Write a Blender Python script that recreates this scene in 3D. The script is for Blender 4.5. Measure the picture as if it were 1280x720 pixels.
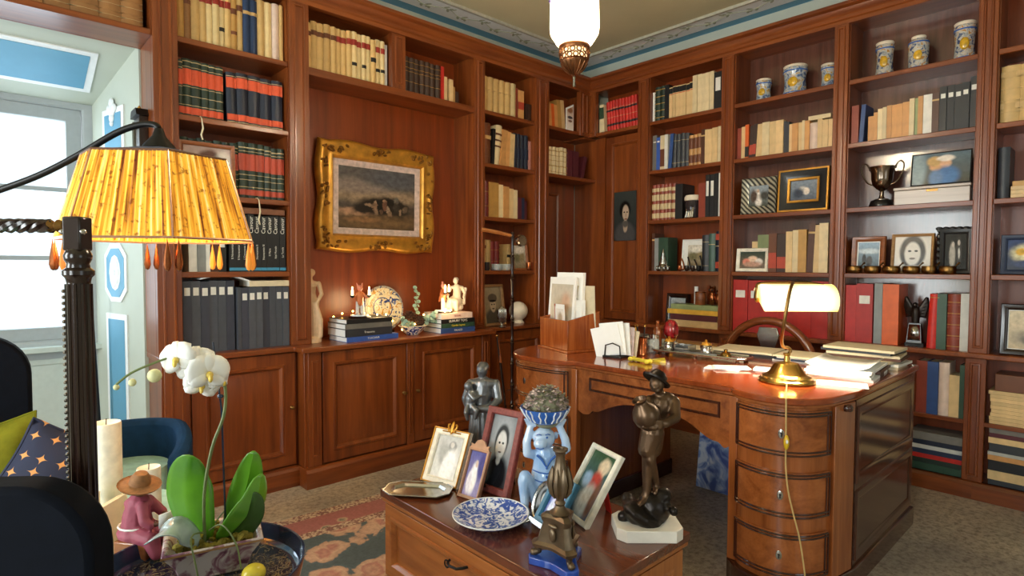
import bpy, bmesh, math, random
from mathutils import Vector, Matrix
random.seed(7)
for o in list(bpy.data.objects): bpy.data.objects.remove(o, do_unlink=True)
SC = bpy.context.scene; COL = SC.collection
PI = math.pi
R = math.radians
# ------------------------------------------------------------------ camera, world, lights, exposure
cd = bpy.data.cameras.new('camera'); cam = bpy.data.objects.new('camera', cd); COL.objects.link(cam)
cd.sensor_width = 36.0; cd.lens = 725.1 * 36 / 1280; cd.clip_start = 0.02
YAW, PITCH, ROLL = R(42.787), R(2.247), R(0.2095)
fw = Vector((math.sin(YAW)*math.cos(PITCH), math.cos(YAW)*math.cos(PITCH), -math.sin(PITCH)))
rt = Vector((math.cos(YAW), -math.sin(YAW), 0)); up = rt.cross(fw)
r2 = rt*math.cos(ROLL) + up*math.sin(ROLL); u2 = up*math.cos(ROLL) - rt*math.sin(ROLL)
cam.matrix_world = Matrix(((r2.x, u2.x, -fw.x, 0), (r2.y, u2.y, -fw.y, 0), (r2.z, u2.z, -fw.z, 1.4), (0, 0, 0, 1)))
SC.camera = cam
CAMROT = -YAW                                  # things set out facing the reader's chair share this turn
W = bpy.data.worlds.new('world'); SC.world = W; W.use_nodes = True
bg = W.node_tree.nodes['Background']; bg.inputs[0].default_value = (0.86, 0.93, 1.0, 1); bg.inputs[1].default_value = 1.2
SC.view_settings.view_transform = 'Standard'; SC.view_settings.look = 'None'
SC.view_settings.gamma = 1.0; SC.view_settings.use_curve_mapping = False
SC.view_settings.exposure = 0.5
def area_light(name, loc, rot, sx, sy, power, col):
    l = bpy.data.lights.new(name, 'AREA'); l.shape = 'RECTANGLE'; l.size = sx; l.size_y = sy; l.energy = power; l.color = col
    o = bpy.data.objects.new(name, l); COL.objects.link(o); o.location = loc; o.rotation_euler = rot
    return o
# daylight standing in the window openings (beside the bookcase, and two tall ones in the wall left of the camera and one behind it)
area_light('daylight_window', (-0.10, 4.80, 1.65), (R(-90), 0, 0), 1.35, 1.45, 24, (0.90, 0.95, 1.0))
area_light('daylight_left', (-2.70, 2.45, 1.7), (0, R(-90), 0), 2.0, 1.35, 135, (1.0, 0.95, 0.88))
area_light('daylight_left', (-2.70, -0.35, 1.7), (0, R(-90), 0), 2.0, 1.25, 115, (1.0, 0.95, 0.88))
area_light('daylight_behind', (1.3, -2.9, 1.7), (R(90), 0, 0), 1.5, 1.9, 10, (1.0, 0.94, 0.86))
# ------------------------------------------------------------------ materials
MATS = {}
def _new(name):
    m = bpy.data.materials.new(name); m.use_nodes = True; MATS[name] = m
    nt = m.node_tree; return m, nt, nt.nodes, nt.links, nt.nodes['Principled BSDF']
def srgb(c):
    if isinstance(c, str):
        c = [int(c[i:i+2], 16)/255 for i in (0, 2, 4)]
    return tuple((x/12.92 if x <= 0.04045 else ((x+0.055)/1.055)**2.4) for x in c) + (1.0,)
def plain(name, col, rough=0.5, metal=0.0, var=0.18, scale=30, coat=0.0, rnd=0.0, spec=0.5):
    """plain surface with a faint mottle; rnd = brightness spread between objects that share it"""
    m, nt, N, L, b = _new(name)
    c = srgb(col)
    tc = N.new('ShaderNodeTexCoord'); no = N.new('ShaderNodeTexNoise'); no.inputs['Scale'].default_value = scale; no.inputs['Detail'].default_value = 4
    L.new(tc.outputs['Object'], no.inputs['Vector'])
    mr = N.new('ShaderNodeMapRange'); mr.inputs[1].default_value = 0.25; mr.inputs[2].default_value = 0.75
    mr.inputs[3].default_value = 1-var; mr.inputs[4].default_value = 1+var
    L.new(no.outputs['Fac'], mr.inputs[0])
    hs = N.new('ShaderNodeHueSaturation'); hs.inputs['Color'].default_value = c
    if rnd:
        oi = N.new('ShaderNodeObjectInfo'); m2 = N.new('ShaderNodeMapRange'); m2.inputs[3].default_value = 1-rnd; m2.inputs[4].default_value = 1+rnd
        L.new(oi.outputs['Random'], m2.inputs[0]); mm = N.new('ShaderNodeMath'); mm.operation = 'MULTIPLY'
        L.new(m2.outputs[0], mm.inputs[0]); L.new(mr.outputs[0], mm.inputs[1]); L.new(mm.outputs[0], hs.inputs['Value'])
    else:
        L.new(mr.outputs[0], hs.inputs['Value'])
    L.new(hs.outputs[0], b.inputs['Base Color'])
    b.inputs['Roughness'].default_value = rough; b.inputs['Metallic'].default_value = metal
    b.inputs['Coat Weight'].default_value = coat; b.inputs['Specular IOR Level'].default_value = spec
    return m
def wood(name, light, dark, axis='z', rough=0.3, scale=1.0, coat=0.25):
    m, nt, N, L, b = _new(name)
    tc = N.new('ShaderNodeTexCoord'); mp = N.new('ShaderNodeMapping')
    s = {'x': (0.55, 9, 9), 'y': (9, 0.55, 9), 'z': (9, 9, 0.55)}[axis]
    mp.inputs['Scale'].default_value = tuple(v*scale for v in s)
    oi = N.new('ShaderNodeObjectInfo'); mv = N.new('ShaderNodeVectorMath'); mv.operation = 'ADD'
    mul = N.new('ShaderNodeMath'); mul.operation = 'MULTIPLY'; mul.inputs[1].default_value = 37.0
    L.new(oi.outputs['Random'], mul.inputs[0]); L.new(tc.outputs['Object'], mv.inputs[0]); L.new(mul.outputs[0], mv.inputs[1])
    L.new(mv.outputs[0], mp.inputs['Vector'])
    n1 = N.new('ShaderNodeTexNoise'); n1.inputs['Scale'].default_value = 1.3; n1.inputs['Detail'].default_value = 7; n1.inputs['Distortion'].default_value = 1.2
    L.new(mp.outputs[0], n1.inputs['Vector'])
    n2 = N.new('ShaderNodeTexNoise'); n2.inputs['Scale'].default_value = 12; n2.inputs['Detail'].default_value = 3
    L.new(mp.outputs[0], n2.inputs['Vector'])
    mx = N.new('ShaderNodeMath'); mx.operation = 'MULTIPLY_ADD'; mx.inputs[1].default_value = 0.3
    L.new(n2.outputs['Fac'], mx.inputs[0]); L.new(n1.outputs['Fac'], mx.inputs[2])
    cr = N.new('ShaderNodeValToRGB'); cr.color_ramp.elements[0].position = 0.4; cr.color_ramp.elements[1].position = 0.85
    cr.color_ramp.elements[0].color = srgb(dark); cr.color_ramp.elements[1].color = srgb(light)
    L.new(mx.outputs[0], cr.inputs[0]); L.new(cr.outputs[0], b.inputs['Base Color'])
    b.inputs['Roughness'].default_value = rough; b.inputs['Coat Weight'].default_value = coat; b.inputs['Coat Roughness'].default_value = 0.18
    bp = N.new('ShaderNodeBump'); bp.inputs['Strength'].default_value = 0.06; bp.inputs['Distance'].default_value = 0.002
    L.new(n2.outputs['Fac'], bp.inputs['Height']); L.new(bp.outputs[0], b.inputs['Normal'])
    return m
def emit(name, col, strength, base=None):
    m, nt, N, L, b = _new(name)
    b.inputs['Base Color'].default_value = srgb(base or col); b.inputs['Emission Color'].default_value = srgb(col); b.inputs['Emission Strength'].default_value = strength
    b.inputs['Roughness'].default_value = 0.3
    return m
def glass(name, col='ffffff', alpha=0.12, rough=0.03):
    m, nt, N, L, b = _new(name)
    t = N.new('ShaderNodeBsdfTransparent'); mx = N.new('ShaderNodeMixShader'); mx.inputs[0].default_value = alpha
    b.inputs['Base Color'].default_value = srgb(col); b.inputs['Roughness'].default_value = rough
    t.inputs[0].default_value = srgb(col)
    L.new(t.outputs[0], mx.inputs[1]); L.new(b.outputs[0], mx.inputs[2]); L.new(mx.outputs[0], N['Material Output'].inputs[0])
    return m
def ramp_mat(name, stops, scale=8, rough=0.4, kind='noise', detail=5, metal=0.0, coat=0.0, distort=0.0, vecscale=(1, 1, 1)):
    m, nt, N, L, b = _new(name)
    tc = N.new('ShaderNodeTexCoord'); mp = N.new('ShaderNodeMapping'); mp.inputs['Scale'].default_value = vecscale
    L.new(tc.outputs['Object'], mp.inputs['Vector'])
    if kind == 'noise':
        t = N.new('ShaderNodeTexNoise'); t.inputs['Detail'].default_value = detail; t.inputs['Distortion'].default_value = distort; out = t.outputs['Fac']
    elif kind == 'voronoi':
        t = N.new('ShaderNodeTexVoronoi'); out = t.outputs['Distance']
    elif kind == 'wave':
        t = N.new('ShaderNodeTexWave'); t.inputs['Distortion'].default_value = distort; out = t.outputs['Fac']
    t.inputs['Scale'].default_value = scale
    L.new(mp.outputs[0], t.inputs['Vector'])
    cr = N.new('ShaderNodeValToRGB'); e = cr.color_ramp.elements
    e[0].position, e[0].color = stops[0][0], srgb(stops[0][1]); e[1].position, e[1].color = stops[-1][0], srgb(stops[-1][1])
    for p, c in stops[1:-1]:
        k = e.new(p); k.color = srgb(c)
    L.new(out, cr.inputs[0]); L.new(cr.outputs[0], b.inputs['Base Color'])
    b.inputs['Roughness'].default_value = rough; b.inputs['Metallic'].default_value = metal; b.inputs['Coat Weight'].default_value = coat
    return m
def pic_mat(name, top, bot, els=(), noise=0.25, nscale=9, warp=0.05, rough=0.22, hz=(0.0, 1.0)):
    """a flat print: vertical wash plus soft ellipses (cx, cy, rx, ry, colour[, softness[, turn]]) in the print's own 0..1 frame"""
    m, nt, N, L, b = _new(name)
    tc = N.new('ShaderNodeTexCoord'); sp = N.new('ShaderNodeSeparateXYZ'); L.new(tc.outputs['Generated'], sp.inputs[0])
    cb = N.new('ShaderNodeCombineXYZ'); L.new(sp.outputs[0], cb.inputs[0]); L.new(sp.outputs[2], cb.inputs[1])
    no = N.new('ShaderNodeTexNoise'); no.inputs['Scale'].default_value = nscale; no.inputs['Detail'].default_value = 5; L.new(cb.outputs[0], no.inputs['Vector'])
    w1 = N.new('ShaderNodeVectorMath'); w1.operation = 'SUBTRACT'; w1.inputs[1].default_value = (0.5, 0.5, 0.5); L.new(no.outputs['Color'], w1.inputs[0])
    w2 = N.new('ShaderNodeVectorMath'); w2.operation = 'SCALE'; w2.inputs['Scale'].default_value = warp; L.new(w1.outputs[0], w2.inputs[0])
    w3 = N.new('ShaderNodeVectorMath'); w3.operation = 'ADD'; L.new(cb.outputs[0], w3.inputs[0]); L.new(w2.outputs[0], w3.inputs[1])
    mr = N.new('ShaderNodeMapRange'); mr.inputs[1].default_value = hz[0]; mr.inputs[2].default_value = hz[1]; L.new(sp.outputs[2], mr.inputs[0])
    cur = N.new('ShaderNodeMixRGB'); cur.inputs[1].default_value = srgb(bot); cur.inputs[2].default_value = srgb(top); L.new(mr.outputs[0], cur.inputs[0])
    for e in els:
        cx, cy, rx, ry, col = e[:5]; soft = e[5] if len(e) > 5 else 0.25; rot = e[6] if len(e) > 6 else 0
        s = N.new('ShaderNodeVectorMath'); s.operation = 'SUBTRACT'; s.inputs[1].default_value = (cx, cy, 0); L.new(w3.outputs[0], s.inputs[0]); v = s.outputs[0]
        if rot:
            ro = N.new('ShaderNodeVectorRotate'); ro.rotation_type = 'Z_AXIS'; ro.inputs['Angle'].default_value = -R(rot); L.new(v, ro.inputs['Vector']); v = ro.outputs[0]
        q = N.new('ShaderNodeVectorMath'); q.operation = 'MULTIPLY'; q.inputs[1].default_value = (1/rx, 1/ry, 0); L.new(v, q.inputs[0])
        ln = N.new('ShaderNodeVectorMath'); ln.operation = 'LENGTH'; L.new(q.outputs[0], ln.inputs[0])
        k = N.new('ShaderNodeMapRange'); k.interpolation_type = 'SMOOTHSTEP'; k.inputs[1].default_value = 1-soft; k.inputs[2].default_value = 1+soft; k.inputs[3].default_value = 1; k.inputs[4].default_value = 0
        L.new(ln.outputs['Value'], k.inputs[0])
        x = N.new('ShaderNodeMixRGB'); x.inputs[2].default_value = srgb(col); L.new(k.outputs[0], x.inputs[0]); L.new(cur.outputs[0], x.inputs[1]); cur = x
    hs = N.new('ShaderNodeHueSaturation'); m2 = N.new('ShaderNodeMapRange'); m2.inputs[1].default_value = 0.3; m2.inputs[2].default_value = 0.7
    m2.inputs[3].default_value = 1-noise; m2.inputs[4].default_value = 1+noise; L.new(no.outputs['Fac'], m2.inputs[0])
    L.new(m2.outputs[0], hs.inputs['Value']); L.new(cur.outputs[0], hs.inputs['Color']); L.new(hs.outputs[0], b.inputs['Base Color'])
    b.inputs['Roughness'].default_value = rough
    return m
wood('wood_v', '8f4a1e', '5f280e', 'z', coat=0.12); wood('wood_h', '8f4a1e', '5f280e', 'x', coat=0.12)
wood('wood_back', '8c3f16', '6a2b0d', 'z', rough=0.3, coat=0.1)
wood('desk_v', 'a8602f', '783c18', 'z', rough=0.25); wood('desk_h', 'a8602f', '783c18', 'x', rough=0.25); wood('desk_top', '9c4a22', '7a3314', 'x', rough=0.1, coat=0.6)
wood('desk_shade_and_trim', '4a2213', '2e130b', 'z', rough=0.15, coat=0.5)  # desk wood darkened to paint in the right end's shade; also plinths and mouldings
wood('chest_v', 'b06c35', '85461c', 'z', rough=0.3); wood('chest_h', 'b06c35', '85461c', 'x', rough=0.3); wood('chest_top', '6e3a22', '4b2415', 'x', rough=0.18, coat=0.5)
wood('box_wood', 'b4612b', '8a3c14', 'z', rough=0.2, scale=2.5, coat=0.5); wood('chair_wood', '8a4a26', '5a2a13', 'x', rough=0.2)
wood('dark_wood', '2a1710', '120b08', 'z', rough=0.22); wood('frame_brown', '9a5a30', '6e3a1c', 'x', rough=0.3, scale=2); wood('frame_tan', 'b98f5e', '8d6238', 'x', scale=2)
plain('brass', 'c79a4b', 0.22, 1.0, 0.12); plain('old_brass', '8d6a3c', 0.33, 1.0, 0.25); plain('bronze', '6a5340', 0.34, 0.85, 0.35, 12); plain('dark_bronze', '2e2723', 0.3, 0.7, 0.35, 12)
plain('pewter', '77797c', 0.36, 0.75, 0.4, 14); plain('silver', 'b9b7b2', 0.2, 1.0, 0.12); plain('iron', '1b1918', 0.4, 0.5); plain('gilt', 'c98f34', 0.34, 0.55, 0.3, 18); plain('gilt_dark', '86591f', 0.4, 0.7, 0.3, 25)
plain('black', '0d0d0f', 0.5, var=0.1); plain('navy_velvet', '0a0e17', 0.9, var=0.2, spec=0.12); plain('teal_velvet', '17385a', 0.85, spec=0.2); plain('mint', '9cc4b4', 0.6); plain('paper', 'efeae0', 0.6, var=0.05, rnd=0.06)
plain('cream_paper', 'd9c9a8', 0.65, var=0.08, rnd=0.1); plain('white_paper', 'fbfaf6', 0.5, var=0.02); plain('card_white', 'f0efe9', 0.4, var=0.05); plain('marble', 'e6ddcb', 0.35, var=0.08); plain('plaster_white', 'e9dcc6', 0.5, var=0.08)
plain('page_edge', 'd8c6a2', 0.7, var=0.12, scale=80, rnd=0.1)
plain('wall_green', 'bac0b3', 0.7, var=0.05, scale=4); plain('wall_plain', 'c9c6b4', 0.8, var=0.05, scale=3); plain('panel_blue', '5f9ab8', 0.6, var=0.06, scale=6); plain('stucco_white', 'e6e8e8', 0.6, var=0.04)
plain('ceiling_olive', 'c4bc98', 0.8, var=0.06, scale=2); plain('window_paint', 'aab0b2', 0.45, var=0.05); plain('sill_paint', 'c3cdc6', 0.5, var=0.05)
glass('pane_glass', 'f4fbff', 0.06); glass('clear_glass', 'f2f6f6', 0.22); glass('dark_glass', '40383a', 0.7)
# ------------------------------------------------------------------ geometry helpers
class MB:
    def __init__(s): s.v = []; s.f = []; s.m = []; s.cur = 0; s.M = Matrix()
    def at(s, loc=(0, 0, 0), rot=(0, 0, 0)):
        s.M = Matrix.Translation(loc) @ (Matrix.Rotation(rot[2], 4, 'Z') @ Matrix.Rotation(rot[1], 4, 'Y') @ Matrix.Rotation(rot[0], 4, 'X')); return s
    def mat(s, i): s.cur = i; return s
    def add(s, vs, fs):
        b = len(s.v); s.v += [tuple(s.M @ Vector(p)) for p in vs]; s.f += [tuple(b+i for i in f) for f in fs]; s.m += [s.cur]*len(fs); return s
    def box(s, x0, x1, y0, y1, z0, z1):
        return s.add([(x0, y0, z0), (x1, y0, z0), (x1, y1, z0), (x0, y1, z0), (x0, y0, z1), (x1, y0, z1), (x1, y1, z1), (x0, y1, z1)],
                     [(0, 3, 2, 1), (4, 5, 6, 7), (0, 1, 5, 4), (1, 2, 6, 5), (2, 3, 7, 6), (3, 0, 4, 7)])
    def prism(s, poly, a, b, plane='xy'):
        """closed 2D outline pushed from a to b along the third axis"""
        n = len(poly); f3 = {'xy': lambda p, t: (p[0], p[1], t), 'xz': lambda p, t: (p[0], t, p[1]), 'yz': lambda p, t: (t, p[0], p[1])}[plane]
        vs = [f3(p, a) for p in poly] + [f3(p, b) for p in poly]
        fs = [(i, (i+1) % n, n+(i+1) % n, n+i) for i in range(n)] + [tuple(range(n))[::-1], tuple(range(n, 2*n))]
        return s.add(vs, fs)
    def lathe(s, prof, n=20, cx=0, cy=0, sx=1, sy=1):
        vs = []; fs = []
        for r, z in prof:
            for k in range(n):
                a = 2*PI*k/n; vs.append((cx+sx*r*math.cos(a), cy+sy*r*math.sin(a), z))
        for i in range(len(prof)-1):
            for k in range(n):
                fs.append((i*n+k, i*n+(k+1) % n, (i+1)*n+(k+1) % n, (i+1)*n+k))
        if prof[0][0] > 1e-6: fs.append(tuple(range(n))[::-1])
        if prof[-1][0] > 1e-6: fs.append(tuple((len(prof)-1)*n+k for k in range(n)))
        return s.add(vs, fs)
    def tube(s, pts, r, n=8, closed=False):
        pts = [Vector(p) for p in pts]; k = len(pts); rs = list(r) if hasattr(r, '__len__') else [r]*k
        vs = []; fs = []; prev = None
        for i, p in enumerate(pts):
            if closed: t = pts[(i+1) % k]-pts[i-1]
            else: t = pts[min(i+1, k-1)]-pts[max(i-1, 0)]
            t.normalize()
            if prev is None:
                a = Vector((0, 0, 1)) if abs(t.z) < 0.9 else Vector((1, 0, 0)); u = t.cross(a).normalized()
            else:
                u = (prev - t*prev.dot(t)).normalized()
            prev = u; w = t.cross(u)
            for j in range(n):
                an = 2*PI*j/n; vs.append(tuple(p + (u*math.cos(an) + w*math.sin(an))*rs[i]))
        for i in range(k if closed else k-1):
            for j in range(n):
                a = i*n+j; b = i*n+(j+1) % n; c = ((i+1) % k)*n+(j+1) % n; d = ((i+1) % k)*n+j; fs.append((a, b, c, d))
        if not closed: fs += [tuple(range(n))[::-1], tuple((k-1)*n+j for j in range(n))]
        return s.add(vs, fs)
    def ell(s, c, r, n=12, m=8, rot=(0, 0, 0)):
        rx, ry, rz = r if hasattr(r, '__len__') else (r, r, r)
        Q = Matrix.Translation(c) @ Matrix.Rotation(rot[2], 4, 'Z') @ Matrix.Rotation(rot[1], 4, 'Y') @ Matrix.Rotation(rot[0], 4, 'X')
        vs = [Q @ Vector((0, 0, -rz))]
        for i in range(1, m):
            t = -PI/2+PI*i/m
            for k in range(n):
                a = 2*PI*k/n; vs.append(Q @ Vector((rx*math.cos(t)*math.cos(a), ry*math.cos(t)*math.sin(a), rz*math.sin(t))))
        vs.append(Q @ Vector((0, 0, rz))); vs = [tuple(v) for v in vs]; fs = []
        for k in range(n): fs.append((0, 1+(k+1) % n, 1+k))
        for i in range(m-2):
            for k in range(n): fs.append((1+i*n+k, 1+i*n+(k+1) % n, 1+(i+1)*n+(k+1) % n, 1+(i+1)*n+k))
        t = len(vs)-1
        for k in range(n): fs.append((1+(m-2)*n+k, 1+(m-2)*n+(k+1) % n, t))
        return s.add(vs, fs)
    def limb(s, p, q, r0, r1, n=10):
        s.tube([p, q], [r0, r1], n); s.ell(p, r0, n, 6); s.ell(q, r1, n, 6); return s
    def chain(s, pts, rs, n=10):
        for i in range(len(pts)-1): s.limb(pts[i], pts[i+1], rs[i], rs[i+1], n)
        return s
    def frame(s, x0, x1, z0, z1, prof, cap=False, back=False):
        """mitred rectangular moulding: prof = [(inset, y), ...]; cap closes the middle"""
        vs = []; fs = []
        for d, y in prof: vs += [(x0+d, y, z0+d), (x1-d, y, z0+d), (x1-d, y, z1-d), (x0+d, y, z1-d)]
        n = len(prof)
        for i in range(n-1):
            for k in range(4): fs.append((i*4+k, i*4+(k+1) % 4, (i+1)*4+(k+1) % 4, (i+1)*4+k))
        if cap: fs.append(tuple((n-1)*4+k for k in range(4)))
        if back: fs.append((3, 2, 1, 0))
        return s.add(vs, fs)
    def grid(s, fn, nu, nv, closed_u=False):
        vs = [fn(i/(nu if closed_u else nu-1), j/(nv-1)) for j in range(nv) for i in range(nu)]; fs = []
        for j in range(nv-1):
            for i in range(nu if closed_u else nu-1):
                fs.append((j*nu+i, j*nu+(i+1) % nu, (j+1)*nu+(i+1) % nu, (j+1)*nu+i))
        return s.add(vs, fs)
    def build(s, name, mats, parent=None, loc=(0, 0, 0), rot=(0, 0, 0), smooth=38, bevel=0.0, solid=0.0, remesh=0.0, relax=0, subsurf=0):
        me = bpy.data.meshes.new(name); me.from_pydata(s.v, [], s.f); me.update()
        for x in ([mats] if isinstance(mats, str) else mats): me.materials.append(MATS[x])
        me.polygons.foreach_set('material_index', s.m)
        if smooth: 
            me.polygons.foreach_set('use_smooth', [True]*len(me.polygons))
            if smooth < 180 and not remesh: me.set_sharp_from_angle(angle=R(smooth))
        bm = bmesh.new(); bm.from_mesh(me); bmesh.ops.recalc_face_normals(bm, faces=bm.faces); bm.to_mesh(me); bm.free()
        o = bpy.data.objects.new(name, me); COL.objects.link(o); o.parent = parent; o.location = loc; o.rotation_euler = rot
        if remesh:
            r = o.modifiers.new('skin', 'REMESH'); r.mode = 'VOXEL'; r.voxel_size = remesh; r.use_smooth_shade = True
            if relax: k = o.modifiers.new('relax', 'SMOOTH'); k.iterations = relax; k.factor = 0.5
        if solid: k = o.modifiers.new('thick', 'SOLIDIFY'); k.thickness = solid; k.offset = 0
        if bevel: k = o.modifiers.new('bevel', 'BEVEL'); k.width = bevel; k.segments = 2; k.limit_method = 'ANGLE'; k.angle_limit = R(50)
        if subsurf: k = o.modifiers.new('sub', 'SUBSURF'); k.levels = subsurf; k.render_levels = subsurf
        return o
USED = {}
def tag(o, label=None, cat=None, group=None, kind=None):
    if label: o['label'] = label
    if cat: o['category'] = cat
    if group: o['group'] = group
    if kind: o['kind'] = kind
    return o
def thing(name, label, cat, loc=(0, 0, 0), rz=0, group=None, rx=0, ry=0):
    o = bpy.data.objects.new(name, None); COL.objects.link(o); o.location = loc; o.rotation_euler = (rx, ry, rz); o.empty_display_size = 0.05
    return tag(o, label, cat, group)
def struct(o): o['kind'] = 'structure'; return o
def boxo(name, m, x0, x1, y0, y1, z0, z1, parent=None, bevel=0.0, **k):
    return MB().box(x0, x1, y0, y1, z0, z1).build(name, m, parent, bevel=bevel, **k)
def text_mesh(name, txt, size, m, parent, loc, rot, ext=0.0004, align='CENTER'):
    cu = bpy.data.curves.new(name, 'FONT'); cu.body = txt; cu.size = size; cu.extrude = ext; cu.align_x = align; cu.align_y = 'CENTER'; cu.resolution_u = 2
    t = bpy.data.objects.new('tmp', cu); COL.objects.link(t); dg = bpy.context.evaluated_depsgraph_get()
    me = bpy.data.meshes.new_from_object(t.evaluated_get(dg)); bpy.data.objects.remove(t); bpy.data.curves.remove(cu)
    me.materials.clear(); me.materials.append(MATS[m]); o = bpy.data.objects.new(name, me); COL.objects.link(o); o.parent = parent; o.location = loc; o.rotation_euler = rot
    return o
# ------------------------------------------------------------------ setting: floor, walls, ceiling
YA, XB = 3.66, 4.40                            # face planes of the two bookcase walls
def terrazzo():
    m, nt, N, L, b = _new('terrazzo')
    tc = N.new('ShaderNodeTexCoord')
    n1 = N.new('ShaderNodeTexNoise'); n1.inputs['Scale'].default_value = 2.2; n1.inputs['Detail'].default_value = 6; L.new(tc.outputs['Object'], n1.inputs['Vector'])
    n2 = N.new('ShaderNodeTexNoise'); n2.inputs['Scale'].default_value = 34; n2.inputs['Detail'].default_value = 5; n2.inputs['Roughness'].default_value = 0.75; L.new(tc.outputs['Object'], n2.inputs['Vector'])
    c1 = N.new('ShaderNodeValToRGB'); e = c1.color_ramp.elements; e[0].position = 0.36; e[0].color = srgb('a2978a'); e[1].position = 0.66; e[1].color = srgb('cbbca4'); L.new(n1.outputs['Fac'], c1.inputs[0])
    c2 = N.new('ShaderNodeValToRGB'); e = c2.color_ramp.elements; e[0].position = 0.36; e[0].color = (0.30, 0.25, 0.22, 1); e[1].position = 0.56; e[1].color = (1, 1, 1, 1); L.new(n2.outputs['Fac'], c2.inputs[0])
    mx = N.new('ShaderNodeMixRGB'); mx.blend_type = 'MULTIPLY'; mx.inputs[0].default_value = 0.8; L.new(c1.outputs[0], mx.inputs[1]); L.new(c2.outputs[0], mx.inputs[2])
    L.new(mx.outputs[0], b.inputs['Base Color']); b.inputs['Roughness'].default_value = 0.38
terrazzo(); plain('grey_line', 'b0ac9c', 0.7)
struct(boxo('floor', 'terrazzo', -2.75, 4.85, -2.95, 4.75, -0.06, 0))
struct(boxo('ceiling', 'ceiling_olive', -2.75, 4.85, -2.95, 4.2, 3.40, 3.5))
struct(boxo('wall_right', 'wall_green', 4.66, 4.82, -2.8, 4.1, 0, 3.4))
def holed(name, m, axis, pos, thick, u0, u1, holes, z1=3.4):
    us = sorted({u0, u1} | {h[0] for h in holes} | {h[1] for h in holes}); zs = sorted({0, z1} | {h[2] for h in holes} | {h[3] for h in holes}); b = MB()
    for i in range(len(us)-1):
        for j in range(len(zs)-1):
            cu, cz = (us[i]+us[i+1])/2, (zs[j]+zs[j+1])/2
            if any(h[0] < cu < h[1] and h[2] < cz < h[3] for h in holes): continue
            if axis == 'y': b.box(us[i], us[i+1], pos, pos+thick, zs[j], zs[j+1])
            else: b.box(pos, pos+thick, us[i], us[i+1], zs[j], zs[j+1])
    return struct(b.build(name, m))
holed('wall_back', 'wall_green', 'y', 3.95, 0.15, -2.6, 4.8, [(-0.95, 0.72, 0, 2.66)])
holed('wall_left', 'wall_plain', 'x', -2.6, 0.02, -2.8, 4.1, [(1.75, 3.15, 0.65, 2.75), (-1.0, 0.3, 0.65, 2.75)])
holed('wall_front', 'wall_plain', 'y', -2.8, 0.02, -2.6, 4.8, [(0.5, 2.1, 0.7, 2.7)])
# splayed window recess
rv = MB(); rv.prism([(0.72, 3.95), (0.58, 4.60), (0.58, 4.72), (0.95, 4.72), (0.95, 4.1), (0.72, 4.1)], 0, 2.7); struct(rv.build('wall_reveal_right', 'wall_green', smooth=0))
rv = MB(); rv.prism([(-0.95, 3.95), (-0.81, 4.60), (-0.81, 4.72), (-1.2, 4.72), (-1.2, 4.1), (-0.95, 4.1)], 0, 2.7); struct(rv.build('wall_reveal_left', 'wall_green', smooth=0))
rv = MB(); rv.prism([(3.95, 2.66), (4.60, 2.42), (4.72, 2.42), (4.72, 2.75), (3.95, 2.75)], -1.1, 0.9, 'yz'); struct(rv.build('wall_soffit', 'wall_green', smooth=0))
# painted panels of the recess: white stucco frame around blue field
def stucco(name, loc, rot, outline, field):
    """outline / field in the panel's own x,z; proud of the wall towards -y"""
    root = bpy.data.objects.new(name, None); COL.objects.link(root); root.location = loc; root.rotation_euler = rot; struct(root)
    MB().prism(outline, -0.008, 0.0, 'xz').build('stucco_frame', 'stucco_white', root, smooth=0)
    MB().prism(field, -0.010, -0.0081, 'xz').build('blue_field', 'panel_blue', root, smooth=0)
    return root
def rect(x0, x1, z0, z1): return [(x0, z0), (x1, z0), (x1, z1), (x0, z1)]
def inset(x0, x1, z0, z1, d): return rect(x0+d, x1-d, z0+d, z1-d)
# the right reveal turns away from the wall; its face looks to -x
rr = (0, 0, math.atan2(0.65, -0.14) + PI)       # local +x runs from window to room, local -y faces the recess
def rev(t, z): return (0.72-0.2105*t, 3.95+0.9776*t, z)
p = stucco('trim_1', rev(0.5, 1.6), rr, rect(0, 0.30, 0, 0.75), inset(0, 0.30, 0, 0.75, 0.035))
b = MB()
for dx, dz, r in ((0, 0, .045), (-.035, .01, .028), (.035, .01, .028), (0, -.045, .03), (0, .045, .03), (0, -.08, .018)): b.ell((0.15+dx, -0.012, 0.735+dz), (r, 0.012, r), 10, 6)
b.build('stucco_crest', 'stucco_white', p)
o8 = lambda a, h, c: [(0.15-a*.45, -h), (0.15+a*.45, -h), (0.15+a, -h+c), (0.15+a, h-c), (0.15+a*.45, h), (0.15-a*.45, h), (0.15-a, h-c), (0.15-a, -h+c)]
p = stucco('trim_2', rev(0.51, 1.345), rr, o8(0.155, 0.18, 0.07), o8(0.125, 0.15, 0.06))
b = MB().ell((0.15, -0.011, 0), (0.08, 0.004, 0.11), 20, 6)
for k in range(8): b.ell((0.15+0.045*math.cos(k*PI/4), -0.014, 0.065*math.sin(k*PI/4)), (0.022, 0.006, 0.026), 8, 5)
b.ell((0.15, -0.015, 0), (0.02, 0.008, 0.02), 8, 5); b.build('stucco_rosette', 'stucco_white', p)
stucco('trim_3', rev(0.51, 0.14), rr, rect(0, 0.30, 0, 0.95), inset(0, 0.30, 0, 0.95, 0.035))
# soffit panel
sl = math.atan2(-0.24, 0.65)
p = stucco('trim_4', (-0.45, 3.95+0.555*0.938, 2.66-0.555*0.346), (R(-90)+sl+PI, 0, 0), rect(0, 1.0, 0, 0.40), inset(0, 1.0, 0, 0.40, 0.035))
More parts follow.
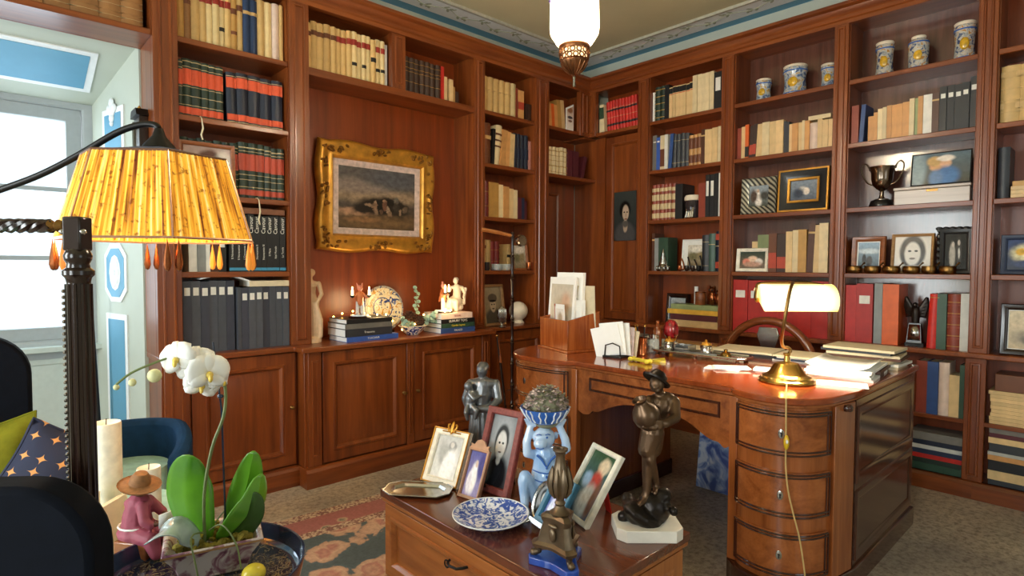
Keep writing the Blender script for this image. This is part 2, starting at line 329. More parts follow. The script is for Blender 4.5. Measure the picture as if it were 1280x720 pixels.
# ceiling border: blue band, then white band with a painted scroll
def band(name, m, x0, y0, t, z0, z1):
    """L-shaped strip along the two bookcase walls; its outer corner is x0,y0"""
    b = MB(); b.box(-2.6, x0, y0-t, y0, z0, z1); b.box(x0-t, x0, -2.8, y0-t, z0, z1); return struct(b.build(name, m))
band('trim_5', 'panel_blue', 4.66, 3.95, 0.11, 3.392, 3.402)
tb = band('trim_6', 'stucco_white', 4.55, 3.84, 0.205, 3.386, 3.402)
band('trim_7', 'grey_line', 4.345, 3.635, 0.022, 3.378, 3.402)
plain('scroll_grey', 'a3a892', 0.7)
b = MB()
def scroll(b, ox, oy, dx, dy, n, step):
    px_, py_ = -dy, dx
    for k in range(n):
        cx, cy = ox+dx*k*step, oy+dy*k*step; sg = 1 if k % 2 else -1
        b.tube([(cx+dx*step*t+px_*sg*0.03*math.sin(PI*t), cy+dy*step*t+py_*sg*0.03*math.sin(PI*t), 3.385) for t in (0, .25, .5, .75, 1)], 0.004, 4)
        for t, l, s2 in ((.3, .05, 1), (.5, .055, -1), (.7, .045, 1), (.6, .03, 1)):
            a = math.atan2(dy, dx)+s2*sg*0.9; ex, ey = cx+dx*step*t+px_*sg*.03*math.sin(PI*t), cy+dy*step*t+py_*sg*.03*math.sin(PI*t)
            b.ell((ex+math.cos(a)*l*.6, ey+math.sin(a)*l*.6, 3.385), (l*.55, 0.012, 0.002), 7, 4, (0, 0, a))
scroll(b, 1.6, 3.735, 1, 0, 15, 0.175); scroll(b, 4.44, 0.6, 0, 1, 17, 0.175)
b.build('painted_scroll', 'scroll_grey', tb)['kind'] = 'stuff'
# windows
def window(name, loc, rz, w, z0, z1, cols, rows, m='window_paint', fr=0.13, casing=True):
    """local: x along the wall, front towards -y; two leaves with panes"""
    root = bpy.data.objects.new(name, None); COL.objects.link(root); root.location = loc; root.rotation_euler = (0, 0, rz); struct(root)
    b = MB(); b.frame(-w/2, w/2, z0, z1, [(0, 0.06), (0, -0.01), (0.05, -0.01), (0.06, 0.0), (0.06, 0.06)]); b.build('window_frame', m, root, bevel=0.003)
    leaf = (w-0.12)/cols
    for c in range(cols):
        x0 = -w/2+0.06+c*leaf; x1 = x0+leaf; b = MB()
        b.frame(x0+0.004, x1-0.004, z0+0.06, z1-0.06, [(0, 0.05), (0, 0.008), (fr*.55, 0.0), (fr*.6, 0.012), (fr*.6, 0.045)])
        h = (z1-z0-0.12-1.2*fr)/rows
        for k in range(1, rows): b.box(x0+fr*.6, x1-fr*.6, 0.008, 0.042, z0+0.06+fr*.6+k*h-0.014, z0+0.06+fr*.6+k*h+0.014)
        lf = b.build('window_sash', m, root, bevel=0.003)
        for k in range(rows): boxo('pane', 'pane_glass', x0+fr*.6-.005, x1-fr*.6+.005, 0.024, 0.028, z0+0.06+fr*.6+k*h, z0+0.06+fr*.6+(k+1)*h, lf)
    return root
w1 = window('window_1', (-0.115, 4.64, 0), 0, 1.40, 0.86, 2.44, 2, 3, fr=0.14)
b = MB(); b.box(-0.72, 0.72, 0.0, 0.06, 0.02, 0.86); b.build('apron', 'window_paint', w1)
b = MB(); 
for s in (-0.36, 0.30): b.frame(s-0.30, s+0.30, 0.12, 0.80, [(0, 0.0), (0.0, -0.012), (0.03, -0.012), (0.04, -0.002), (0.07, -0.004)], cap=True)
b.build('apron_panel', 'sill_paint', w1)
struct(boxo('trim_8', 'sill_paint', -0.83, 0.60, 4.545, 4.64, 0.85, 0.885, bevel=0.005))
window('window_2', (-2.59, 2.45, 0), PI/2, 1.4, 0.65, 2.75, 2, 3, 'wall_plain', 0.1)
window('window_3', (-2.59, -0.35, 0), PI/2, 1.3, 0.65, 2.75, 2, 3, 'wall_plain', 0.1)
window('window_4', (1.3, -2.79, 0), PI, 1.6, 0.7, 2.7, 2, 3, 'wall_plain', 0.1)
# ------------------------------------------------------------------ bookcases
wood('gloss_back', '6e4436', '4a2a20', 'z', rough=0.2, coat=0.7)
def wall_pose(wall, s): return ((s, YA, 0), 0.0) if wall == 'A' else ((XB, -s, 0), -PI/2)
def pilaster(root, x0, x1, z0, z1, y=-0.022, parent_name='pilaster'):
    b = MB().box(x0, x1, y, y+0.05, z0, z1); p = b.build('pilaster', 'wood_v', root, bevel=0.003)
    i = (x1-x0)*0.22
    b = MB().frame(x0+i, x1-i, z0+0.03, z1-0.03, [(0, y), (0.004, y-0.008), (0.012, y-0.009), (0.016, y+0.001)]); b.build('moulding', 'wood_v', p)
    return p
def bookcase(wall, s0, s1, shelves, label, zb=0.885, zt=3.06, pl=0.12, pr=0.0, depth=0.27, right=True, back='wood_back'):
    sc = (s0+s1)/2; loc, rz = wall_pose(wall, sc); root = thing('bookcase', label, 'bookcase', loc, rz); a, e = s0-sc, s1-sc
    if wall == 'B': depth = 0.245
    boxo('back_panel', back, a, e, depth, depth+0.012, zb, zt, root)
    boxo('side_panel', 'wood_v', a, a+0.006, 0.0, depth, zb, zt, root)
    boxo('side_panel', 'wood_v', e-0.006, e, 0.0, depth, zb, zt, root)
    boxo('top_board', 'wood_h', a, e, 0.0, depth, zt-0.002, zt+0.05, root)
    for z in shelves: boxo('shelf', 'wood_h', a, e, -0.006, depth, z-0.032, z, root, bevel=0.004)
    if pl: pilaster(root, a-pl, a, zb, zt)
    if pr: pilaster(root, e, e+pr, zb, zt)
    return root
Z1, Z2, Z3, Z4, ZL = 2.665, 2.237, 1.80, 1.355, 0.885
def cornice(name, wall, s0, s1):
    prof = [(0.02, 3.045), (-0.026, 3.045), (-0.026, 3.07), (-0.036, 3.078), (-0.036, 3.10), (-0.05, 3.115), (-0.06, 3.14), (-0.085, 3.152), (-0.085, 3.172), (-0.078, 3.178), (0.28, 3.178), (0.28, 3.13), (0.02, 3.13)]
    loc, rz = wall_pose(wall, 0)
    o = MB().prism(prof, s0, s1, 'yz').build(name, 'wood_h', None, loc, (0, 0, rz), smooth=30); return struct(o)
cornice('trim_9', 'A', -2.5, 4.45); cornice('trim_10', 'B', -3.70, 2.4)
# wall with the window and the painting, left to right
bookcase('A', -1.0, 0.729, [Z1], 'bookcase bridging over the window with one row of large volumes', zb=2.633, pl=0.12)
rt1 = bookcase('A', 0.849, 1.467, [Z1, Z2, Z3, Z4], 'tall bookcase bay between the window and the gilt painting', pl=0.12, pr=0.129)
boxo('end_panel', 'wood_v', -0.429, -0.415, 0.03, 0.285, 0.886, 2.632, rt1)
rt2 = thing('bookcase', 'wide bookcase bay with the gilt painting hung in its niche', 'bookcase', (2.28, YA, 0))
boxo('back_panel', 'wood_back', -0.684, 0.682, 0.255, 0.27, 0.885, 3.06, rt2)
boxo('side_panel', 'wood_v', -0.684, -0.678, 0.0, 0.26, 0.885, 3.06, rt2); boxo('side_panel', 'wood_v', 0.676, 0.682, 0.0, 0.26, 0.885, 3.06, rt2)
boxo('shelf', 'wood_h', -0.684, 0.682, -0.012, 0.255, Z1-0.05, Z1, rt2, bevel=0.004); boxo('top_board', 'wood_h', -0.684, 0.682, 0, 0.26, 3.058, 3.11, rt2)
pilaster(rt2, -0.071, 0.042, Z1, 3.06, -0.01); boxo('divider', 'wood_v', -0.055, 0.026, 0.03, 0.255, Z1, 3.06, rt2)
bookcase('A', 3.063, 3.652, [Z1, Z2, Z3, Z4], 'narrow bookcase bay right of the painting, holding the officer portrait', pl=0.101, pr=0.163)
rt4 = thing('bookcase', 'shallow corner bookcase bay with two shelves above a recessed dark door', 'bookcase', (4.03, YA, 0))
boxo('side_panel', 'wood_v', -0.215, -0.209, 0.0, 0.27, 0.885, 3.06, rt4)
boxo('shelf', 'wood_h', -0.215, 0.34, -0.006, 0.27, Z1-0.032, Z1, rt4, bevel=0.004); boxo('shelf', 'wood_h', -0.215, 0.468, -0.006, 0.27, Z2-0.03, Z2, rt4, bevel=0.004)
boxo('top_board', 'wood_h', -0.215, 0.36, 0, 0.27, 3.058, 3.11, rt4); boxo('filler_board', 'wood_h', 0.30, 0.468, 0.0, 0.285, Z1-0.045, Z1-0.033, rt4); boxo('side_panel', 'wood_v', 0.362, 0.372, 0.03, 0.27, Z1-0.033, 3.06, rt4); pilaster(rt4, 0.211, 0.345, Z1-0.032, 3.06)
boxo('back_panel', 'wood_back', -0.215, 0.46, 0.27, 0.285, 0.885, 3.1, rt4)
def panel_door(root, x0, x1, z0, z1, y, stile=0.07, m='wood_v', knob=None, name='door', raised=True, kmat='old_brass'):
    b = MB().frame(x0, x1, z0, z1, [(0, y+0.022), (0, y), (stile, y), (stile, y+0.014)], back=True); d = b.build(name, m, root, bevel=0.002)
    MB().frame(x0, x1, z0, z1, [(stile-0.006, y), (stile-0.002, y-0.008), (stile+0.010, y-0.007), (stile+0.02, y+0.004), (stile+0.024, y+0.012)]).build('moulding', m, d)
    MB().frame(x0, x1, z0, z1, [(stile, y+0.0125), (stile+0.03, y+0.0125), (stile+0.06, y+0.006)] if raised else [(stile, y+0.0125), (stile+0.01, y+0.0125)], cap=True).build('panel', m, d)
    if knob:
        MB().at((knob[0], y, knob[1]), (R(90), 0, 0)).lathe([(0.012, 0), (0.010, 0.004), (0.005, 0.008), (0.006, 0.016), (0.012, 0.02), (0.012, 0.027), (0.006, 0.031), (0, 0.032)], 12).build('knob', kmat, d)
    return d
panel_door(rt4, -0.205, 0.30, 0.9, 2.19, 0.25, 0.09)
# wall behind the desk, left to right
rb1 = thing('bookcase', 'narrow bookcase bay with a tall panelled door carrying the woman\'s portrait', 'bookcase', (XB, 3.326, 0), -PI/2)
pilaster(rb1, -0.334, -0.242, Z1-0.032, 3.06); boxo('shelf', 'wood_h', -0.28, 0.242, -0.006, 0.26, Z1-0.032, Z1, rb1, bevel=0.004)
boxo('back_panel', 'wood_back', -0.30, 0.242, 0.245, 0.255, 0.885, 3.06, rb1); boxo('top_board', 'wood_h', -0.3, 0.242, 0, 0.26, 3.058, 3.11, rb1)
boxo('side_panel', 'wood_v', 0.236, 0.242, 0, 0.245, 0.885, 3.06, rb1); boxo('side_panel', 'wood_v', -0.60, -0.215, 0.10, 0.12, 0.885, Z1-0.032, rb1)
d1 = panel_door(rb1, -0.205, 0.24, 0.89, Z1-0.04, 0.10, 0.07)
pilaster(rb1, 0.242, 0.351, 0.885, 3.06)
bookcase('B', -2.975, -2.293, [Z1, Z2, Z3, Z4], 'bookcase bay between the corner door and the three small jars', pl=0.0, pr=0.10)
bookcase('B', -2.193, -1.473, [Z1, Z2, Z3, Z4], 'bookcase bay behind the brass desk lamp, with jars on top shelf', pl=0.0, pr=0.091, back='gloss_back')
bookcase('B', -1.382, -0.685, [Z1, Z2, Z3, Z4], 'bookcase bay holding the trophy cup, with three jars on top', pl=0.0, pr=0.09, back='gloss_back')
bookcase('B', -0.595, 0.12, [Z1, Z2, Z3, Z4], 'bookcase bay at the right edge of the picture', pl=0.0, pr=0.09)
# lower cabinets and worktops
def cabinet(label, x0, x1, yface, doors, strips, yb=3.93, skip_sides=False):
    xc = (x0+x1)/2; root = thing('cabinet', label, 'cabinet', (xc, yface, 0)); a, e = x0-xc, x1-xc
    b = MB().box(a, e, 0.024, yb-yface, 0.10, 0.853); b.build('body', 'wood_v', root, bevel=0.003)
    MB().prism([(-0.03, 0), (-0.03, 0.10), (-0.02, 0.118), (-0.006, 0.125), (0.0, 0.125), (0.3, 0.125), (0.3, 0)], a-0.012, e+0.012, 'yz').build('plinth', 'wood_h', root, smooth=25)
    for s0, s1, kx in doors: panel_door(root, s0-xc, s1-xc, 0.135, 0.845, 0.0, 0.075, knob=(kx-xc, 0.50) if kx else None)
    for s0, s1 in strips:
        p = boxo('stile', 'wood_v', s0-xc, s1-xc, -0.004, 0.03, 0.125, 0.853, root, bevel=0.002); i = (s1-s0)*.25
        MB().frame(s0-xc+i, s1-xc-i, 0.19, 0.80, [(0, -0.003), (0.003, -0.011), (0.008, -0.011), (0.011, -0.003)]).build('moulding', 'wood_v', p)
    return root
cabinet('single-door wooden cabinet under the grey ring binders, next to the window', 0.735, 1.49, 3.60, [(0.88, 1.47, 1.445)], [(0.745, 0.87)])
cabinet('two-door wooden cabinet under the gilt painting', 1.49, 3.0, 3.49, [(1.60, 2.215, 2.195), (2.285, 2.905, 2.31)], [(1.505, 1.59), (2.22, 2.28), (2.912, 2.99)])
cabinet('cabinet in the back corner behind the desk', 3.0, 4.37, 3.60, [(3.1, 3.72, 3.68), (3.74, 4.34, 3.78)], [(3.01, 3.09)])
def worktop(name, label, poly, z0=0.853, z1=0.885):
    return tag(MB().prism(poly, z0, z1).build(name, 'wood_h', bevel=0.006), label, 'worktop')
worktop('worktop', 'long wooden worktop carrying the book stacks and plate below the painting', [(0.728, 3.575), (1.455, 3.575), (1.455, 3.455), (3.03, 3.455), (3.03, 3.57), (4.36, 3.57), (4.36, 3.605), (4.64, 3.605), (4.64, 3.945), (0.728, 3.945)])
worktop('worktop', 'narrow wooden ledge running behind the desk under the red binders', [(4.365, 3.60), (4.65, 3.60), (4.65, -0.25), (4.365, -0.25)])
def open_base(label, s0, s1, stile, shelves=(0.47,)):
    sc = (s0+s1)/2; loc, rz = wall_pose('B', sc); root = thing('base_shelf', label, 'bookcase', loc, rz); a, e = s0-sc, s1-sc
    boxo('back_panel', 'wood_back', a, e, 0.235, 0.25, 0, 0.853, root); boxo('side_panel', 'wood_v', a, a+0.02, 0, 0.235, 0, 0.853, root); boxo('side_panel', 'wood_v', e-0.02, e, 0, 0.235, 0, 0.853, root)
    boxo('bottom_board', 'wood_h', a, e, -0.0, 0.235, 0.07, 0.105, root)
    for z in shelves: boxo('shelf', 'wood_h', a+0.02, e-0.02, 0, 0.235, z-0.025, z, root, bevel=0.003)
    MB().prism([(-0.025, 0), (-0.025, 0.085), (-0.015, 0.10), (0, 0.105), (0.02, 0.105), (0.02, 0)], a, e, 'yz').build('plinth', 'wood_h', root, smooth=25)
    for x0, x1 in stile: pilaster(root, x0-sc, x1-sc, 0.105, 0.853, -0.004)
    return root
open_base('low open shelf below the trophy, half hidden by the desk', -1.432, -0.645, [(-0.700, -0.60)])
open_base('low open shelf at the right edge with stacked papers', -0.645, 0.165, [])
open_base('low open shelf hidden behind the desk chair', -2.24, -1.432, [(-1.48, -1.39)])
open_base('low open shelf behind the desk beside the corner', -3.55, -2.24, [(-2.29, -2.19)])
# ------------------------------------------------------------------ books
def bookmat(n, c, rough=0.5, rnd=0.12): plain(n, c, rough, var=0.15, scale=18, rnd=rnd)
for n, c in dict(vellum='d3ae70', vellum2='dcc38e', vellum3='c4954f', tan='b98a52', tanbrown='96683a', brownl='6e3f24', pinkcream='dcc3b4', bluel='1f3558', dgreen='24352a', dred='7a1f1c', red='b3261f',
                 bred='c5281f', orange='d9601f', navy='1c2436', navy2='232f4a', black='151517', dgrey='33363c', bgrey='4a4d55', bgrey2='3a3c48', mgrey='8c8f8e', lgrey='c3c3bd', cream='debd88', cream2='e6d0a4', peach='d2985a',
                 white='eeeae0', maroon='57202a', blue='3358a8', blue2='2f4d86', green='2d4a38', gteal='4d6a60', brown='54301f', dbrown='39231a', gold='b98d3c', yellow='d8a93c', sage='8d9a6a', pink='c68a80', redbrown='8c3a26', grey='77736c').items():
    bookmat('bk_'+n, c, 0.45)
for n, c in dict(red='9c2d22', brown='6b3a20', black='1a1716', orange='d9512a', gold='b88a3a', rust='b8452e', white='e9e6dc', navy='1d2940', tan='c9a469', green='2c4630', sky='3f93b8', dred='7c2420', palegold='c9b285').items():
    plain('lb_'+n, c, 0.5, var=0.1)
ORD = 'first second third fourth fifth sixth seventh eighth ninth tenth eleventh twelfth thirteenth fourteenth fifteenth sixteenth seventeenth eighteenth nineteenth twentieth'.split()
# style: (description, cover, bands [(z0, z1, colour)], flat spine?, raised ribs?)
ST = {
 'v': ('plain cream vellum book', 'vellum', [], 0, 0), 'v2': ('pale vellum book', 'vellum2', [], 0, 0), 'v3': ('tan vellum book', 'vellum3', [], 0, 0),
 'vr': ('vellum book with red label', 'vellum', [(.72, .84, 'red')], 0, 0), 'vr2': ('pale vellum book with red label', 'vellum2', [(.72, .84, 'red')], 0, 0),
 'vb': ('vellum book with brown label', 'vellum', [(.72, .82, 'brown')], 0, 0), 'vd': ('vellum book with red and black labels', 'vellum2', [(.72, .84, 'red'), (.30, .37, 'black')], 0, 0),
 'vk': ('vellum book with black label', 'vellum', [(.5, .6, 'black')], 0, 0), 'v3b': ('tan leather book with brown bands', 'vellum3', [(.66, .76, 'brown'), (.3, .36, 'brown')], 0, 0),
 'tb': ('brown calf book with dark band', 'tanbrown', [(.6, .68, 'brown')], 0, 1), 'rib': ('tan book with raised spine bands', 'tan', [(.7, .8, 'tan')], 0, 1),
 'bl': ('blue cloth book with tan label', 'bluel', [(.72, .78, 'tan')], 0, 0), 'pk': ('pinkish cream book', 'pinkcream', [], 0, 0),
 'gr': ('green and red gilt encyclopedia volume', 'dgreen', [(.56, .83, 'orange'), (.05, .17, 'orange'), (.86, .87, 'palegold'), (.52, .53, 'palegold'), (.36, .37, 'palegold'), (.2, .21, 'palegold'), (.95, .965, 'palegold')], 0, 0),
 'no': ('navy volume with orange labels', 'navy', [(.70, .90, 'orange'), (.07, .19, 'orange'), (.92, .93, 'palegold'), (.03, .045, 'palegold')], 0, 0),
 'gg': ('dark green and red gilt volume', 'dgreen', [(.50, .80, 'rust'), (.06, .16, 'rust'), (.84, .85, 'palegold'), (.90, .92, 'palegold'), (.42, .43, 'palegold'), (.33, .34, 'palegold'), (.2, .21, 'palegold')], 0, 0),
 'ks': ('black book with white script title', 'black', [(.02, .07, 'sky')], 1, 0), 'wp': ('white paperback', 'white', [], 1, 0), 'gp': ('grey paperback', 'mgrey', [], 1, 0), 'bk': ('black book', 'black', [], 1, 0),
 'rg': ('grey ring binder with white label', 'bgrey', [(.80, .91, 'white')], 1, 0), 'rg2': ('dark grey ring binder with white label', 'bgrey2', [(.80, .91, 'white')], 1, 0), 'rgn': ('plain grey ring binder', 'bgrey', [], 1, 0),
 'dk': ('dark gilt-banded book', 'dbrown', [(.86, .87, 'gold'), (.70, .71, 'gold'), (.60, .61, 'gold'), (.32, .33, 'gold')], 0, 0), 'rs': ('slim red book', 'bred', [], 1, 0), 'cs': ('small cream book', 'cream', [], 1, 0), 'ts': ('small tan book', 'tan', [], 1, 0), 'ds': ('small dark book', 'dbrown', [], 1, 0),
 'vt': ('tan vellum book with faint lettering', 'vellum', [(.62, .66, 'tan')], 0, 0), 'to': ('tan book with orange label', 'peach', [(.35, .6, 'rust')], 1, 0),
 'cz': ('cream book with grey striped spine', 'cream2', [(.75, .8, 'brown'), (.6, .64, 'brown'), (.45, .49, 'brown')], 0, 0), 'nv': ('navy cloth book', 'navy', [(.3, .6, 'navy')], 0, 0), 'pn': ('pink book', 'pink', [], 1, 0),
 'rd': ('dark red leather book with gilt lines', 'dred', [(.7, .71, 'gold'), (.3, .31, 'gold')], 0, 1), 'ta': ('thick tan book', 'vellum3', [], 1, 0), 'cr': ('cream paperback', 'cream', [], 1, 0), 'c2': ('pale cream paperback', 'cream2', [], 1, 0), 'pe': ('peach paperback', 'peach', [], 1, 0), 'nb': ('small navy book', 'navy2', [], 1, 0), 'ma': ('maroon book', 'maroon', [], 1, 0), 'or': ('orange book', 'orange', [], 1, 0),
 'cb': ('cream book with fine gilt bands', 'cream2', [(.84, .88, 'tan'), (.68, .70, 'tan'), (.5, .52, 'tan'), (.3, .34, 'tan'), (.1, .12, 'tan')], 0, 0),
 'rk': ('red volume with black labels', 'bred', [(.66, .72, 'black'), (.74, .75, 'palegold'), (.18, .25, 'black'), (.45, .46, 'palegold')], 0, 0), 'yp': ('pale yellow paperback', 'cream2', [(.5, .9, 'green')], 1, 0),
 'dg': ('dark green gilt book', 'dgreen', [(.9, .92, 'gold'), (.7, .72, 'gold'), (.5, .52, 'gold'), (.3, .32, 'gold'), (.1, .12, 'gold')], 0, 1), 'kw': ('black book with white lettering', 'black', [(.5, .85, 'white')], 1, 0),
 'pp': ('cream paperback with dark picture top', 'cream', [(.80, .97, 'black'), (.76, .78, 'orange')], 1, 0), 'gy': ('grey book', 'grey', [(.8, .83, 'white')], 1, 0), 'lg': ('light grey book', 'lgrey', [], 1, 0), 'be': ('blue book', 'blue', [(.85, .9, 'white')], 1, 0), 'b2': ('dark blue book', 'blue2', [], 1, 0),
 'il': ('illustrated cream book', 'cream2', [(.1, .6, 'brown')], 1, 0), 'sl': ('slate blue volume', 'dgrey', [(.8, .81, 'palegold'), (.15, .16, 'palegold')], 0, 0), 'tn': ('tan book with brown pattern', 'tan', [(.55, .9, 'brown'), (.1, .35, 'brown')], 0, 0), 'bw': ('brown book', 'brown', [(.8, .84, 'tan')], 1, 0),
 'rc': ('red and cream striped volume', 'redbrown', [(.8, .9, 'palegold'), (.55, .72, 'palegold'), (.3, .46, 'palegold'), (.06, .2, 'palegold')], 0, 0), 'rb': ('red-brown book', 'redbrown', [], 1, 0), 'gn': ('green cloth book', 'green', [], 1, 0), 'gt': ('grey-green book', 'gteal', [(.7, .72, 'palegold')], 0, 0), 'nk': ('navy volume with orange bands', 'navy', [(.78, .93, 'rust'), (.08, .24, 'rust'), (.62, .64, 'palegold')], 0, 0),
 'ob': ('orange and black book', 'orange', [(.05, .35, 'black')], 1, 0), 'kb': ('black and tan book', 'dbrown', [(.1, .4, 'rust')], 1, 0), 'dz': ('dark slim book', 'dgrey', [], 1, 0), 'bo': ('brown and orange book', 'brownl', [(.1, .5, 'rust')], 1, 0), 'sg': ('sage green book', 'sage', [], 1, 0),
 'rr': ('red ring binder', 'red', [], 1, 0), 'rw': ('red ring binder with white label', 'red', [(.66, .80, 'white')], 1, 0), 'kl': ('black ring binder with white label', 'black', [(.74, .84, 'white')], 1, 0), 'og': ('wide orange ring binder', 'orange', [], 1, 0), 'lv': ('tall grey book', 'mgrey', [], 1, 0), 'mr': ('marbled light grey book', 'lgrey', [], 1, 0), 'rgd': ('red leather book with gilt top', 'bred', [(.93, .94, 'gold')], 0, 0), 'bg': ('brown gilt-ribbed leather book', 'redbrown', [(.85, .86, 'gold'), (.65, .66, 'gold'), (.45, .46, 'gold'), (.25, .26, 'gold'), (.06, .07, 'gold')], 0, 1),
 'vl': ('large pale vellum volume', 'vellum', [(.25, .35, 'tan'), (.8, .9, 'tan')], 0, 1), 'gd': ('dark grey tall volume', 'dgrey', [], 0, 0), 'lc': ('large brown calf volume with gilt lines', 'tanbrown', [(.12, .125, 'palegold'), (.3, .305, 'palegold'), (.55, .56, 'palegold')], 0, 1), 'br': ('brown leather book', 'brownl', [(.6, .7, 'tan')], 0, 1), 'ex': ('reddish brown book', 'redbrown', [], 1, 0),
}
def spine_pts(w, flat, off=0.0):
    if flat: return [(-off*0, -off), (w, -off)]
    n = 6; bulge = min(0.012, w*0.22)
    return [(w*i/n, bulge*(1-math.sin(PI*i/n))-off) for i in range(n+1)]
def make_book(desc_style, w, h, d, parent=None, x0=0.0):
    """one volume as seen from its spine: cover, page block, bands and labels as parts"""
    ds, cov, bands, flat, ribs = ST[desc_style]; t = min(0.0035, w*0.18); sp = spine_pts(w, flat); b = MB(); n = len(sp)
    outer = [(x+x0, y) for x, y in sp] + [(w+x0, d), (w-t+x0, d), (w-t+x0, 0.016), (t+x0, 0.016), (t+x0, d), (x0, d)]
    b.prism(outer, 0, h)
    b.mat(1).box(x0+t, x0+w-t, 0.016, d-0.004, 0.004, h-0.004).mat(0)
    o = b.build('book', ['bk_'+cov, 'page_edge'], parent, smooth=30)
    if ribs:
        rb = MB()
        for k in (0.2, 0.4, 0.6, 0.8): rb.prism([(x+x0, y) for x, y in spine_pts(w, flat, 0.0025)]+[(w+x0, 0.004), (x0, 0.004)], h*k-0.003, h*k+0.003)
        rb.build('spine_rib', 'bk_'+cov, o)['kind'] = 'stuff'
    for z0, z1, c in bands:
        e = 0.18*w if (c == 'white') else 0.0
        if e and flat: pts = [(e, -0.0007), (w-e, -0.0007), (w-e, 0.0015), (e, 0.0015)]
        else: pts = spine_pts(w, flat, 0.0007)+[(w, 0.004), (0, 0.004)]
        MB().prism([(x+x0, y) for x, y in pts], h*z0, h*z1).build('label_band', 'lb_'+c, o, smooth=30)
    return o, ds
NB = 0
def row(wall, s0, s1, z, place, spec, d=0.19, setback=0.035, group=None):
    """spec: list of (style, rel. width, height[, lean deg[, extra setback]]) filling s0..s1 from left to right"""
    tot = sum(q[1] for q in spec); x = s0; n = len(spec); lo, rz = wall_pose(wall, 0); out = []; cnt = {}
    for i, q in enumerate(spec):
        w = (s1-s0)*q[1]/tot
        if q[0] is None: x += w; continue
        lean = R(q[3]) if len(q) > 3 else 0.0; sb = setback+(q[4] if len(q) > 4 else 0)+random.uniform(-0.006, 0.006)
        wb = w*math.cos(lean)-0.0012; h = q[2]*random.uniform(0.992, 1.008)
        o, ds = make_book(q[0], wb, h, d*(0.9 if h < 0.2 else 1.0), None, -wb if lean > 0 else 0.0)
        ox = x+(w if lean > 0 else 0.0006)
        P = Vector((ox, YA+sb, z+0.0005)) if wall == 'A' else Vector((XB+sb, -ox, z+0.0005))
        o.location = P; o.rotation_euler = (0, lean, rz)
        k = ORD[i] if i < len(ORD) else 'last'
        o['label'] = '%s, %s from left, %s' % (ds, k, place); o['category'] = 'book'; o['group'] = group or ('books on '+place); out.append(o); x += w
    return out
def rep(st, n, w, h, *r): return [(st, w*random.uniform(.92, 1.08), h*random.uniform(.985, 1.015))+r for _ in range(n)]
# over the window
row('A', -0.55, 0.70, Z1, 'shelf above the window', [('lc', 1, .33), ('lc', 1, .34), ('lc', 1.1, .34), ('lc', 1, .33), ('lc', 1.1, .33), ('lc', 1, .34), ('lc', 1.1, .33), ('lc', 1.05, .34), ('lc', 1.1, .33), ('lc', 1.2, .34), ('lc', 1, .33), ('lc', 1, .33)])
# bay right of the window
row('A', 0.857, 1.455, Z1, 'top shelf beside the window', [('v3', 1, .34), ('tb', .9, .33), ('v', 1.1, .34), ('vr', .9, .33), ('vr2', .8, .33), ('vr2', .9, .34), ('vd', .75, .33), ('vr', .85, .33), ('v3b', .85, .33), ('vb', .85, .34), ('bl', 1, .33), ('bl', 1.1, .33), ('v', 1.1, .35), ('v2', 1.1, .35), ('pk', 1.05, .35), ('v', .6, .35)])
row('A', 0.857, 1.10, Z2, 'second shelf by the window', [('gr', .7, .31), ('gr', 1.2, .325), ('gr', 1.3, .325), ('gr', 1, .32), ('gr', 1, .318), ('gr', .95, .316)])
row('A', 1.12, 1.448, Z2, 'second shelf by window, right end', [('no', 1, .30, -1), ('no', 1.1, .305, -1), ('no', 1.25, .305), ('no', 1.2, .305), ('no', 1.15, .305)])
row('A', 0.865, 1.455, Z3, 'third shelf by the window', rep('gg', 7, 1, .32)+[('gg', 1.2, .335), ('gg', 1.25, .335), ('gg', .85, .335), ('gg', .85, .33), ('gg', .85, .325), ('gg', .9, .325)])
r4 = row('A', 0.90, 1.10, Z4, 'fourth shelf above the grey binders', [('wp', 1, .27), ('gp', 1, .26), ('wp', .5, .25), ('bw', 1, .27), ('kw', 1, .29)])
r4 = row('A', 1.115, 1.455, Z4, 'fourth shelf, right end', rep('ks', 9, 1, .345))
plain('ink_white', 'e8e4d8', 0.5, var=0.02); plain('ink_black', '1a1818', 0.5, var=0.02)
for k, o in enumerate(r4):
    text_mesh('spine_title', 'Cavour', 0.034, 'ink_white', o, (0.018, -0.0006, 0.285), (R(90), R(-90), 0))
    text_mesh('spine_title', ['Il Novecento', 'Il Novecento I', 'L\'Ottocento I', 'Ottocento II', 'Novecento II', 'Novecento III', 'Il Mare', 'Nel Mondo', 'La Tavola'][k], 0.017, 'ink_white', o, (0.018, -0.0006, 0.12), (R(90), R(-90), 0))
row('A', 0.86, 1.14, ZL, 'bottom shelf by window, left', [('rg2', 1, .415), ('rg', 1, .415), ('rg2', 1, .415), ('rg', 1, .415), ('rg', 1, .415), ('rg2', 1, .415)], d=0.24, setback=0.02)
row('A', 1.148, 1.458, ZL, 'bottom shelf by window, right', [('rgn', .5, .375), ('rg2', 1, .375), ('rg', 1, .375), ('rg', 1, .375), ('rg2', 1, .375), ('rgn', .95, .375), ('rg', .95, .375), ('rg', .95, .375)], d=0.24, setback=0.0)
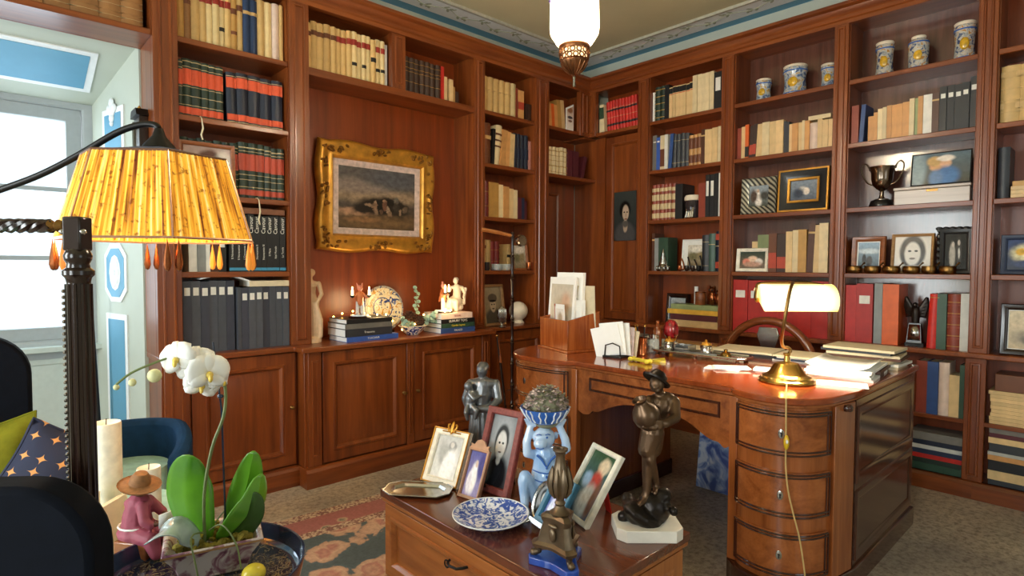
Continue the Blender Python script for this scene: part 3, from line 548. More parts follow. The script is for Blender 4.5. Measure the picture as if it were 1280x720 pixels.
# above the painting
row('A', 1.605, 2.20, Z1, 'left half above the painting', [('vb', .7, .30), ('vb', 1, .315), ('vb', 1.05, .315), ('vb', 1.05, .32), ('vb', .9, .315), ('vr', .85, .315), ('vr', .85, .315), ('vr', .9, .32), ('vd', .85, .325), ('vr2', .85, .32), ('vd', .75, .32), ('vr2', .8, .325), ('vk', .9, .31), ('vd', .85, .32), ('vd', .75, .315), ('lg', .5, .30)], d=0.2)
row('A', 2.34, 2.84, Z1, 'right half above the painting', [('dk', 1, .262), ('dk', 1, .262), ('dk', 1, .262), ('dk', 1, .262), ('dk', 1, .262), ('dk', 1, .262), ('dk', 1, .262), ('rs', .55, .26), ('cs', .65, .19), (None, .4, 0), ('cs', .8, .18), ('ts', .45, .13), ('ds', .8, .10)])
# bay right of the painting
row('A', 3.075, 3.64, Z1, 'top shelf right of the painting', [('vt', 1.2, .285), ('vt', 1, .29), ('vt', 1, .29), ('vt', 1, .29), ('vt', 1, .285), ('v2', 1, .29), ('ex', .35, .26), ('to', 1.1, .25), (None, .3, 0), ('ds', .5, .15), ('ds', .6, .15)])
row('A', 3.075, 3.645, Z2, 'second shelf right of painting', [('pe', .5, .34), ('br', 1.3, .34), ('bk', .5, .30, 3), ('cz', 1.1, .34, 6), ('pe', 1, .31, 6), ('pe', .7, .30, 5), ('cr', .9, .29, 3), ('nv', .75, .30), ('nv', .75, .30), ('nv', .75, .30), ('nv', .75, .30), ('pn', .5, .26)])
row('A', 3.075, 3.60, Z3, 'third shelf right of painting', [('rd', .55, .30), ('rd', .55, .30), ('ta', 1.5, .29), ('c2', .8, .28), ('pe', .9, .27), ('cr', .8, .26), ('c2', .7, .25), ('ma', .6, .19), ('nb', .5, .19), ('ma', .5, .17)])
row('A', 3.08, 3.33, Z4, 'fourth shelf right of the painting', [('v', 1, .26), ('vb', .9, .26), ('v', 1, .26), ('rd', 1, .25), ('rd', 1, .25)], setback=0.09, d=0.15)
row('A', 3.44, 3.60, Z4, 'fourth shelf behind the small frame', [('vk', 1, .23), ('vk', 1, .23), ('vk', 1, .23)], setback=0.12, d=0.14)
# corner bay
row('A', 3.825, 4.10, Z1, 'top shelf of the corner bay', [('pe', .6, .22, -2), ('pe', .5, .21, -4), ('or', .5, .21, -5), ('pe', .6, .21, -5), ('ta', .7, .26, -6), ('cr', .7, .27, -6)])
row('A', 3.825, 4.19, Z2, 'lower shelf of the corner bay', [('cb', 1, .25), ('cb', 1, .25), ('cb', 1, .255), ('cb', 1, .255), ('cb', 1, .26), ('cb', 1, .26), ('ma', 1.2, .25)])
row('A', 4.20, 4.36, Z2, 'lower corner shelf, right end', [('ma', 1.3, .25), (None, .5, 0), ('ma', .7, .22, 14)])
# above the panelled door
row('B', -3.565, -3.50, Z1, 'left end above the panelled door', [('yp', 1, .27), ('yp', .7, .27, -3)])
row('B', -3.475, -3.12, Z1, 'shelf above the panelled door', rep('rk', 10, 1, .285, -4))
# second bay behind the desk
P2 = 'shelf beside panelled door'
row('B', -2.965, -2.30, Z1, 'top '+P2, [('wp', .4, .26), ('dg', .95, .30), ('dg', .95, .30), ('bk', .8, .30)]+rep('pp', 7, .62, .27)+rep('c2', 5, .72, .315)+[('kw', 1.3, .30), ('cr', .4, .28)])
row('B', -2.965, -2.30, Z2, 'second '+P2, [('gy', .8, .31), ('be', .7, .29), ('il', .8, .30), ('wp', .6, .30), ('b2', .6, .30, 4), ('sl', .75, .29, 2), ('sl', .75, .29), ('sl', .75, .29), ('sl', .75, .285), ('tn', .7, .26), ('tn', .7, .26), ('tn', .7, .26), ('bw', .6, .29), ('cr', .5, .28), ('cr', .7, .28), ('cr', .9, .285), ('c2', .9, .29)])
row('B', -2.965, -2.66, Z3, 'third '+P2+', left end', [('rc', 1, .315), ('rc', 1, .315), ('rc', 1, .315), ('rc', 1, .315), ('rc', 1, .315), ('rc', 1, .31), ('bk', 1.8, .30)])
row('B', -2.51, -2.30, Z3, 'third '+P2+', right end', [('rb', 1.2, .285), ('kw', .7, .35), ('kw', .8, .35), ('bk', .8, .35), ('wp', .6, .35)])
row('B', -2.96, -2.79, Z4, 'fourth '+P2+', left end', [('bw', .5, .33), ('lv', .7, .29), ('gn', 1.6, .29)], d=0.15)
row('B', -2.475, -2.30, Z4, 'fourth '+P2+', right end', [('sl', 1.1, .30), ('gt', 1, .31), ('nk', 1, .33)])
# third bay: under the small jars
row('B', -2.185, -1.485, Z2, 'shelf below the three small jars', [('ex', .6, .245), ('cr', .6, .25), ('ob', .55, .26), ('kb', .5, .25, 2), ('kb', .5, .255, 3), ('cr', .9, .25), ('c2', 1.0, .255), ('cr', .9, .25), ('cr', 1, .25), ('dz', .3, .24), ('dz', .4, .23), ('cs', .4, .21), ('pe', .8, .21), ('cr', .5, .21), ('c2', .35, .22), ('pe', .6, .215), ('pk', 1, .19), ('cr', .6, .21), ('cr', .7, .2), ('cr', .6, .2)])
row('B', -1.92, -1.50, Z4, 'shelf above the brass desk lamp', [('bo', .9, .29), ('kb', 1, .285), ('cr', .7, .30), ('c2', .6, .31), ('ta', .9, .315), ('bw', .7, .35, 2), ('cr', .6, .34), ('c2', .9, .355)])
row('B', -2.09, -1.93, Z4, 'behind photograph above the desk lamp', [('cs', .5, .24), ('sg', 1.2, .29)], setback=0.12, d=0.1)
row('B', -2.185, -1.48, ZL, 'ledge behind the brass lamp', [('rw', 1, .405), ('rw', 1, .405), ('rr', 1, .405), ('rr', 1, .405), ('rr', 1, .405), ('rr', 1, .405)], d=0.22, setback=0.02)
# fourth bay: trophy bay
row('B', -1.372, -1.30, Z2, 'left end below the tall jars', [('rb', 1, .26), ('b2', .6, .255, 3)], d=0.17)
row('B', -1.27, -0.69, Z2, 'shelf below the tall jars', [('pe', .7, .17), ('pe', .5, .19), ('c2', .6, .21), ('c2', .5, .215), ('pe', .6, .22), ('pe', .6, .22), ('pe', .7, .22), ('pe', .8, .225), ('c2', .6, .24), ('sg', .35, .24), ('pe', .6, .245), ('wp', 1, .25), ('bw', .8, .25), ('kl', .8, .28), ('kl', .8, .28), ('kl', .8, .28), ('kl', .8, .28), ('kl', .8, .31)])
row('B', -1.375, -1.06, ZL, 'ledge beside the winged award', [('rr', .9, .39), ('rw', 1.35, .395), (None, .08, 0), ('lv', .65, .40), ('og', 1.25, .40)], d=0.22, setback=0.02)
row('B', -0.905, -0.69, ZL, 'ledge right of the winged award', [('rgd', .9, .345, 2), ('gn', .9, .345), ('bg', 1.2, .345), ('mr', .8, .35)], d=0.2, setback=0.02)
row('B', -0.95, -0.675, 0.47, 'low shelf beside the desk', [('ex', 1, .33), ('b2', 1, .33), ('pk', .95, .33), ('cr', .9, .26), ('gn', .9, .33)], d=0.18, setback=0.02)
# right edge bay
row('B', -0.585, -0.15, Z2, 'second shelf at the right edge', [('vl', 1, .33), ('vl', 1, .33), ('vl', 1, .33), ('vl', 1, .33), ('vl', 1, .33)])
row('B', -0.585, -0.53, Z3, 'third shelf at the right edge', [('gd', 1, .30)])
# ------------------------------------------------------------------ desk
def smooth_path(pts, n=6):
    out = []; k = len(pts)
    for i in range(k-1):
        p0, p1, p2, p3 = pts[max(i-1, 0)], pts[i], pts[i+1], pts[min(i+2, k-1)]
        for j in range(n):
            t = j/n
            out.append(tuple(0.5*((2*p1[d])+(-p0[d]+p2[d])*t+(2*p0[d]-5*p1[d]+4*p2[d]-p3[d])*t*t+(-p0[d]+3*p1[d]-3*p2[d]+p3[d])*t**3) for d in range(len(p1))))
    out.append(tuple(pts[-1])); return out
def offset(pts, d):
    """shift an open plan path sideways by d (to the left of travel)"""
    o = []
    for i, p in enumerate(pts):
        a, b = pts[max(i-1, 0)], pts[min(i+1, len(pts)-1)]; tx, ty = b[0]-a[0], b[1]-a[1]; l = math.hypot(tx, ty) or 1
        o.append((p[0]-ty/l*d, p[1]+tx/l*d))
    return o
DK = thing('desk', 'large bow-fronted wooden pedestal desk with glossy reddish top', 'desk', (3.05, 1.76, 0))
DL = (-3.05, -1.76, 0); ZD = 0.87
wr = smooth_path([(2.429, 1.205), (2.392, 1.165), (2.366, 1.10), (2.358, 1.03), (2.37, .96), (2.405, .90), (2.465, .852), (2.545, .82)], 4)
wl = smooth_path([(2.66, 2.70), (2.52, 2.665), (2.42, 2.60), (2.36, 2.50), (2.341, 2.39), (2.349, 2.27), (2.376, 2.171), (2.426, 2.115)], 4)
out = [(3.73, 2.72), (2.80, 2.72)] + wl + wr + [(2.75, 0.79), (3.73, 0.79)]
MB().prism(out, 0.842, ZD).build('desk_top', 'desk_top', DK, DL, bevel=0.006, smooth=30)
ins = offset(out, 0.014)
MB().prism(ins, 0.828, 0.842).build('top_moulding', 'desk_h', DK, DL, bevel=0.003, smooth=30)
def pedestal(curve, yin, yout, xback, side_mat):
    s = 1 if yout > yin else -1
    c2 = offset(curve, 0.03); a = c2 if s < 0 else c2
    if s < 0: poly = [(2.46, yin)] + a[1:] + [(2.75, yout), (xback, yout), (xback, yin)]
    else: poly = [(xback, yin), (xback, yout), (2.80, yout)] + a[:-1] + [(2.46, yin)]
    MB().prism(poly, 0.10, 0.828).build('pedestal', 'desk_v', DK, DL, smooth=30)
    po = []
    cx = sum(p[0] for p in poly)/len(poly); cy = sum(p[1] for p in poly)/len(poly)
    c3 = offset(curve, 0.005)
    if s < 0: pl = [(2.44, yin+0.012)] + c3[1:] + [(2.75, yout-0.022), (xback+0.012, yout-0.022), (xback+0.012, yin+0.012)]
    else: pl = [(xback+0.012, yin-0.012), (xback+0.012, yout+0.02), (2.80, yout+0.02)] + c3[:-1] + [(2.44, yin-0.012)]
    MB().prism(pl, 0.0, 0.10).build('plinth', 'desk_shade_and_trim', DK, DL, bevel=0.006, smooth=30)
    # three bowed drawers
    n = len(curve); cut = curve[3:n] if s < 0 else curve[2:n-2]
    for z0, z1 in ((0.625, 0.815), (0.372, 0.562), (0.125, 0.312)):
        f = offset(cut, 0.018); bck = offset(cut, 0.032)
        d = MB().prism(f+bck[::-1], z0, z1).build('drawer', 'desk_h', DK, DL, smooth=30)
        b = MB(); e = offset(cut, 0.016)
        for zz in (z0+0.008, z0+0.022, z1-0.008, z1-0.02): b.tube([(x, y, zz) for x, y in e], 0.0042, 6)
        for q in (e[0], e[-1], e[1], e[-2]): b.tube([(q[0], q[1], z0+0.01), (q[0], q[1], z1-0.01)], 0.004, 6)
        b.build('moulding', 'desk_shade_and_trim', d)
        m = f[len(f)//2]; m2 = f[len(f)//2+1]; ang = math.atan2(m2[1]-m[1], m2[0]-m[0])
        b = MB().at((m[0], m[1], (z0+z1)/2), (R(90), 0, ang)); b.lathe([(0.012, -0.001), (0.012, 0.003), (0.010, 0.004), (0, 0.004)], 12, sy=1.6)
        b.mat(1).box(-0.003, 0.003, -0.012, 0.002, 0.003, 0.0046); b.at((m[0], m[1], (z0+z1)/2+0.003), (R(90), 0, ang)).lathe([(0.005, 0.003), (0.005, 0.0047), (0, 0.0047)], 8)
        b.build('keyhole', ['silver', 'black'], d)
pedestal(wr, 1.205, 0.813, 3.70, 'desk_shade_and_trim'); pedestal(wl, 2.115, 2.70, 3.42, 'desk_shade_and_trim')
# corner strips
for x0, y0, x1, y1 in ((2.575, 0.826, 2.735, 0.800), (2.432, 1.172, 2.432, 1.212)):
    dx, dy = x1-x0, y1-y0; l = math.hypot(dx, dy)
    st = MB().prism([(x0, y0), (x1, y1), (x1+0.02*(1 if dy < 0 else 1), y1+0.03*(1 if dy < 0 else 0)), (x0+0.02, y0+0.03*(1 if dy < 0 else 0))], 0.10, 0.828).build('corner_strip', 'desk_v', DK, DL, bevel=0.004)
MB().box(2.42, 2.46, 2.088, 2.128, 0.10, 0.828).build('corner_strip', 'desk_v', DK, DL, bevel=0.004)
MB().at((2.655, 0.808, 0.81)).lathe([(0.018, -0.012), (0.022, -0.004), (0.022, 0.006), (0.016, 0.014)], 14).build('strip_cap', 'desk_shade_and_trim', DK, DL)
# right end: two sunk panels
root = MB().box(2.75, 3.69, 0.802, 0.816, 0.10, 0.828).build('end_panel', 'desk_shade_and_trim', DK, DL)
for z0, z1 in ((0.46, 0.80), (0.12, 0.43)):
    b = MB(); b.frame(2.77, 3.67, z0, z1, [(0.0, 0.802), (0.004, 0.795), (0.03, 0.795), (0.045, 0.799), (0.05, 0.8015)]); b.build('moulding', 'desk_shade_and_trim', root)
# front apron between the pedestals: shaped lower edge, sunk panel
ed = smooth_path([(2.088, .60), (2.055, .585), (2.013, .59), (1.985, .612), (1.95, .614), (1.88, .648), (1.78, .683), (1.65, .696), (1.52, .69), (1.42, .672), (1.345, .632), (1.30, .612), (1.262, .608), (1.235, .588), (1.212, .60)], 3)
poly = [(2.088, 0.828)] + ed + [(1.212, 0.828)]
ap = MB().prism([(y, z) for y, z in poly], 2.436, 2.456, 'yz').build('apron', 'desk_h', DK, DL, smooth=30)
b = MB().at((2.436, 0, 0), (0, 0, -PI/2)); b.frame(-2.01, -1.255, 0.718, 0.792, [(0, 0), (0.003, -0.007), (0.010, -0.007), (0.014, 0.001)]); b.build('moulding', 'desk_shade_and_trim', ap)
MB().box(3.40, 3.42, 1.21, 2.11, 0.62, 0.828).build('back_rail', 'desk_v', DK, DL)
# ------------------------------------------------------------------ chest in front of the desk
CH = thing('chest', 'low wooden chest with panelled front, covered with frames and figures', 'chest', (1.545, 1.61, 0), -PI/2); ZC = 0.45
MB().box(-0.55, 0.55, -0.305, 0.31, 0.418, ZC).build('lid', 'chest_top', CH, bevel=0.004)
MB().box(-0.545, 0.545, -0.30, 0.305, 0.40, 0.418).build('lid_moulding', 'chest_h', CH, bevel=0.004)
MB().box(-0.53, 0.53, -0.27, 0.29, 0.07, 0.40).build('body', 'chest_v', CH, bevel=0.003)
MB().box(-0.545, 0.545, -0.295, 0.305, 0.0, 0.07).build('plinth', 'chest_h', CH, bevel=0.006)
for x0, x1 in ((-0.53, 0.53),): panel_door(CH, x0, x1, 0.085, 0.392, -0.293, 0.05, 'chest_h', name='front_panel')
b = MB().at((0.53, 0, 0), (0, 0, PI/2)); b.frame(-0.27, 0.28, 0.085, 0.392, [(0, 0), (0.0, -0.008), (0.05, -0.008), (0.056, -0.013), (0.066, -0.01), (0.07, 0.0)]); b.build('end_frame', 'chest_v', CH)
b = MB(); b.tube([(-0.05, -0.31, 0.335), (-0.045, -0.325, 0.33), (-0.02, -0.335, 0.333), (0.02, -0.335, 0.338), (0.035, -0.32, 0.34), (0.04, -0.30, 0.34)], 0.005, 6)
b.tube([(-0.055+0.013*math.cos(a), -0.32, 0.322+0.013*math.sin(a)) for a in [k*PI/5 for k in range(10)]], 0.0035, 6, closed=True); b.build('handle', 'iron', CH)
# ------------------------------------------------------------------ picture frames
def photo_frame(label, loc, rz, lean, w, h, prof, fm, pic, matw=0.0, matm='card_white', back=True, group=None, name='photo_frame', border=None, cat='photo frame', strut_m='dark_wood'):
    """leans back by lean degrees; prof = moulding section [(inset, y)]; front towards local -y"""
    r = thing(name, label, cat, loc, rz, group, rx=-R(lean)); bd = prof[-1][0]
    MB().frame(-w/2, w/2, 0, h, [(0, 0.012)]+prof+[(bd, 0.008)], back=True).build('frame', fm, r, smooth=25)
    x0, x1, z0, z1 = -w/2+bd, w/2-bd, bd, h-bd
    if matw: MB().frame(x0-.001, x1+.001, z0-.001, z1+.001, [(0, 0.003), (matw, 0.003), (matw+0.001, 0.0045)]).build('mount', matm, r, smooth=0)
    k = matw
    MB().add([(x0+k, 0.0046, z0+k), (x1-k, 0.0046, z0+k), (x1-k, 0.0046, z1-k), (x0+k, 0.0046, z1-k)], [(0, 1, 2, 3)]).build('picture', pic, r, smooth=0)
    if back:
        L_ = h*0.72; st = MB(); st.box(-0.018, 0.018, 0.0, 0.004, -L_, 0); st.build('strut', strut_m, r, (0, 0.014, h*0.72), (R(lean)+R(12) if lean else R(14), 0, 0))
    return r
PF = {'flat': [(0, -0.004), (0.004, -0.008), (0.014, -0.008), (0.018, -0.003)], 'wide': [(0, -0.006), (0.006, -0.014), (0.02, -0.016), (0.03, -0.009), (0.036, -0.004)], 'thin': [(0, -0.003), (0.002, -0.005), (0.007, -0.005), (0.009, -0.001)]}
pic_mat('pic_bride', 'c9c9c6', 'e8e8e6', [(.62, .75, .16, .14, '9a9a98'), (.35, .55, .2, .3, 'b5b5b2', .4, 20), (.62, .3, .25, .4, 'ffffff', .3, -15), (.6, .8, .08, .07, 'd8d2cc')], 0.12)
pic_mat('pic_purple', '5a5a9a', '9a8fb8', [(.45, .4, .22, .35, 'f4f0f0', .3), (.5, .72, .08, .08, 'd9c0b0'), (.25, .3, .15, .25, 'e8e2ea', .3), (.8, .7, .2, .3, '4a4484', .4)], 0.15)
pic_mat('pic_bw_man', '6a6e72', '2a2c30', [(.5, .6, .5, .5, '9a9ea2', .5), (.5, .16, .42, .28, '1b1c20', .2), (.5, .64, .27, .24, '2a2a2c', .15), (.5, .58, .2, .2, 'd2d0cc', .15), (.43, .61, .04, .018, '333333', .3), (.57, .61, .04, .018, '333333', .3), (.5, .48, .06, .014, '6a5a58', .3), (.5, .36, .08, .06, 'b4b2ae', .3)], 0.1, warp=.02)
pic_mat('pic_girl', '3d5a3a', '4a6a86', [(.62, .74, .16, .15, 'd9b89a', .3), (.66, .82, .2, .12, 'e4d2b4', .4), (.58, .52, .22, .2, 'c4493c', .3), (.55, .25, .3, .25, 'dfe6ee', .35), (.25, .55, .16, .12, '9ab8d8', .4), (.8, .3, .12, .3, '8a5a3c', .4)], 0.2)
pic_mat('pic_blue', '7a8fd0', '5a64b4', [(.4, .6, .25, .3, 'c8cdea', .5), (.6, .3, .3, .25, '8a6ab0', .5), (.3, .25, .2, .2, 'dfe2f2', .5)], 0.2)
plain('leather_frame', '7d3a33', 0.3, var=0.3, scale=60); plain('white_gold', 'efe8d6', 0.35); plain('teal_frame', '2f6580', 0.3); plain('rose_gold', 'b58a6c', 0.3, 0.6)
f = photo_frame('white and gold frame topped with a fleur-de-lis, wedding photograph', (1.45, 2.028, ZC), R(-75.8), 25.5, 0.20, 0.24, [(0, -0.006), (0.003, -0.010), (0.006, -0.006), (0.024, -0.006), (0.027, -0.009), (0.031, -0.003)], 'white_gold', 'pic_bride', group='frames on the chest')
MB().frame(-0.10, 0.10, 0, 0.24, [(0.0, -0.007), (0.002, -0.0125), (0.005, -0.0125), (0.007, -0.007)]).build('gilt_edge', 'gilt', f)
b = MB(); b.ell((0, -0.012, 0.245), (0.009, 0.006, 0.03), 8, 6); b.tube([(-0.012, -0.012, 0.232), (-0.022, -0.012, 0.245), (-0.024, -0.012, 0.256), (-0.016, -0.012, 0.26)], 0.005, 6); b.tube([(0.012, -0.012, 0.232), (0.022, -0.012, 0.245), (0.024, -0.012, 0.256), (0.016, -0.012, 0.26)], 0.005, 6); b.box(-0.02, 0.02, -0.016, -0.008, 0.228, 0.236); b.tube([(-0.05, -0.01, 0.226), (0.05, -0.01, 0.226)], 0.003, 6); b.build('fleur_ornament', 'gilt', f)
f = photo_frame('small carved rose-gold frame with purple-toned picture', (1.449, 1.826, ZC), R(-79.5), 23.2, 0.107, 0.20, [(0, -0.004), (0.003, -0.008), (0.008, -0.008), (0.011, -0.002)], 'rose_gold', 'pic_purple', group='frames on the chest')
b = MB(); b.prism([(-0.053, 0.195), (0.053, 0.195), (0.045, 0.21), (0.05, 0.218), (0.03, 0.215), (0.02, 0.232), (0, 0.24), (-0.02, 0.232), (-0.03, 0.215), (-0.05, 0.218), (-0.045, 0.21)], -0.006, 0.004, 'xz'); b.prism([(-0.053, 0.003), (-0.056, -0.006+0.007), (-0.03, 0.001), (0.03, 0.001), (0.056, 0.001), (0.053, 0.012), (-0.053, 0.012)], -0.008, -0.003, 'xz'); b.build('crest', 'rose_gold', f)['kind'] = 'stuff'
photo_frame('tall burgundy leather frame with a black and white portrait', (1.552, 1.806, ZC), R(-81), 19.2, 0.196, 0.353, [(0, -0.008), (0.004, -0.013), (0.026, -0.013), (0.031, -0.006)], 'leather_frame', 'pic_bw_man', group='frames on the chest')
photo_frame('tilted silver frame with colour photograph of a person in red', (1.62, 1.413, ZC), R(-108), 33, 0.192, 0.29, [(0, -0.005), (0.003, -0.010), (0.016, -0.010), (0.02, -0.003)], 'white_gold', 'pic_girl', group='frames on the chest', strut_m='bk_bred')
f = photo_frame('small teal frame on a silver easel foot behind the candlestick', (1.456, 1.40, ZC+0.028), R(-102), 33, 0.132, 0.181, [(0, -0.005), (0.003, -0.009), (0.02, -0.009), (0.024, -0.003)], 'teal_frame', 'pic_blue', group='frames on the chest')
b = MB(); b.box(-0.07, 0.07, -0.02, 0.0, -0.012, 0.0); b.prism([(-0.075, -0.012), (0.075, -0.012), (0.07, 0.004), (-0.07, 0.004)], -0.022, -0.014, 'xz'); b.limb((-0.066, -0.018, -0.01), (-0.075, -0.03, -0.026), 0.006, 0.004); b.limb((0.066, -0.018, -0.01), (0.07, -0.026, -0.024), 0.006, 0.004); b.build('easel_foot', 'silver', f)
# oval frame lying against the monkey
f = thing('oval_frame', 'small oval silver frame standing behind the teal frame', 'photo frame', (1.50, 1.475, ZC), R(-95), 'frames on the chest', rx=-R(22))
b = MB(); b.tube([(0.05*math.sin(a), 0, 0.075+0.072*math.cos(a)) for a in [k*PI/14 for k in range(28)]], 0.010, 8, closed=True); b.build('frame', 'silver', f)
b = MB().at((0, 0.004, 0.075), (R(90), 0, 0)); b.lathe([(0, 0), (0.048, 0), (0.048, 0.003), (0, 0.003)], 24, sy=1.42); b.build('picture', 'pic_bw_man', f)
# ------------------------------------------------------------------ tray, plate, candlestick on the chest
t = thing('tray', 'octagonal silver tray at the corner of the chest', 'tray', (1.342, 2.022, ZC), R(-50))
oc = lambda a, bb, cc: [(-a+cc, -bb), (a-cc, -bb), (a, -bb+cc), (a, bb-cc), (a-cc, bb), (-a+cc, bb), (-a, bb-cc), (-a, -bb+cc)]
b = MB(); lv = [(0.10, 0.045, 0.03, 0.003), (0.105, 0.05, 0.032, 0.003), (0.112, 0.056, 0.034, 0.012), (0.14, 0.078, 0.042, 0.014), (0.142, 0.08, 0.043, 0.012), (0.11, 0.052, 0.033, 0.0)]
vs = []; [vs.extend([(x, y, z) for x, y in oc(a, bb, cc)]) for a, bb, cc, z in lv]
fs = [tuple(range(8))]+[(i*8+k, i*8+(k+1) % 8, (i+1)*8+(k+1) % 8, (i+1)*8+k) for i in range(5) for k in range(8)]+[tuple(40+k for k in range(8))]
b.add(vs, fs); b.build('dish', 'silver', t, smooth=25)
MB().tube([(x*1.0, y, 0.0135) for x, y in oc(0.14, 0.078, 0.042)], 0.0025, 6, closed=True).build('rim', 'silver', t)
def delft(name, ground, ink, scale=26, thr=(0.47, 0.55), rough=0.12, kind='noise', detail=3, distort=1.5):
    return ramp_mat(name, [(thr[0], ink), ((thr[0]+thr[1])/2, '7f97c8'), (thr[1], ground)], scale, rough, kind, detail, 0, 0.5, distort)
delft('delft_fine', 'e4e9f2', '3a57a8', 42, (0.46, 0.56)); delft('delft_bowl', 'ece8dc', '23357c', 24, (0.44, 0.5))
pl = thing('plate', 'blue and white patterned dish on the front of the chest', 'plate', (1.378, 1.60, ZC))
MB().lathe([(0.0, 0.010), (0.07, 0.010), (0.095, 0.014), (0.138, 0.034), (0.1415, 0.036), (0.139, 0.031), (0.095, 0.008), (0.075, 0.0), (0.068, 0.0), (0.066, 0.005), (0, 0.005)], 48).build('dish', 'delft_fine', pl, smooth=60)
MB().tube([(0.1405*math.cos(a), 0.1405*math.sin(a), 0.0355) for a in [k*PI/24 for k in range(48)]], 0.0022, 6, closed=True).build('rim', 'stucco_white', pl)
plain('cobalt', '2c4fa8', 0.15, var=0.2, coat=0.5); plain('silver_gilt', '756450', 0.38, 0.8, 0.4, 16)
cs = thing('candlestick', 'ornate bronze candlestick on a cobalt blue base', 'candlestick', (1.345, 1.225, ZC), CAMROT+R(20))
tri = lambda r, n=3, q=0.0: [(r*math.sin(2*PI*k/n+q), -r*math.cos(2*PI*k/n+q)) for k in range(n)]
def trifoil(r):
    o = []
    for k in range(3):
        a = 2*PI*k/3
        for da, rr in ((-0.22, 1.0), (0, 1.03), (0.22, 1.0), (0.65, 0.62), (1.047, 0.52), (1.44, 0.62)): o.append((r*rr*math.sin(a+da), -r*rr*math.cos(a+da)))
    return o
MB().prism(trifoil(0.098), 0, 0.024).build('base_plate', 'cobalt', cs, bevel=0.003, smooth=50)
for k in range(3):
    a = 2*PI*k/3; x, y = math.sin(a), -math.cos(a); b = MB(); b.chain([(x*.055, y*.055, .07), (x*.072, y*.072, .055), (x*.066, y*.066, .038), (x*.084, y*.084, .032)], [.012, .011, .009, .012]); b.build('paw_foot', 'silver_gilt', cs)
b = MB(); lv = [(0.085, 0.058), (0.088, 0.068), (0.07, 0.076), (0.052, 0.135), (0.058, 0.145), (0.06, 0.155), (0.045, 0.165)]
vs = []
for r, z in lv: vs += [(x, y, z) for x, y in [(q[0], q[1]) for q in trifoil(r)]]
n = 18; b.add(vs, [tuple(range(n))[::-1], tuple((len(lv)-1)*n+k for k in range(n))]+[(i*n+k, i*n+(k+1) % n, (i+1)*n+(k+1) % n, (i+1)*n+k) for i in range(len(lv)-1) for k in range(n)]); b.build('pyramid', 'silver_gilt', cs, smooth=30)
b = MB()
for k in range(3):
    a = 2*PI*k/3+PI/3; b.ell((0.042*math.sin(a), -0.042*math.cos(a), 0.105), (0.012, 0.006, 0.022), 8, 6, (0, 0, a)); b.ell((0.042*math.sin(a), -0.042*math.cos(a), 0.135), (0.018, 0.006, 0.007), 8, 6, (0, 0, a))
b.build('relief', 'silver_gilt', cs)['kind'] = 'stuff'
MB().lathe([(0.03, 0.16), (0.034, 0.168), (0.02, 0.178), (0.014, 0.19), (0.018, 0.198), (0.013, 0.206), (0.014, 0.214), (0.026, 0.235), (0.031, 0.262), (0.026, 0.295), (0.018, 0.32), (0.014, 0.345), (0.018, 0.36), (0.024, 0.366), (0.024, 0.372), (0.012, 0.372), (0.010, 0.36)], 24).build('stem', 'silver_gilt', cs)
for k in range(8):
    a = k*PI/4; lf = MB(); lf.tube([(math.sin(a)*r, -math.cos(a)*r, z) for r, z in ((0.018, .215), (0.029, .235), (0.034, .262), (0.030, .29), (0.026, .312))], [0.004, 0.009, 0.011, 0.008, 0.002], 6); lf.build('leaf', 'silver_gilt', cs)
# ------------------------------------------------------------------ figures on the chest
plain('stone_plinth', 'e3ddd2', 0.4, var=0.06)
bs = thing('statue', 'dark bronze statue of a boy in a hat cradling a jug', 'statue', (1.735, 1.165, ZC), CAMROT)
MB().prism(oc(0.115, 0.085, 0.03), 0, 0.042).build('plinth', 'stone_plinth', bs, bevel=0.002)
random.seed(3); b = MB()
for c_, r_ in (((-.01, 0, .06), (.095, .07, .035)), ((.03, .01, .09), (.065, .055, .05)), ((-.04, -.01, .075), (.05, .045, .04)), ((.055, .01, .125), (.035, .035, .04)), ((.02, .02, .12), (.04, .035, .03))): b.ell(c_, r_, 10, 8, (random.random(), random.random(), random.random()))
for k in range(16): b.ell((random.uniform(-.09, .085), random.uniform(-.06, .05), random.uniform(.05, .11)), random.uniform(.012, .026), 7, 5)
b.build('rock', 'dark_bronze', bs, remesh=0.006, relax=1)
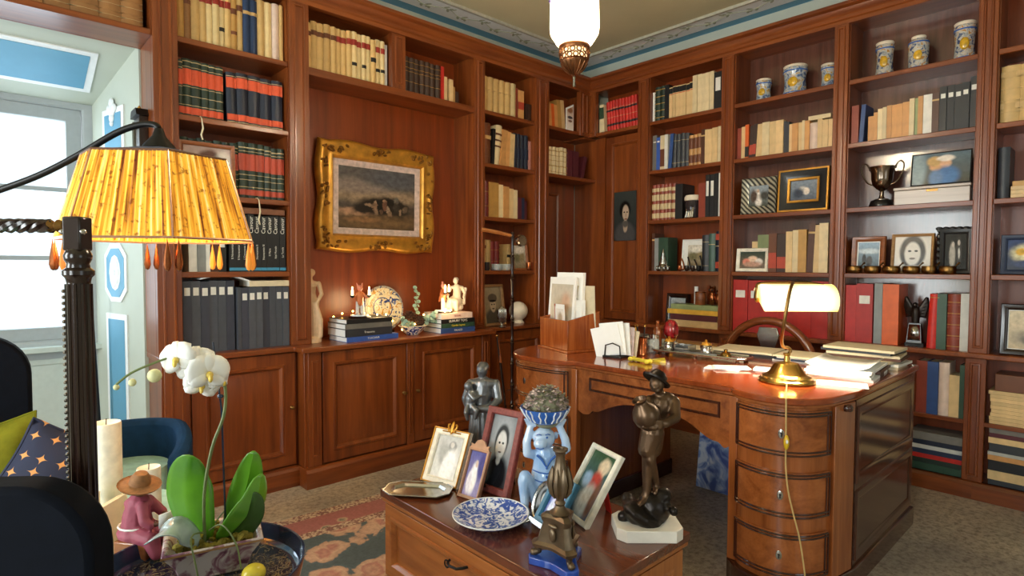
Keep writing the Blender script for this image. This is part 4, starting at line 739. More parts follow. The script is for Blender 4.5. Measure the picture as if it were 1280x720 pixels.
def boy():
    b = MB()
    b.chain([(-.005, -.005, .128), (.0, .0, .15), (.002, .0, .262), (.012, .005, .345)], [.013, .015, .021, .031]); b.limb((-.004, -.008, .122), (-.032, -.03, .112), .013, .009)
    b.chain([(.038, .02, .158), (.036, .02, .178), (.008, -.012, .268), (.022, .012, .345)], [.012, .014, .020, .030]); b.limb((.038, .018, .152), (.028, -.008, .145), .012, .009)
    b.limb((.0, 0, .30), (.018, .004, .36), .034, .042); b.limb((.022, .012, .30), (.022, .006, .36), .034, .04)           # breeches
    b.chain([(.018, .005, .36), (.028, .006, .41), (.048, .008, .46)], [.037, .040, .040]); b.ell((.048, .008, .475), (.052, .032, .028), 12, 8, (0, R(-12), 0))
    b.limb((.045, .004, .485), (.038, -.006, .515), .017, .015); b.ell((.028, -.014, .537), (.027, .029, .031), 12, 9, (0, R(20), 0)); b.ell((.015, -.036, .528), (.008, .009, .009)); b.ell((.022, -.034, .516), (.012, .010, .006))
    for k in range(9): b.ell((.035+.022*math.cos(k), .004+.02*math.sin(k*1.7), .545+.01*math.sin(k*2.3)), .011, 6, 5)
    b.chain([(.093, .0, .470), (.086, -.045, .425), (.04, -.085, .415), (.0, -.09, .425)], [.021, .018, .015, .012]); b.chain([(.005, -.005, .475), (-.02, -.045, .425), (-.03, -.088, .412), (.0, -.098, .405)], [.020, .017, .014, .012])
    for k in range(4): b.limb((.0-.004*k, -.095, .43-.009*k), (-.03-.003*k, -.098, .432-.009*k), .006, .005, 6); b.limb((.0, -.1, .405+.008*k), (.022, -.1, .402+.008*k), .006, .005, 6)
    return b
boy().build('body', 'bronze', bs, remesh=0.004, relax=2)
b = MB().at((-.022, -.068, .44), (R(10), R(-25), 0)); b.lathe([(0, -.052), (.024, -.05), (.043, -.025), (.048, 0), (.04, .025), (.024, .042), (.021, .052), (.027, .062), (.023, .062), (.017, .05), (0, .045)], 20); b.tube([(.0, .022, .055), (.0, .045, .05), (.0, .052, .03), (.0, .045, .015)], .005, 6); b.build('jug', 'bronze', bs)
b = MB().at((.03, -.004, .553), (R(-14), R(34), R(10))); b.lathe([(.0, .03), (.018, .028), (.027, .012), (.03, .0), (.042, -.007), (.047, -.004), (.044, -.010), (.03, -.006), (0, -.006)], 20, sx=1.15); b.build('hat', 'dark_bronze', bs)
# mother and child
mc = thing('statue', 'grey metal statuette of a woman holding a small child', 'statue', (1.70, 2.04, ZC), CAMROT)
b = MB()
b.lathe([(.062, .0), (.066, .02), (.062, .1), (.055, .2), (.046, .29), (.0, .30)], 16, sy=.8)
for k in range(14):
    a = 2*PI*k/14; b.limb((.047*math.cos(a), .038*math.sin(a), .27), (.066*math.cos(a+.1), .053*math.sin(a+.1), .02), .008, .011, 6)
b.lathe([(.05, .275), (.054, .285), (.054, .30), (.048, .31)], 14, sy=.8)
b.chain([(0, 0, .30), (.003, 0, .36), (.006, 0, .40)], [.045, .048, .042]); b.ell((.006, 0, .405), (.066, .036, .03), 12, 8); b.limb((.006, 0, .41), (.004, -.006, .445), .018, .016)
b.ell((.002, -.01, .468), (.026, .029, .033), 12, 9); b.ell((.006, .002, .482), (.030, .032, .025), 10, 8); b.ell((.012, .022, .474), .018); b.ell((-.006, -.038, .465), (.005, .007, .007))
b.chain([(.064, 0, .405), (.078, -.02, .335), (.04, -.055, .30), (-.01, -.06, .305)], [.022, .02, .016, .012]); b.chain([(-.05, 0, .405), (-.072, -.025, .34), (-.05, -.055, .29), (-.02, -.06, .285)], [.022, .019, .016, .012])
b.ell((-.045, -.045, .345), (.03, .028, .042), 10, 8, (0, R(15), 0)); b.ell((-.058, -.045, .402), (.02, .021, .023), 10, 8); b.chain([(-.05, -.06, .37), (-.03, -.075, .35), (-.005, -.06, .36)], [.011, .01, .008]); b.chain([(-.04, -.06, .315), (-.02, -.08, .30), (-.025, -.08, .265)], [.015, .013, .009]); b.chain([(-.06, -.06, .315), (-.065, -.08, .29), (-.06, -.075, .26)], [.014, .012, .009])
b.build('body', 'pewter', mc, remesh=0.0045, relax=1)
# monkey planter
ramp_mat('ceramic_blue', [(0.35, '8fb2dc'), (0.6, 'c3d7ee')], 7, 0.12, coat=0.6); plain('paint_blue', '2f5fae', 0.2, coat=0.4); plain('ceramic_white', 'e8eef4', 0.12, coat=0.5)
mk = thing('planter', 'blue and white ceramic monkey lifting a bowl on its head', 'planter', (1.632, 1.575, ZC), CAMROT)
def monkey():
    b = MB()
    b.chain([(.005, 0, .055), (.008, 0, .13), (.008, 0, .205)], [.062, .058, .046]); b.ell((.0, 0, .045), (.075, .065, .045)); b.limb((.006, 0, .21), (.0, -.01, .25), .03, .03)
    b.ell((.0, -.012, .275), (.045, .044, .042), 14, 10); b.ell((-.016, -.05, .262), (.028, .026, .023), 10, 8); b.ell((-.05, 0, .28), (.010, .008, .016)); b.ell((.048, 0, .28), (.010, .008, .016)); b.ell((-.01, -.046, .288), (.03, .014, .010))
    b.chain([(-.038, -.005, .205), (-.066, -.02, .215), (-.068, -.02, .26), (-.052, -.012, .325)], [.02, .018, .017, .013]); b.chain([(.052, -.005, .205), (.088, -.02, .235), (.082, -.02, .27), (.058, -.012, .325)], [.02, .018, .017, .013])
    for s in (-1, 1):
        for k in range(4): b.limb((s*(.052-.0)+(k-1.5)*.009+.004, -.014, .322), (s*.06+(k-1.5)*.013+.004, -.03, .352), .0065, .005, 6)
    b.chain([(-.03, -.02, .045), (-.075, -.055, .135), (-.082, -.06, .12), (-.075, -.062, .03)], [.032, .025, .022, .017]); b.chain([(.035, -.03, .045), (.06, -.075, .12), (.062, -.08, .11), (.055, -.085, .03)], [.032, .025, .022, .017])
    for fx, fy in ((-.075, -.07), (.055, -.095)):
        b.ell((fx-.005, fy-.012, .014), (.024, .03, .014))
        for k in range(4): b.limb((fx-.018+k*.011, fy-.03, .012), (fx-.022+k*.012, fy-.05, .008), .007, .006, 6)
    b.chain([(.05, .04, .03), (.09, .06, .03), (.10, .03, .04)], [.012, .01, .008])
    return b
monkey().build('body', 'ceramic_blue', mk, remesh=0.0042, relax=1)
b = MB().at((.004, -.008, .335)); b.lathe([(.0, .0), (.05, .0), (.068, .012), (.09, .045), (.098, .062), (.092, .062), (.083, .045), (.06, .02), (0, .012)], 32); bw_ = b.build('bowl', 'paint_blue', mk)
for k in range(20):
    a = 2*PI*k/20; b = MB().at((.004, -.008, .335)); dr = 0.0012
    b.tube([((r+dr)*math.cos(a+w), (r+dr)*math.sin(a+w), z) for r, z, w in ((.068, .012, 0), (.079, .028, .06*(-1)**k), (.09, .045, .0), (.0965, .059, .05*(-1)**k))], 0.003, 5); b.build('white_stroke', 'ceramic_white', bw_)
b = MB()
for x in (-.02, .012): b.ell((x-.004, -.054, .287), (.0055, .003, .0045))
b.tube([(-.032, -.055, .297), (-.022, -.058, .301), (-.012, -.056, .297)], .002, 5); b.tube([(.002, -.055, .297), (.012, -.056, .301), (.022, -.053, .297)], .002, 5); b.tube([(-.032, -.068, .25), (-.018, -.075, .247), (-.004, -.07, .25)], .002, 5)
b.build('painted_face', 'paint_blue', mk)
b = MB(); b.tube([(-.035+.006, -.043, .215), (-.01, -.052, .2), (.008, -.056, .17), (.026, -.052, .2), (.05, -.038, .215)], .0045, 6)
for z in (.17, .135, .10): b.ell((.008, -.062+.003*(z < .12), z), (.005, .004, .005)); b.tube([(-.045, -.036, z-.015), (-.02, -.054, z-.02), (.008, -.06, z-.022), (.036, -.05, z-.02), (.058, -.03, z-.015)], .0025, 5)
b.build('painted_vest', 'paint_blue', mk)
plain('petal_mauve', 'a89994', 0.8, var=0.3); plain('petal_green', '87856a', 0.8, var=0.3); plain('petal_pink', 'd2bdb6', 0.8, var=0.3)
dh = thing('dried_flowers', 'dome of dried hydrangea flowers in the monkey bowl', 'dried flowers', (1.64, 1.57, ZC+0.375), CAMROT)
random.seed(11)
for cn, cm in (('florets', 'petal_mauve'), ('florets', 'petal_green'), ('florets', 'petal_pink')):
    b = MB()
    for k in range(170):
        a = random.uniform(0, 2*PI); t = math.acos(random.uniform(0.02, 1)); rr = random.uniform(.9, 1.05); P = Vector((.084*rr*math.sin(t)*math.cos(a), .084*rr*math.sin(t)*math.sin(a), .01+.088*rr*math.cos(t)))
        for q in range(3):
            an = random.uniform(0, 2*PI); d = Vector((math.cos(an), math.sin(an), random.uniform(-.5, .8)))*.011; e = Vector((-d.y, d.x, random.uniform(-.004, .004)))*.55
            b.add([tuple(P), tuple(P+d*.5+e), tuple(P+d*1.1), tuple(P+d*.5-e)], [(0, 1, 2, 3)])
    b.build(cn, cm, dh, smooth=0)['kind'] = 'stuff'
MB().ell((0, 0, .01), (.074, .074, .078), 16, 10).build('stems', 'petal_green', dh)
# ------------------------------------------------------------------ things on the desk
wood('mahogany_gloss', '7a3a1e', '4f2110', 'x', rough=0.15)
lb = thing('letter_box', 'open wooden letter box stuffed with papers at the desk end', 'box', (2.745, 2.455, ZD), R(-104))
def lbwall(x0, y0, x1, y1, h0, h1, t=0.012):
    dx, dy = x1-x0, y1-y0; l = math.hypot(dx, dy); nx, ny = -dy/l*t, dx/l*t
    return MB().add([(x0, y0, 0.014), (x1, y1, 0.014), (x1+nx, y1+ny, 0.014), (x0+nx, y0+ny, 0.014), (x0, y0, h0), (x1, y1, h1), (x1+nx, y1+ny, h1), (x0+nx, y0+ny, h0)], [(0, 3, 2, 1), (4, 5, 6, 7), (0, 1, 5, 4), (1, 2, 6, 5), (2, 3, 7, 6), (3, 0, 4, 7)])
lbwall(-.16, -.10, .16, -.10, .195, .195).build('front_board', 'box_wood', lb, bevel=0.002); lbwall(.16, -.10, .16, .14, .195, .245).build('side_board', 'box_wood', lb, bevel=0.002)
lbwall(-.16, .14, -.16, -.10, .245, .195).build('side_board', 'box_wood', lb, bevel=0.002); lbwall(.16, .14, -.16, .14, .245, .245).build('back_board', 'box_wood', lb, bevel=0.002); boxo('base', 'box_wood', -.17, .17, -.11, .15, 0, .014, lb, bevel=0.003)
pic_mat('print_map', 'cfc6b4', 'd8d0c4', [(.4, .45, .3, .3, 'b8a68c', .6), (.7, .7, .2, .15, 'c9a48c', .6), (.2, .15, .25, .1, '8a9ab0', .5)], 0.1); pic_mat('print_card', 'f4eee6', 'e8d8c0', [(.5, .75, .3, .15, 'b9a58c', .4), (.5, .3, .25, .18, 'c9a84a', .4)], 0.1)
def lb_sheet(name, label, x, y, z, w, h, lean, turn, m, t=0.003, print_=None, group='papers in the letter box', cat='papers'):
    o = thing(name, label, cat, lb.matrix_basis @ Vector((x, y, z)), R(-104)+R(turn), group, rx=R(lean)); MB().box(-w/2, w/2, 0, t, 0, h).build('sheet', m, o)
    if print_: MB().add([(-w*.42, -.0006, h*.06), (w*.42, -.0006, h*.06), (w*.42, -.0006, h*.9), (-w*.42, -.0006, h*.9)], [(0, 1, 2, 3)]).build('print', print_, o, smooth=0)
    return o
lb_sheet('magazine', 'large white print leaning out of the letter box', -.03, -.04, .016, .29, .44, -4, 0, 'white_paper', .012, 'print_map')
lb_sheet('magazine', 'tall white booklet at the back of the letter box', .0, .0, .016, .27, .47, -3, 3, 'white_paper', .02)
lb_sheet('card', 'small card with a red border tucked into the letter box', .055, -.075, .016, .095, .275, 3, 0, 'white_paper', .003, 'print_card')
b = MB().frame(-.043, .043, .165, .272, [(0, -.0012), (.007, -.0012), (.007, -.0004)]); b.build('red_border', 'lb_red', lb_sheet('card', 'folded note behind the red-bordered card', .0, -.055, .016, .10, .255, 2, 0, 'card_white', .003))
lb_sheet('envelope', 'brown envelope sticking out at the right of the letter box', .09, .07, .016, .16, .39, 6, 35, 'cream_paper', .006); lb_sheet('envelope', 'grey booklet standing upright in the letter box', .12, .02, .016, .06, .30, 2, 60, 'card_white', .008)
# letter rack with envelopes
lr = thing('letter_rack', 'dark letter rack at the front edge of the desk', 'letter rack', (2.735, 2.05, ZD), R(-80))
b = MB().box(-.06, .06, -.07, .07, 0, .012); b.build('base', 'iron', lr, bevel=0.003)
for y in (-.06, .05): MB().tube([(-.05, y, .01), (-.045, y, .07), (0, y, .085), (.045, y, .07), (.05, y, .01)], .004, 6).build('hoop', 'iron', lr)
for k, (x, y, w, h, ln, tn, m, d) in enumerate([(-.02, -.05, .17, .17, -14, 8, 'white_paper', 'white envelope leaning out leftmost in the letter rack'), (.0, -.035, .15, .19, -8, 3, 'white_paper', 'white letter with dark sketch in the letter rack'), (.015, -.01, .15, .185, -4, 0, 'card_white', 'off-white envelope in the middle of the letter rack'), (.03, .015, .13, .165, 3, -4, 'petal_pink', 'pinkish envelope in the letter rack'), (.04, .035, .13, .15, 8, -6, 'cream_paper', 'cream envelope rightmost in the letter rack')]):
    e = thing('envelope', d, 'envelope', lr.matrix_basis @ Vector((x, y, .013)), R(-80)+R(tn), 'letters in the rack', ry=R(ln)); MB().box(-w/2, w/2, 0, .006, 0, h).build('paper', m, e)
    if k == 1: b = MB(); b.ell((-.02, -.0015, .09), (.02, .001, .025)); b.tube([(-.035, -.001, .07), (-.036, -.001, .03)], .004, 5); b.tube([(-.008, -.001, .07), (-.006, -.001, .03)], .004, 5); b.box(-.035, -.02, -.002, -.0005, .1, .125); b.build('sketch', 'ink_black', e)
# pen cups
plain('copper', 'a8623a', 0.25, 0.9); plain('amber_glass', '7a3c16', 0.15, coat=0.5); plain('pencil_yellow', 'd9a53a', 0.4); plain('pencil_red', '9c3a24', 0.4)
pc = thing('pen_cup', 'copper pen cup on the desk beside the letter rack', 'pen cup', (2.90, 2.00, ZD)); MB().lathe([(0, 0), (.036, 0), (.038, .004), (.036, .01), (.036, .10), (.038, .104), (.034, .104), (.033, .01), (0, .008)], 24).build('cup', 'copper', pc)
for k, (dx, dy, a, m, nm) in enumerate([(-.012, .008, -8, 'pencil_yellow', 'yellow pencil leaning in the copper cup'), (.006, -.008, 4, 'ink_black', 'black pen standing in the copper cup'), (.015, .01, 9, 'pencil_red', 'brown pencil in the copper cup'), (-.004, .016, -3, 'ink_black', 'dark pen at the back of the copper cup')]):
    p_ = thing('pencil', nm, 'pencil', (2.90+dx, 2.0+dy, ZD+.012), CAMROT, 'pens in the cup', ry=R(a)); MB().lathe([(0, .0), (.0045, .012), (.0045, .155)], 8).build('shaft', m, p_); MB().lathe([(.0046, .155), (.0046, .168), (0, .17)], 8).build('cap', 'brass', p_)
bt = thing('bottle', 'small clear jar between pen cup and red egg', 'bottle', (3.02, 1.99, ZD)); MB().lathe([(0, 0), (.032, 0), (.033, .01), (.033, .07), (.028, .085), (.028, .10), (.025, .10), (.025, .085), (.03, .07), (.03, .012), (0, .006)], 20).build('body', 'clear_glass', bt); MB().lathe([(.029, .09), (.031, .09), (.031, .112), (0, .114)], 20).build('stopper', 'silver', bt)
bt = thing('bottle', 'tall amber bottle just left of the red egg', 'bottle', (3.14, 2.045, ZD)); MB().lathe([(0, 0), (.027, 0), (.028, .01), (.027, .12), (.02, .14), (.012, .15), (.012, .17), (0, .17)], 18).build('body', 'amber_glass', bt); MB().lathe([(.013, .168), (.013, .185), (0, .186)], 12).build('cap', 'copper', bt)
eg = thing('egg', 'red enamelled egg on a gold stand on the desk', 'ornament', (3.20, 1.985, ZD)); ramp_mat('red_enamel', [(.35, '4a080c'), (.5, '8c141c'), (.7, 'b03038')], 30, 0.12, coat=0.8)
MB().lathe([(.045*math.sin(t)*(1.06-.12*(1-math.cos(t))/2*0), .125-.058*math.cos(t)*(1.0 if t < PI/2 else 1.18)) for t in [k*PI/14 for k in range(15)]], 28).build('shell', 'red_enamel', eg)
b = MB(); b.lathe([(.03, 0), (.032, .006), (.02, .014), (.012, .026), (.011, .04), (.018, .05), (.03, .064), (.034, .078), (.028, .074), (0, .06)], 20); b.build('stand', 'gilt', eg)
for k in range(6): MB().tube([(.0455*math.cos(k*PI/3)*math.sin(t), .0455*math.sin(k*PI/3)*math.sin(t), .125-.0585*math.cos(t)*(1.0 if t < PI/2 else 1.18)) for t in [j*PI/10 for j in range(1, 10)]], .0014, 5).build('gilt_rib', 'gilt_dark', eg)
# inkstand
ik = thing('inkstand', 'long silver inkstand tray with inkwells across the desk', 'inkstand', (3.05, 1.70, ZD), R(-86)); L_ = .28
MB().prism(oc(.28, .08, .03), .022, .028).build('tray', 'silver', ik, bevel=0.002); MB().tube([(x, y, .031) for x, y in oc(.28, .08, .03)], .006, 6, closed=True).build('gallery', 'silver', ik)
for x, y in ((-.24, -.06), (.24, -.06), (-.24, .06), (.24, .06), (0, -.065)): MB().at((x, y, 0)).lathe([(.011, 0), (.014, .006), (.008, .014), (.011, .022)], 12).build('foot', 'silver', ik)
for x in (-.2, .03): 
    w_ = MB().at((x, .01, .028)); w_.lathe([(.034, 0), (.036, .008), (.03, .02), (.034, .04), (.028, .05), (.0, .05)], 16); w_.build('inkwell', 'silver', ik); MB().at((x, .01, .078)).lathe([(.029, 0), (.024, .012), (.006, .018), (.008, .026), (0, .032)], 14).build('lid', 'gilt', ik)
b = MB(); b.box(-.15, -.05, -.03, .05, .028, .034); b.box(-.15, -.14, -.03, .05, .034, .068); b.box(-.06, -.05, -.03, .05, .034, .068); b.box(-.15, -.05, .04, .05, .034, .068); b.box(-.15, -.05, -.03, -.02, .034, .05); b.build('letter_clip', 'silver', ik)
MB().tube([(-.1, -.06, .036), (.12, -.055, .036)], [.004, .006], 8).build('pen', 'pewter', ik); MB().at((.15, 0, .028)).lathe([(.03, 0), (.03, .012), (.02, .02), (.008, .026), (.011, .036), (0, .04)], 16).build('blotter_knob', 'brass', ik)
yb = thing('bone_ornament', 'yellow bone-shaped paperweight at the desk front', 'paperweight', (2.66, 1.84, ZD), R(-98)); plain('yellow_glaze', 'd9c23c', 0.25)
b = MB(); b.limb((-.05, 0, .014), (.05, 0, .014), .011, .011); [b.ell((s*.058, d, .014), (.016, .015, .014)) for s in (-1, 1) for d in (-.013, .013)]; b.build('body', 'yellow_glaze', yb, remesh=.003, relax=2)
MB().prism([(-.05, -.04), (.05, -.05), (.02, .06)], 0, .012).build('folded_note', 'yellow_glaze', thing('note', 'yellow folded paper triangle beside the bone paperweight', 'note', (2.78, 1.80, ZD), R(-70)))
# papers
def sheets(label, x, y, rz, w, d, n, m='white_paper', z=ZD, t=.004, jit=3, name='papers', spread=.012, curl=0):
    r = thing(name, label, 'papers', (x, y, z), rz); random.seed(len(label)*7)
    for k in range(n): 
        b = MB().at((random.uniform(-spread, spread), random.uniform(-spread, spread), k*t), (0, 0, R(random.uniform(-jit, jit))))
        if curl and k == n-1: b.grid(lambda u, v: ((u-.5)*w, (v-.5)*d, curl*(max(0, abs(u-.5)-.25)*3)**2+.001), 13, 2); b.build('sheet', m if isinstance(m, str) else m[k % len(m)], r, solid=.0012)
        else: b.box(-w/2, w/2, -d/2, d/2, 0, t*.93); b.build('sheet', m if isinstance(m, str) else m[k % len(m)], r)
    return r
sheets('bright white open papers beside the brass lamp', 3.16, .97, R(-83), .27, .40, 5, 'white_paper', t=.012, curl=.03)
sheets('single white sheet at the front right desk edge', 2.85, .90, R(-70), .20, .13, 1, 'white_paper', t=.002)
sheets('tall stack of cream folders at the right end of the desk', 3.55, 1.0, R(-88), .34, .24, 7, ['cream_paper', 'paper', 'cream_paper', 'bk_brown', 'cream_paper', 'bk_dgrey', 'cream_paper'], t=.014, jit=6, spread=.02)
sheets('leather folders jutting out under the cream stack', 3.30, .88, R(-84), .09, .30, 2, ['bk_dbrown', 'bk_brown'], t=.016, name='folders')
sheets('wide cream sheet over dark folder in the desk middle', 3.40, 1.58, R(-80), .34, .26, 3, ['bk_dbrown', 'bk_black', 'cream_paper'], t=.012, jit=4)
sheets('stack of pale magazines behind the lamp base', 3.42, 1.24, R(-86), .30, .26, 4, ['card_white', 'lb_navy', 'paper', 'cream_paper'], t=.009, jit=5)
sheets('small white notes in front of the inkstand', 2.84, 1.43, R(-60), .17, .10, 3, 'white_paper', t=.004, jit=25, spread=.03)
sheets('white card beside the lamp base, on a lilac pad', 2.90, 1.24, R(-75), .13, .09, 2, ['petal_mauve', 'white_paper'], t=.01)
sheets('pale blotter sheet behind the inkstand', 3.36, 1.88, R(-82), .30, .22, 2, ['petal_green', 'cream_paper'], t=.006)
sheets('pile of thin magazines behind the letter rack', 3.12, 2.30, R(-84), .28, .22, 7, ['cream_paper', 'bk_dgrey', 'paper', 'sill_paint', 'bk_dbrown', 'paper', 'bk_grey'], t=.012, jit=8)
sheets('open brochures lying behind the pen cup', 3.30, 2.18, R(-70), .24, .20, 3, ['lb_navy', 'card_white', 'sill_paint'], t=.012, jit=18)
# banker's lamp
bl = thing('desk_lamp', 'lit brass desk lamp with pale green glass shade', 'desk lamp', (2.725, 1.085, ZD), CAMROT)
MB().lathe([(0, 0), (.12, 0), (.123, .006), (.12, .014), (.108, .02), (.106, .028), (.09, .034), (.078, .042), (.056, .078), (.05, .086), (.034, .09), (.014, .094), (.012, .12), (.016, .124), (.016, .132), (0, .134)], 40).build('base', 'brass', bl)
MB().tube(smooth_path([(.004, 0, .125), (.016, 0, .142), (.004, 0, .156), (-.028, -.02, .165), (-.052, -.055, .205), (-.056, -.085, .28), (-.048, -.092, .36), (-.032, -.08, .42), (-.006, -.045, .448), (.02, .0, .456)], 5), .0075, 10).build('stem', 'old_brass', bl)
m, nt, N, L, bb = _new('lamp_glass'); bb.inputs['Base Color'].default_value = srgb('e8f4d8'); bb.inputs['Roughness'].default_value = .15
lw = N.new('ShaderNodeLayerWeight'); lw.inputs[0].default_value = .35; cr = N.new('ShaderNodeValToRGB'); cr.color_ramp.elements[0].color = srgb('fff6d8'); cr.color_ramp.elements[1].color = srgb('f2d23a'); L.new(lw.outputs['Facing'], cr.inputs[0]); L.new(cr.outputs[0], bb.inputs['Emission Color']); bb.inputs['Emission Strength'].default_value = 0.95
MB().grid(lambda u, v: ((v-.5)*.325+.03, -.075*math.cos(R(-35)+u*R(175)), .372+.075*math.sin(R(-35)+u*R(175))), 18, 8).build('glass_shade', 'lamp_glass', bl, solid=.004)
for s in (-1, 1):
    e = MB(); vs = [(.03+s*.1635, 0, .372)]+[(.03+s*.1635, -.074*math.cos(a), .372+.074*math.sin(a)) for a in [R(-35)+k*R(175)/14 for k in range(15)]]
    e.add(vs, [(0, k, k+1) for k in range(1, 15)]); e.build('shade_end', 'lamp_glass', bl, solid=.003)
MB().tube(smooth_path([(-.152, 0, .385), (-.155, -.02, .43), (-.13, .0, .452), (.0, .01, .455), (.12, .0, .452), (.19, -.02, .425), (.205, -.01, .385), (.196, 0, .372)], 4), .006, 8).build('shade_bracket', 'old_brass', bl)
for x in (-.14, .2): MB().at((x, 0, .375), (0, R(90), 0)).lathe([(0, -.012), (.008, -.01), (.011, 0), (.008, .01), (0, .012)], 12).build('thumb_screw', 'brass', bl)
pl_ = bpy.data.lights.new('desk_lamp_bulb', 'AREA'); pl_.shape = 'RECTANGLE'; pl_.size = .28; pl_.size_y = .07; pl_.energy = 7; pl_.color = (1, .86, .62); po = bpy.data.objects.new('desk_lamp_bulb', pl_); COL.objects.link(po); po.parent = bl; po.location = (.03, .01, .345)
crd = MB().tube(smooth_path([(-.05, -.108, .010), (-.07, -.15, .005), (-.12, -.25, .005), (-.168, -.352, .004), (-.178, -.375, -.03), (-.178, -.378, -.12), (-.178, -.38, -.2), (-.176, -.38, -.27), (-.165, -.38, -.36), (-.145, -.385, -.45), (-.12, -.39, -.55), (-.10, -.395, -.68), (-.085, -.40, -.80), (-.05, -.41, -.858), (.1, -.39, -.866)], 4), .0032, 6); plain('cord_gold', 'c9a86a', .6); crd.build('cord', 'cord_gold', bl)
b = MB(); b.ell((-.178, -.384, -.165), (.011, .010, .03), 12, 8); plain('switch_yellow', 'd9b020', .3); sw = b.build('cord_switch', 'switch_yellow', bl); MB().ell((-.18, -.394, -.16), (.005, .004, .008)).build('rocker', 'card_white', sw)
# ------------------------------------------------------------------ desk chair, panel under the desk
dc = thing('desk_chair', 'wooden chair with a rounded arched back behind the desk', 'chair', (3.98, 1.70, 0), -PI/2)
b = MB(); pts = [(.30*math.sin(a), -.02, .72+.31*math.cos(a)) for a in [R(-80)+k*R(160)/20 for k in range(21)]]
b.tube(pts, .028, 10); b.build('back_rail', 'chair_wood', dc)
b = MB().prism([(-.06, .48), (.06, .48), (.05, .62), (.035, .72), (.03, .80), (.075, .93), (.06, .985), (-.06, .985), (-.075, .93), (-.03, .80), (-.035, .72), (-.05, .62)], -.03, -.015, 'xz'); b.build('splat', 'silver', dc, bevel=.003)
for s in (-1, 1): MB().tube([(s*.30, -.02, .74), (s*.27, -.01, .48)], [.024, .02], 8).build('post', 'chair_wood', dc)
MB().lathe([(0, .44), (.26, .44), (.28, .45), (.28, .47), (.25, .485), (0, .48)], 28, 0, .02).build('seat', 'chair_wood', dc)
for sx in (-1, 1):
    for yy in (-.18, .2): MB().tube([(sx*.19, yy*.9+.01, .44), (sx*.215, yy+.01, .22), (sx*.23, yy*1.1+.01, 0)], [.022, .026, .017], 10).build('leg', 'chair_wood', dc)
dc.location.x = 3.97
delft('delft_canvas', 'c4cddc', '41599e', 7, (.42, .60), .5)
tag(MB().at((0, 0, 0), (0, R(7), 0)).box(-.012, .012, -.15, .16, .003, .60).build('painted_panel', 'delft_canvas', None, (3.34, 1.71, 0)), 'blue and white painted panel standing in the desk kneehole', 'panel')
# ------------------------------------------------------------------ things on the shelves behind the desk (wall B: s = -Y)
def bpos(y, d, z): return (XB+d, y, z)
def jar(label, y, z, w, h, kind, m):
    r = w/2; t = thing('jar', label, 'jar', bpos(y, .12, z), 0, 'majolica jars on the top shelves')
    if kind == 'waist': pr = [(0, 0), (r*.86, 0), (r*.96, h*.02), (r*.98, h*.10), (r*.90, h*.2), (r*.84, h*.45), (r*.88, h*.68), (r*.97, h*.8), (r*.98, h*.88), (r*.86, h*.92)]
    else: pr = [(0, 0), (r*.85, 0), (r*.95, h*.03), (r*.93, h*.3), (r*.97, h*.6), (r*.98, h*.75), (r*.88, h*.85), (r*.66, h*.9), (r*.62, h*.93)]
    MB().lathe(pr+[(pr[-1][0]*.9, pr[-1][1]), (pr[-1][0]*.85, h*.5), (0, h*.48)], 32).build('body', m, t)
    e = pr[-1][0]; MB().lathe([(e, h*.92), (e*1.08, h*.94), (e*1.12, h*.98), (e*1.05, h), (e*.9, h*.99), (e*.86, h*.92)], 32).build('rim', 'plaster_white', t)
    for zz in (.08, .80): 
        rr = max(p[0] for p in pr)*1.0; b = MB(); b.lathe([(r*.985, h*zz-.004), (r*.992, h*zz), (r*.985, h*zz+.004)], 32); b.build('blue_band', 'paint_blue', t)
    b = MB(); b.ell((-r*.86, -r*.12, h*.42), (r*.16, r*.42, h*.16), 14, 8); b.build('painted_medallion', 'yellow_paint', t)
    return t
plain('yellow_paint', 'd3a52c', .2, var=.35, scale=60, coat=.4)
ramp_mat('majolica', [(.36, '44587e'), (.45, '8f9cae'), (.55, 'c4c6c2'), (.64, 'b8965a')], 26, .15, detail=4, coat=.5, distort=1); ramp_mat('majolica_warm', [(.36, '3c4c74'), (.45, 'a8a9a8'), (.56, 'cfc9ba'), (.64, 'b5803f')], 34, .15, detail=4, coat=.5, distort=1)
jar('small waisted majolica jar, left of the trio above the desk lamp', 2.02, Z1, .118, .175, 'waist', 'majolica'); jar('widest majolica jar, middle of the trio above the desk lamp', 1.785, Z1, .172, .222, 'waist', 'majolica'); jar('small majolica jar beside the pilaster, right of the trio', 1.552, Z1, .108, .178, 'waist', 'majolica')
jar('slim waisted jar, left on the shelf above the trophy', 1.205, Z1, .112, .235, 'waist', 'majolica_warm'); jar('shouldered jar with yellow medallion between two waisted jars', 1.015, Z1, .118, .222, 'neck', 'majolica_warm'); jar('tall waisted jar, right on the shelf above the trophy', .775, Z1, .118, .238, 'waist', 'majolica_warm')
RB = -PI/2
plain('black_lacquer', '121214', .25); ramp_mat('zebra_silver', [(.4, '3c3a34'), (.6, 'b4ae98')], 16, .3, 'wave', metal=.4); [setattr(n_, 'bands_direction', 'DIAGONAL') for n_ in MATS['zebra_silver'].node_tree.nodes if n_.type == 'TEX_WAVE']; plain('ornate_black', '211d1c', .35)
pic_mat('pic_wed', '9aa6b0', '4d5044', [(.45, .4, .2, .4, 'ece4dc', .3, 15), (.45, .75, .07, .08, 'd0b49c'), (.25, .5, .18, .3, '5a4a42', .4), (.8, .5, .25, .2, '4a4a46', .5)], .25); pic_mat('pic_child', '8a96a4', '5a6474', [(.45, .5, .16, .2, 'c9c4c0'), (.6, .45, .12, .18, 'e8dcd0'), (.3, .35, .2, .25, '3d4656', .4)], .25)
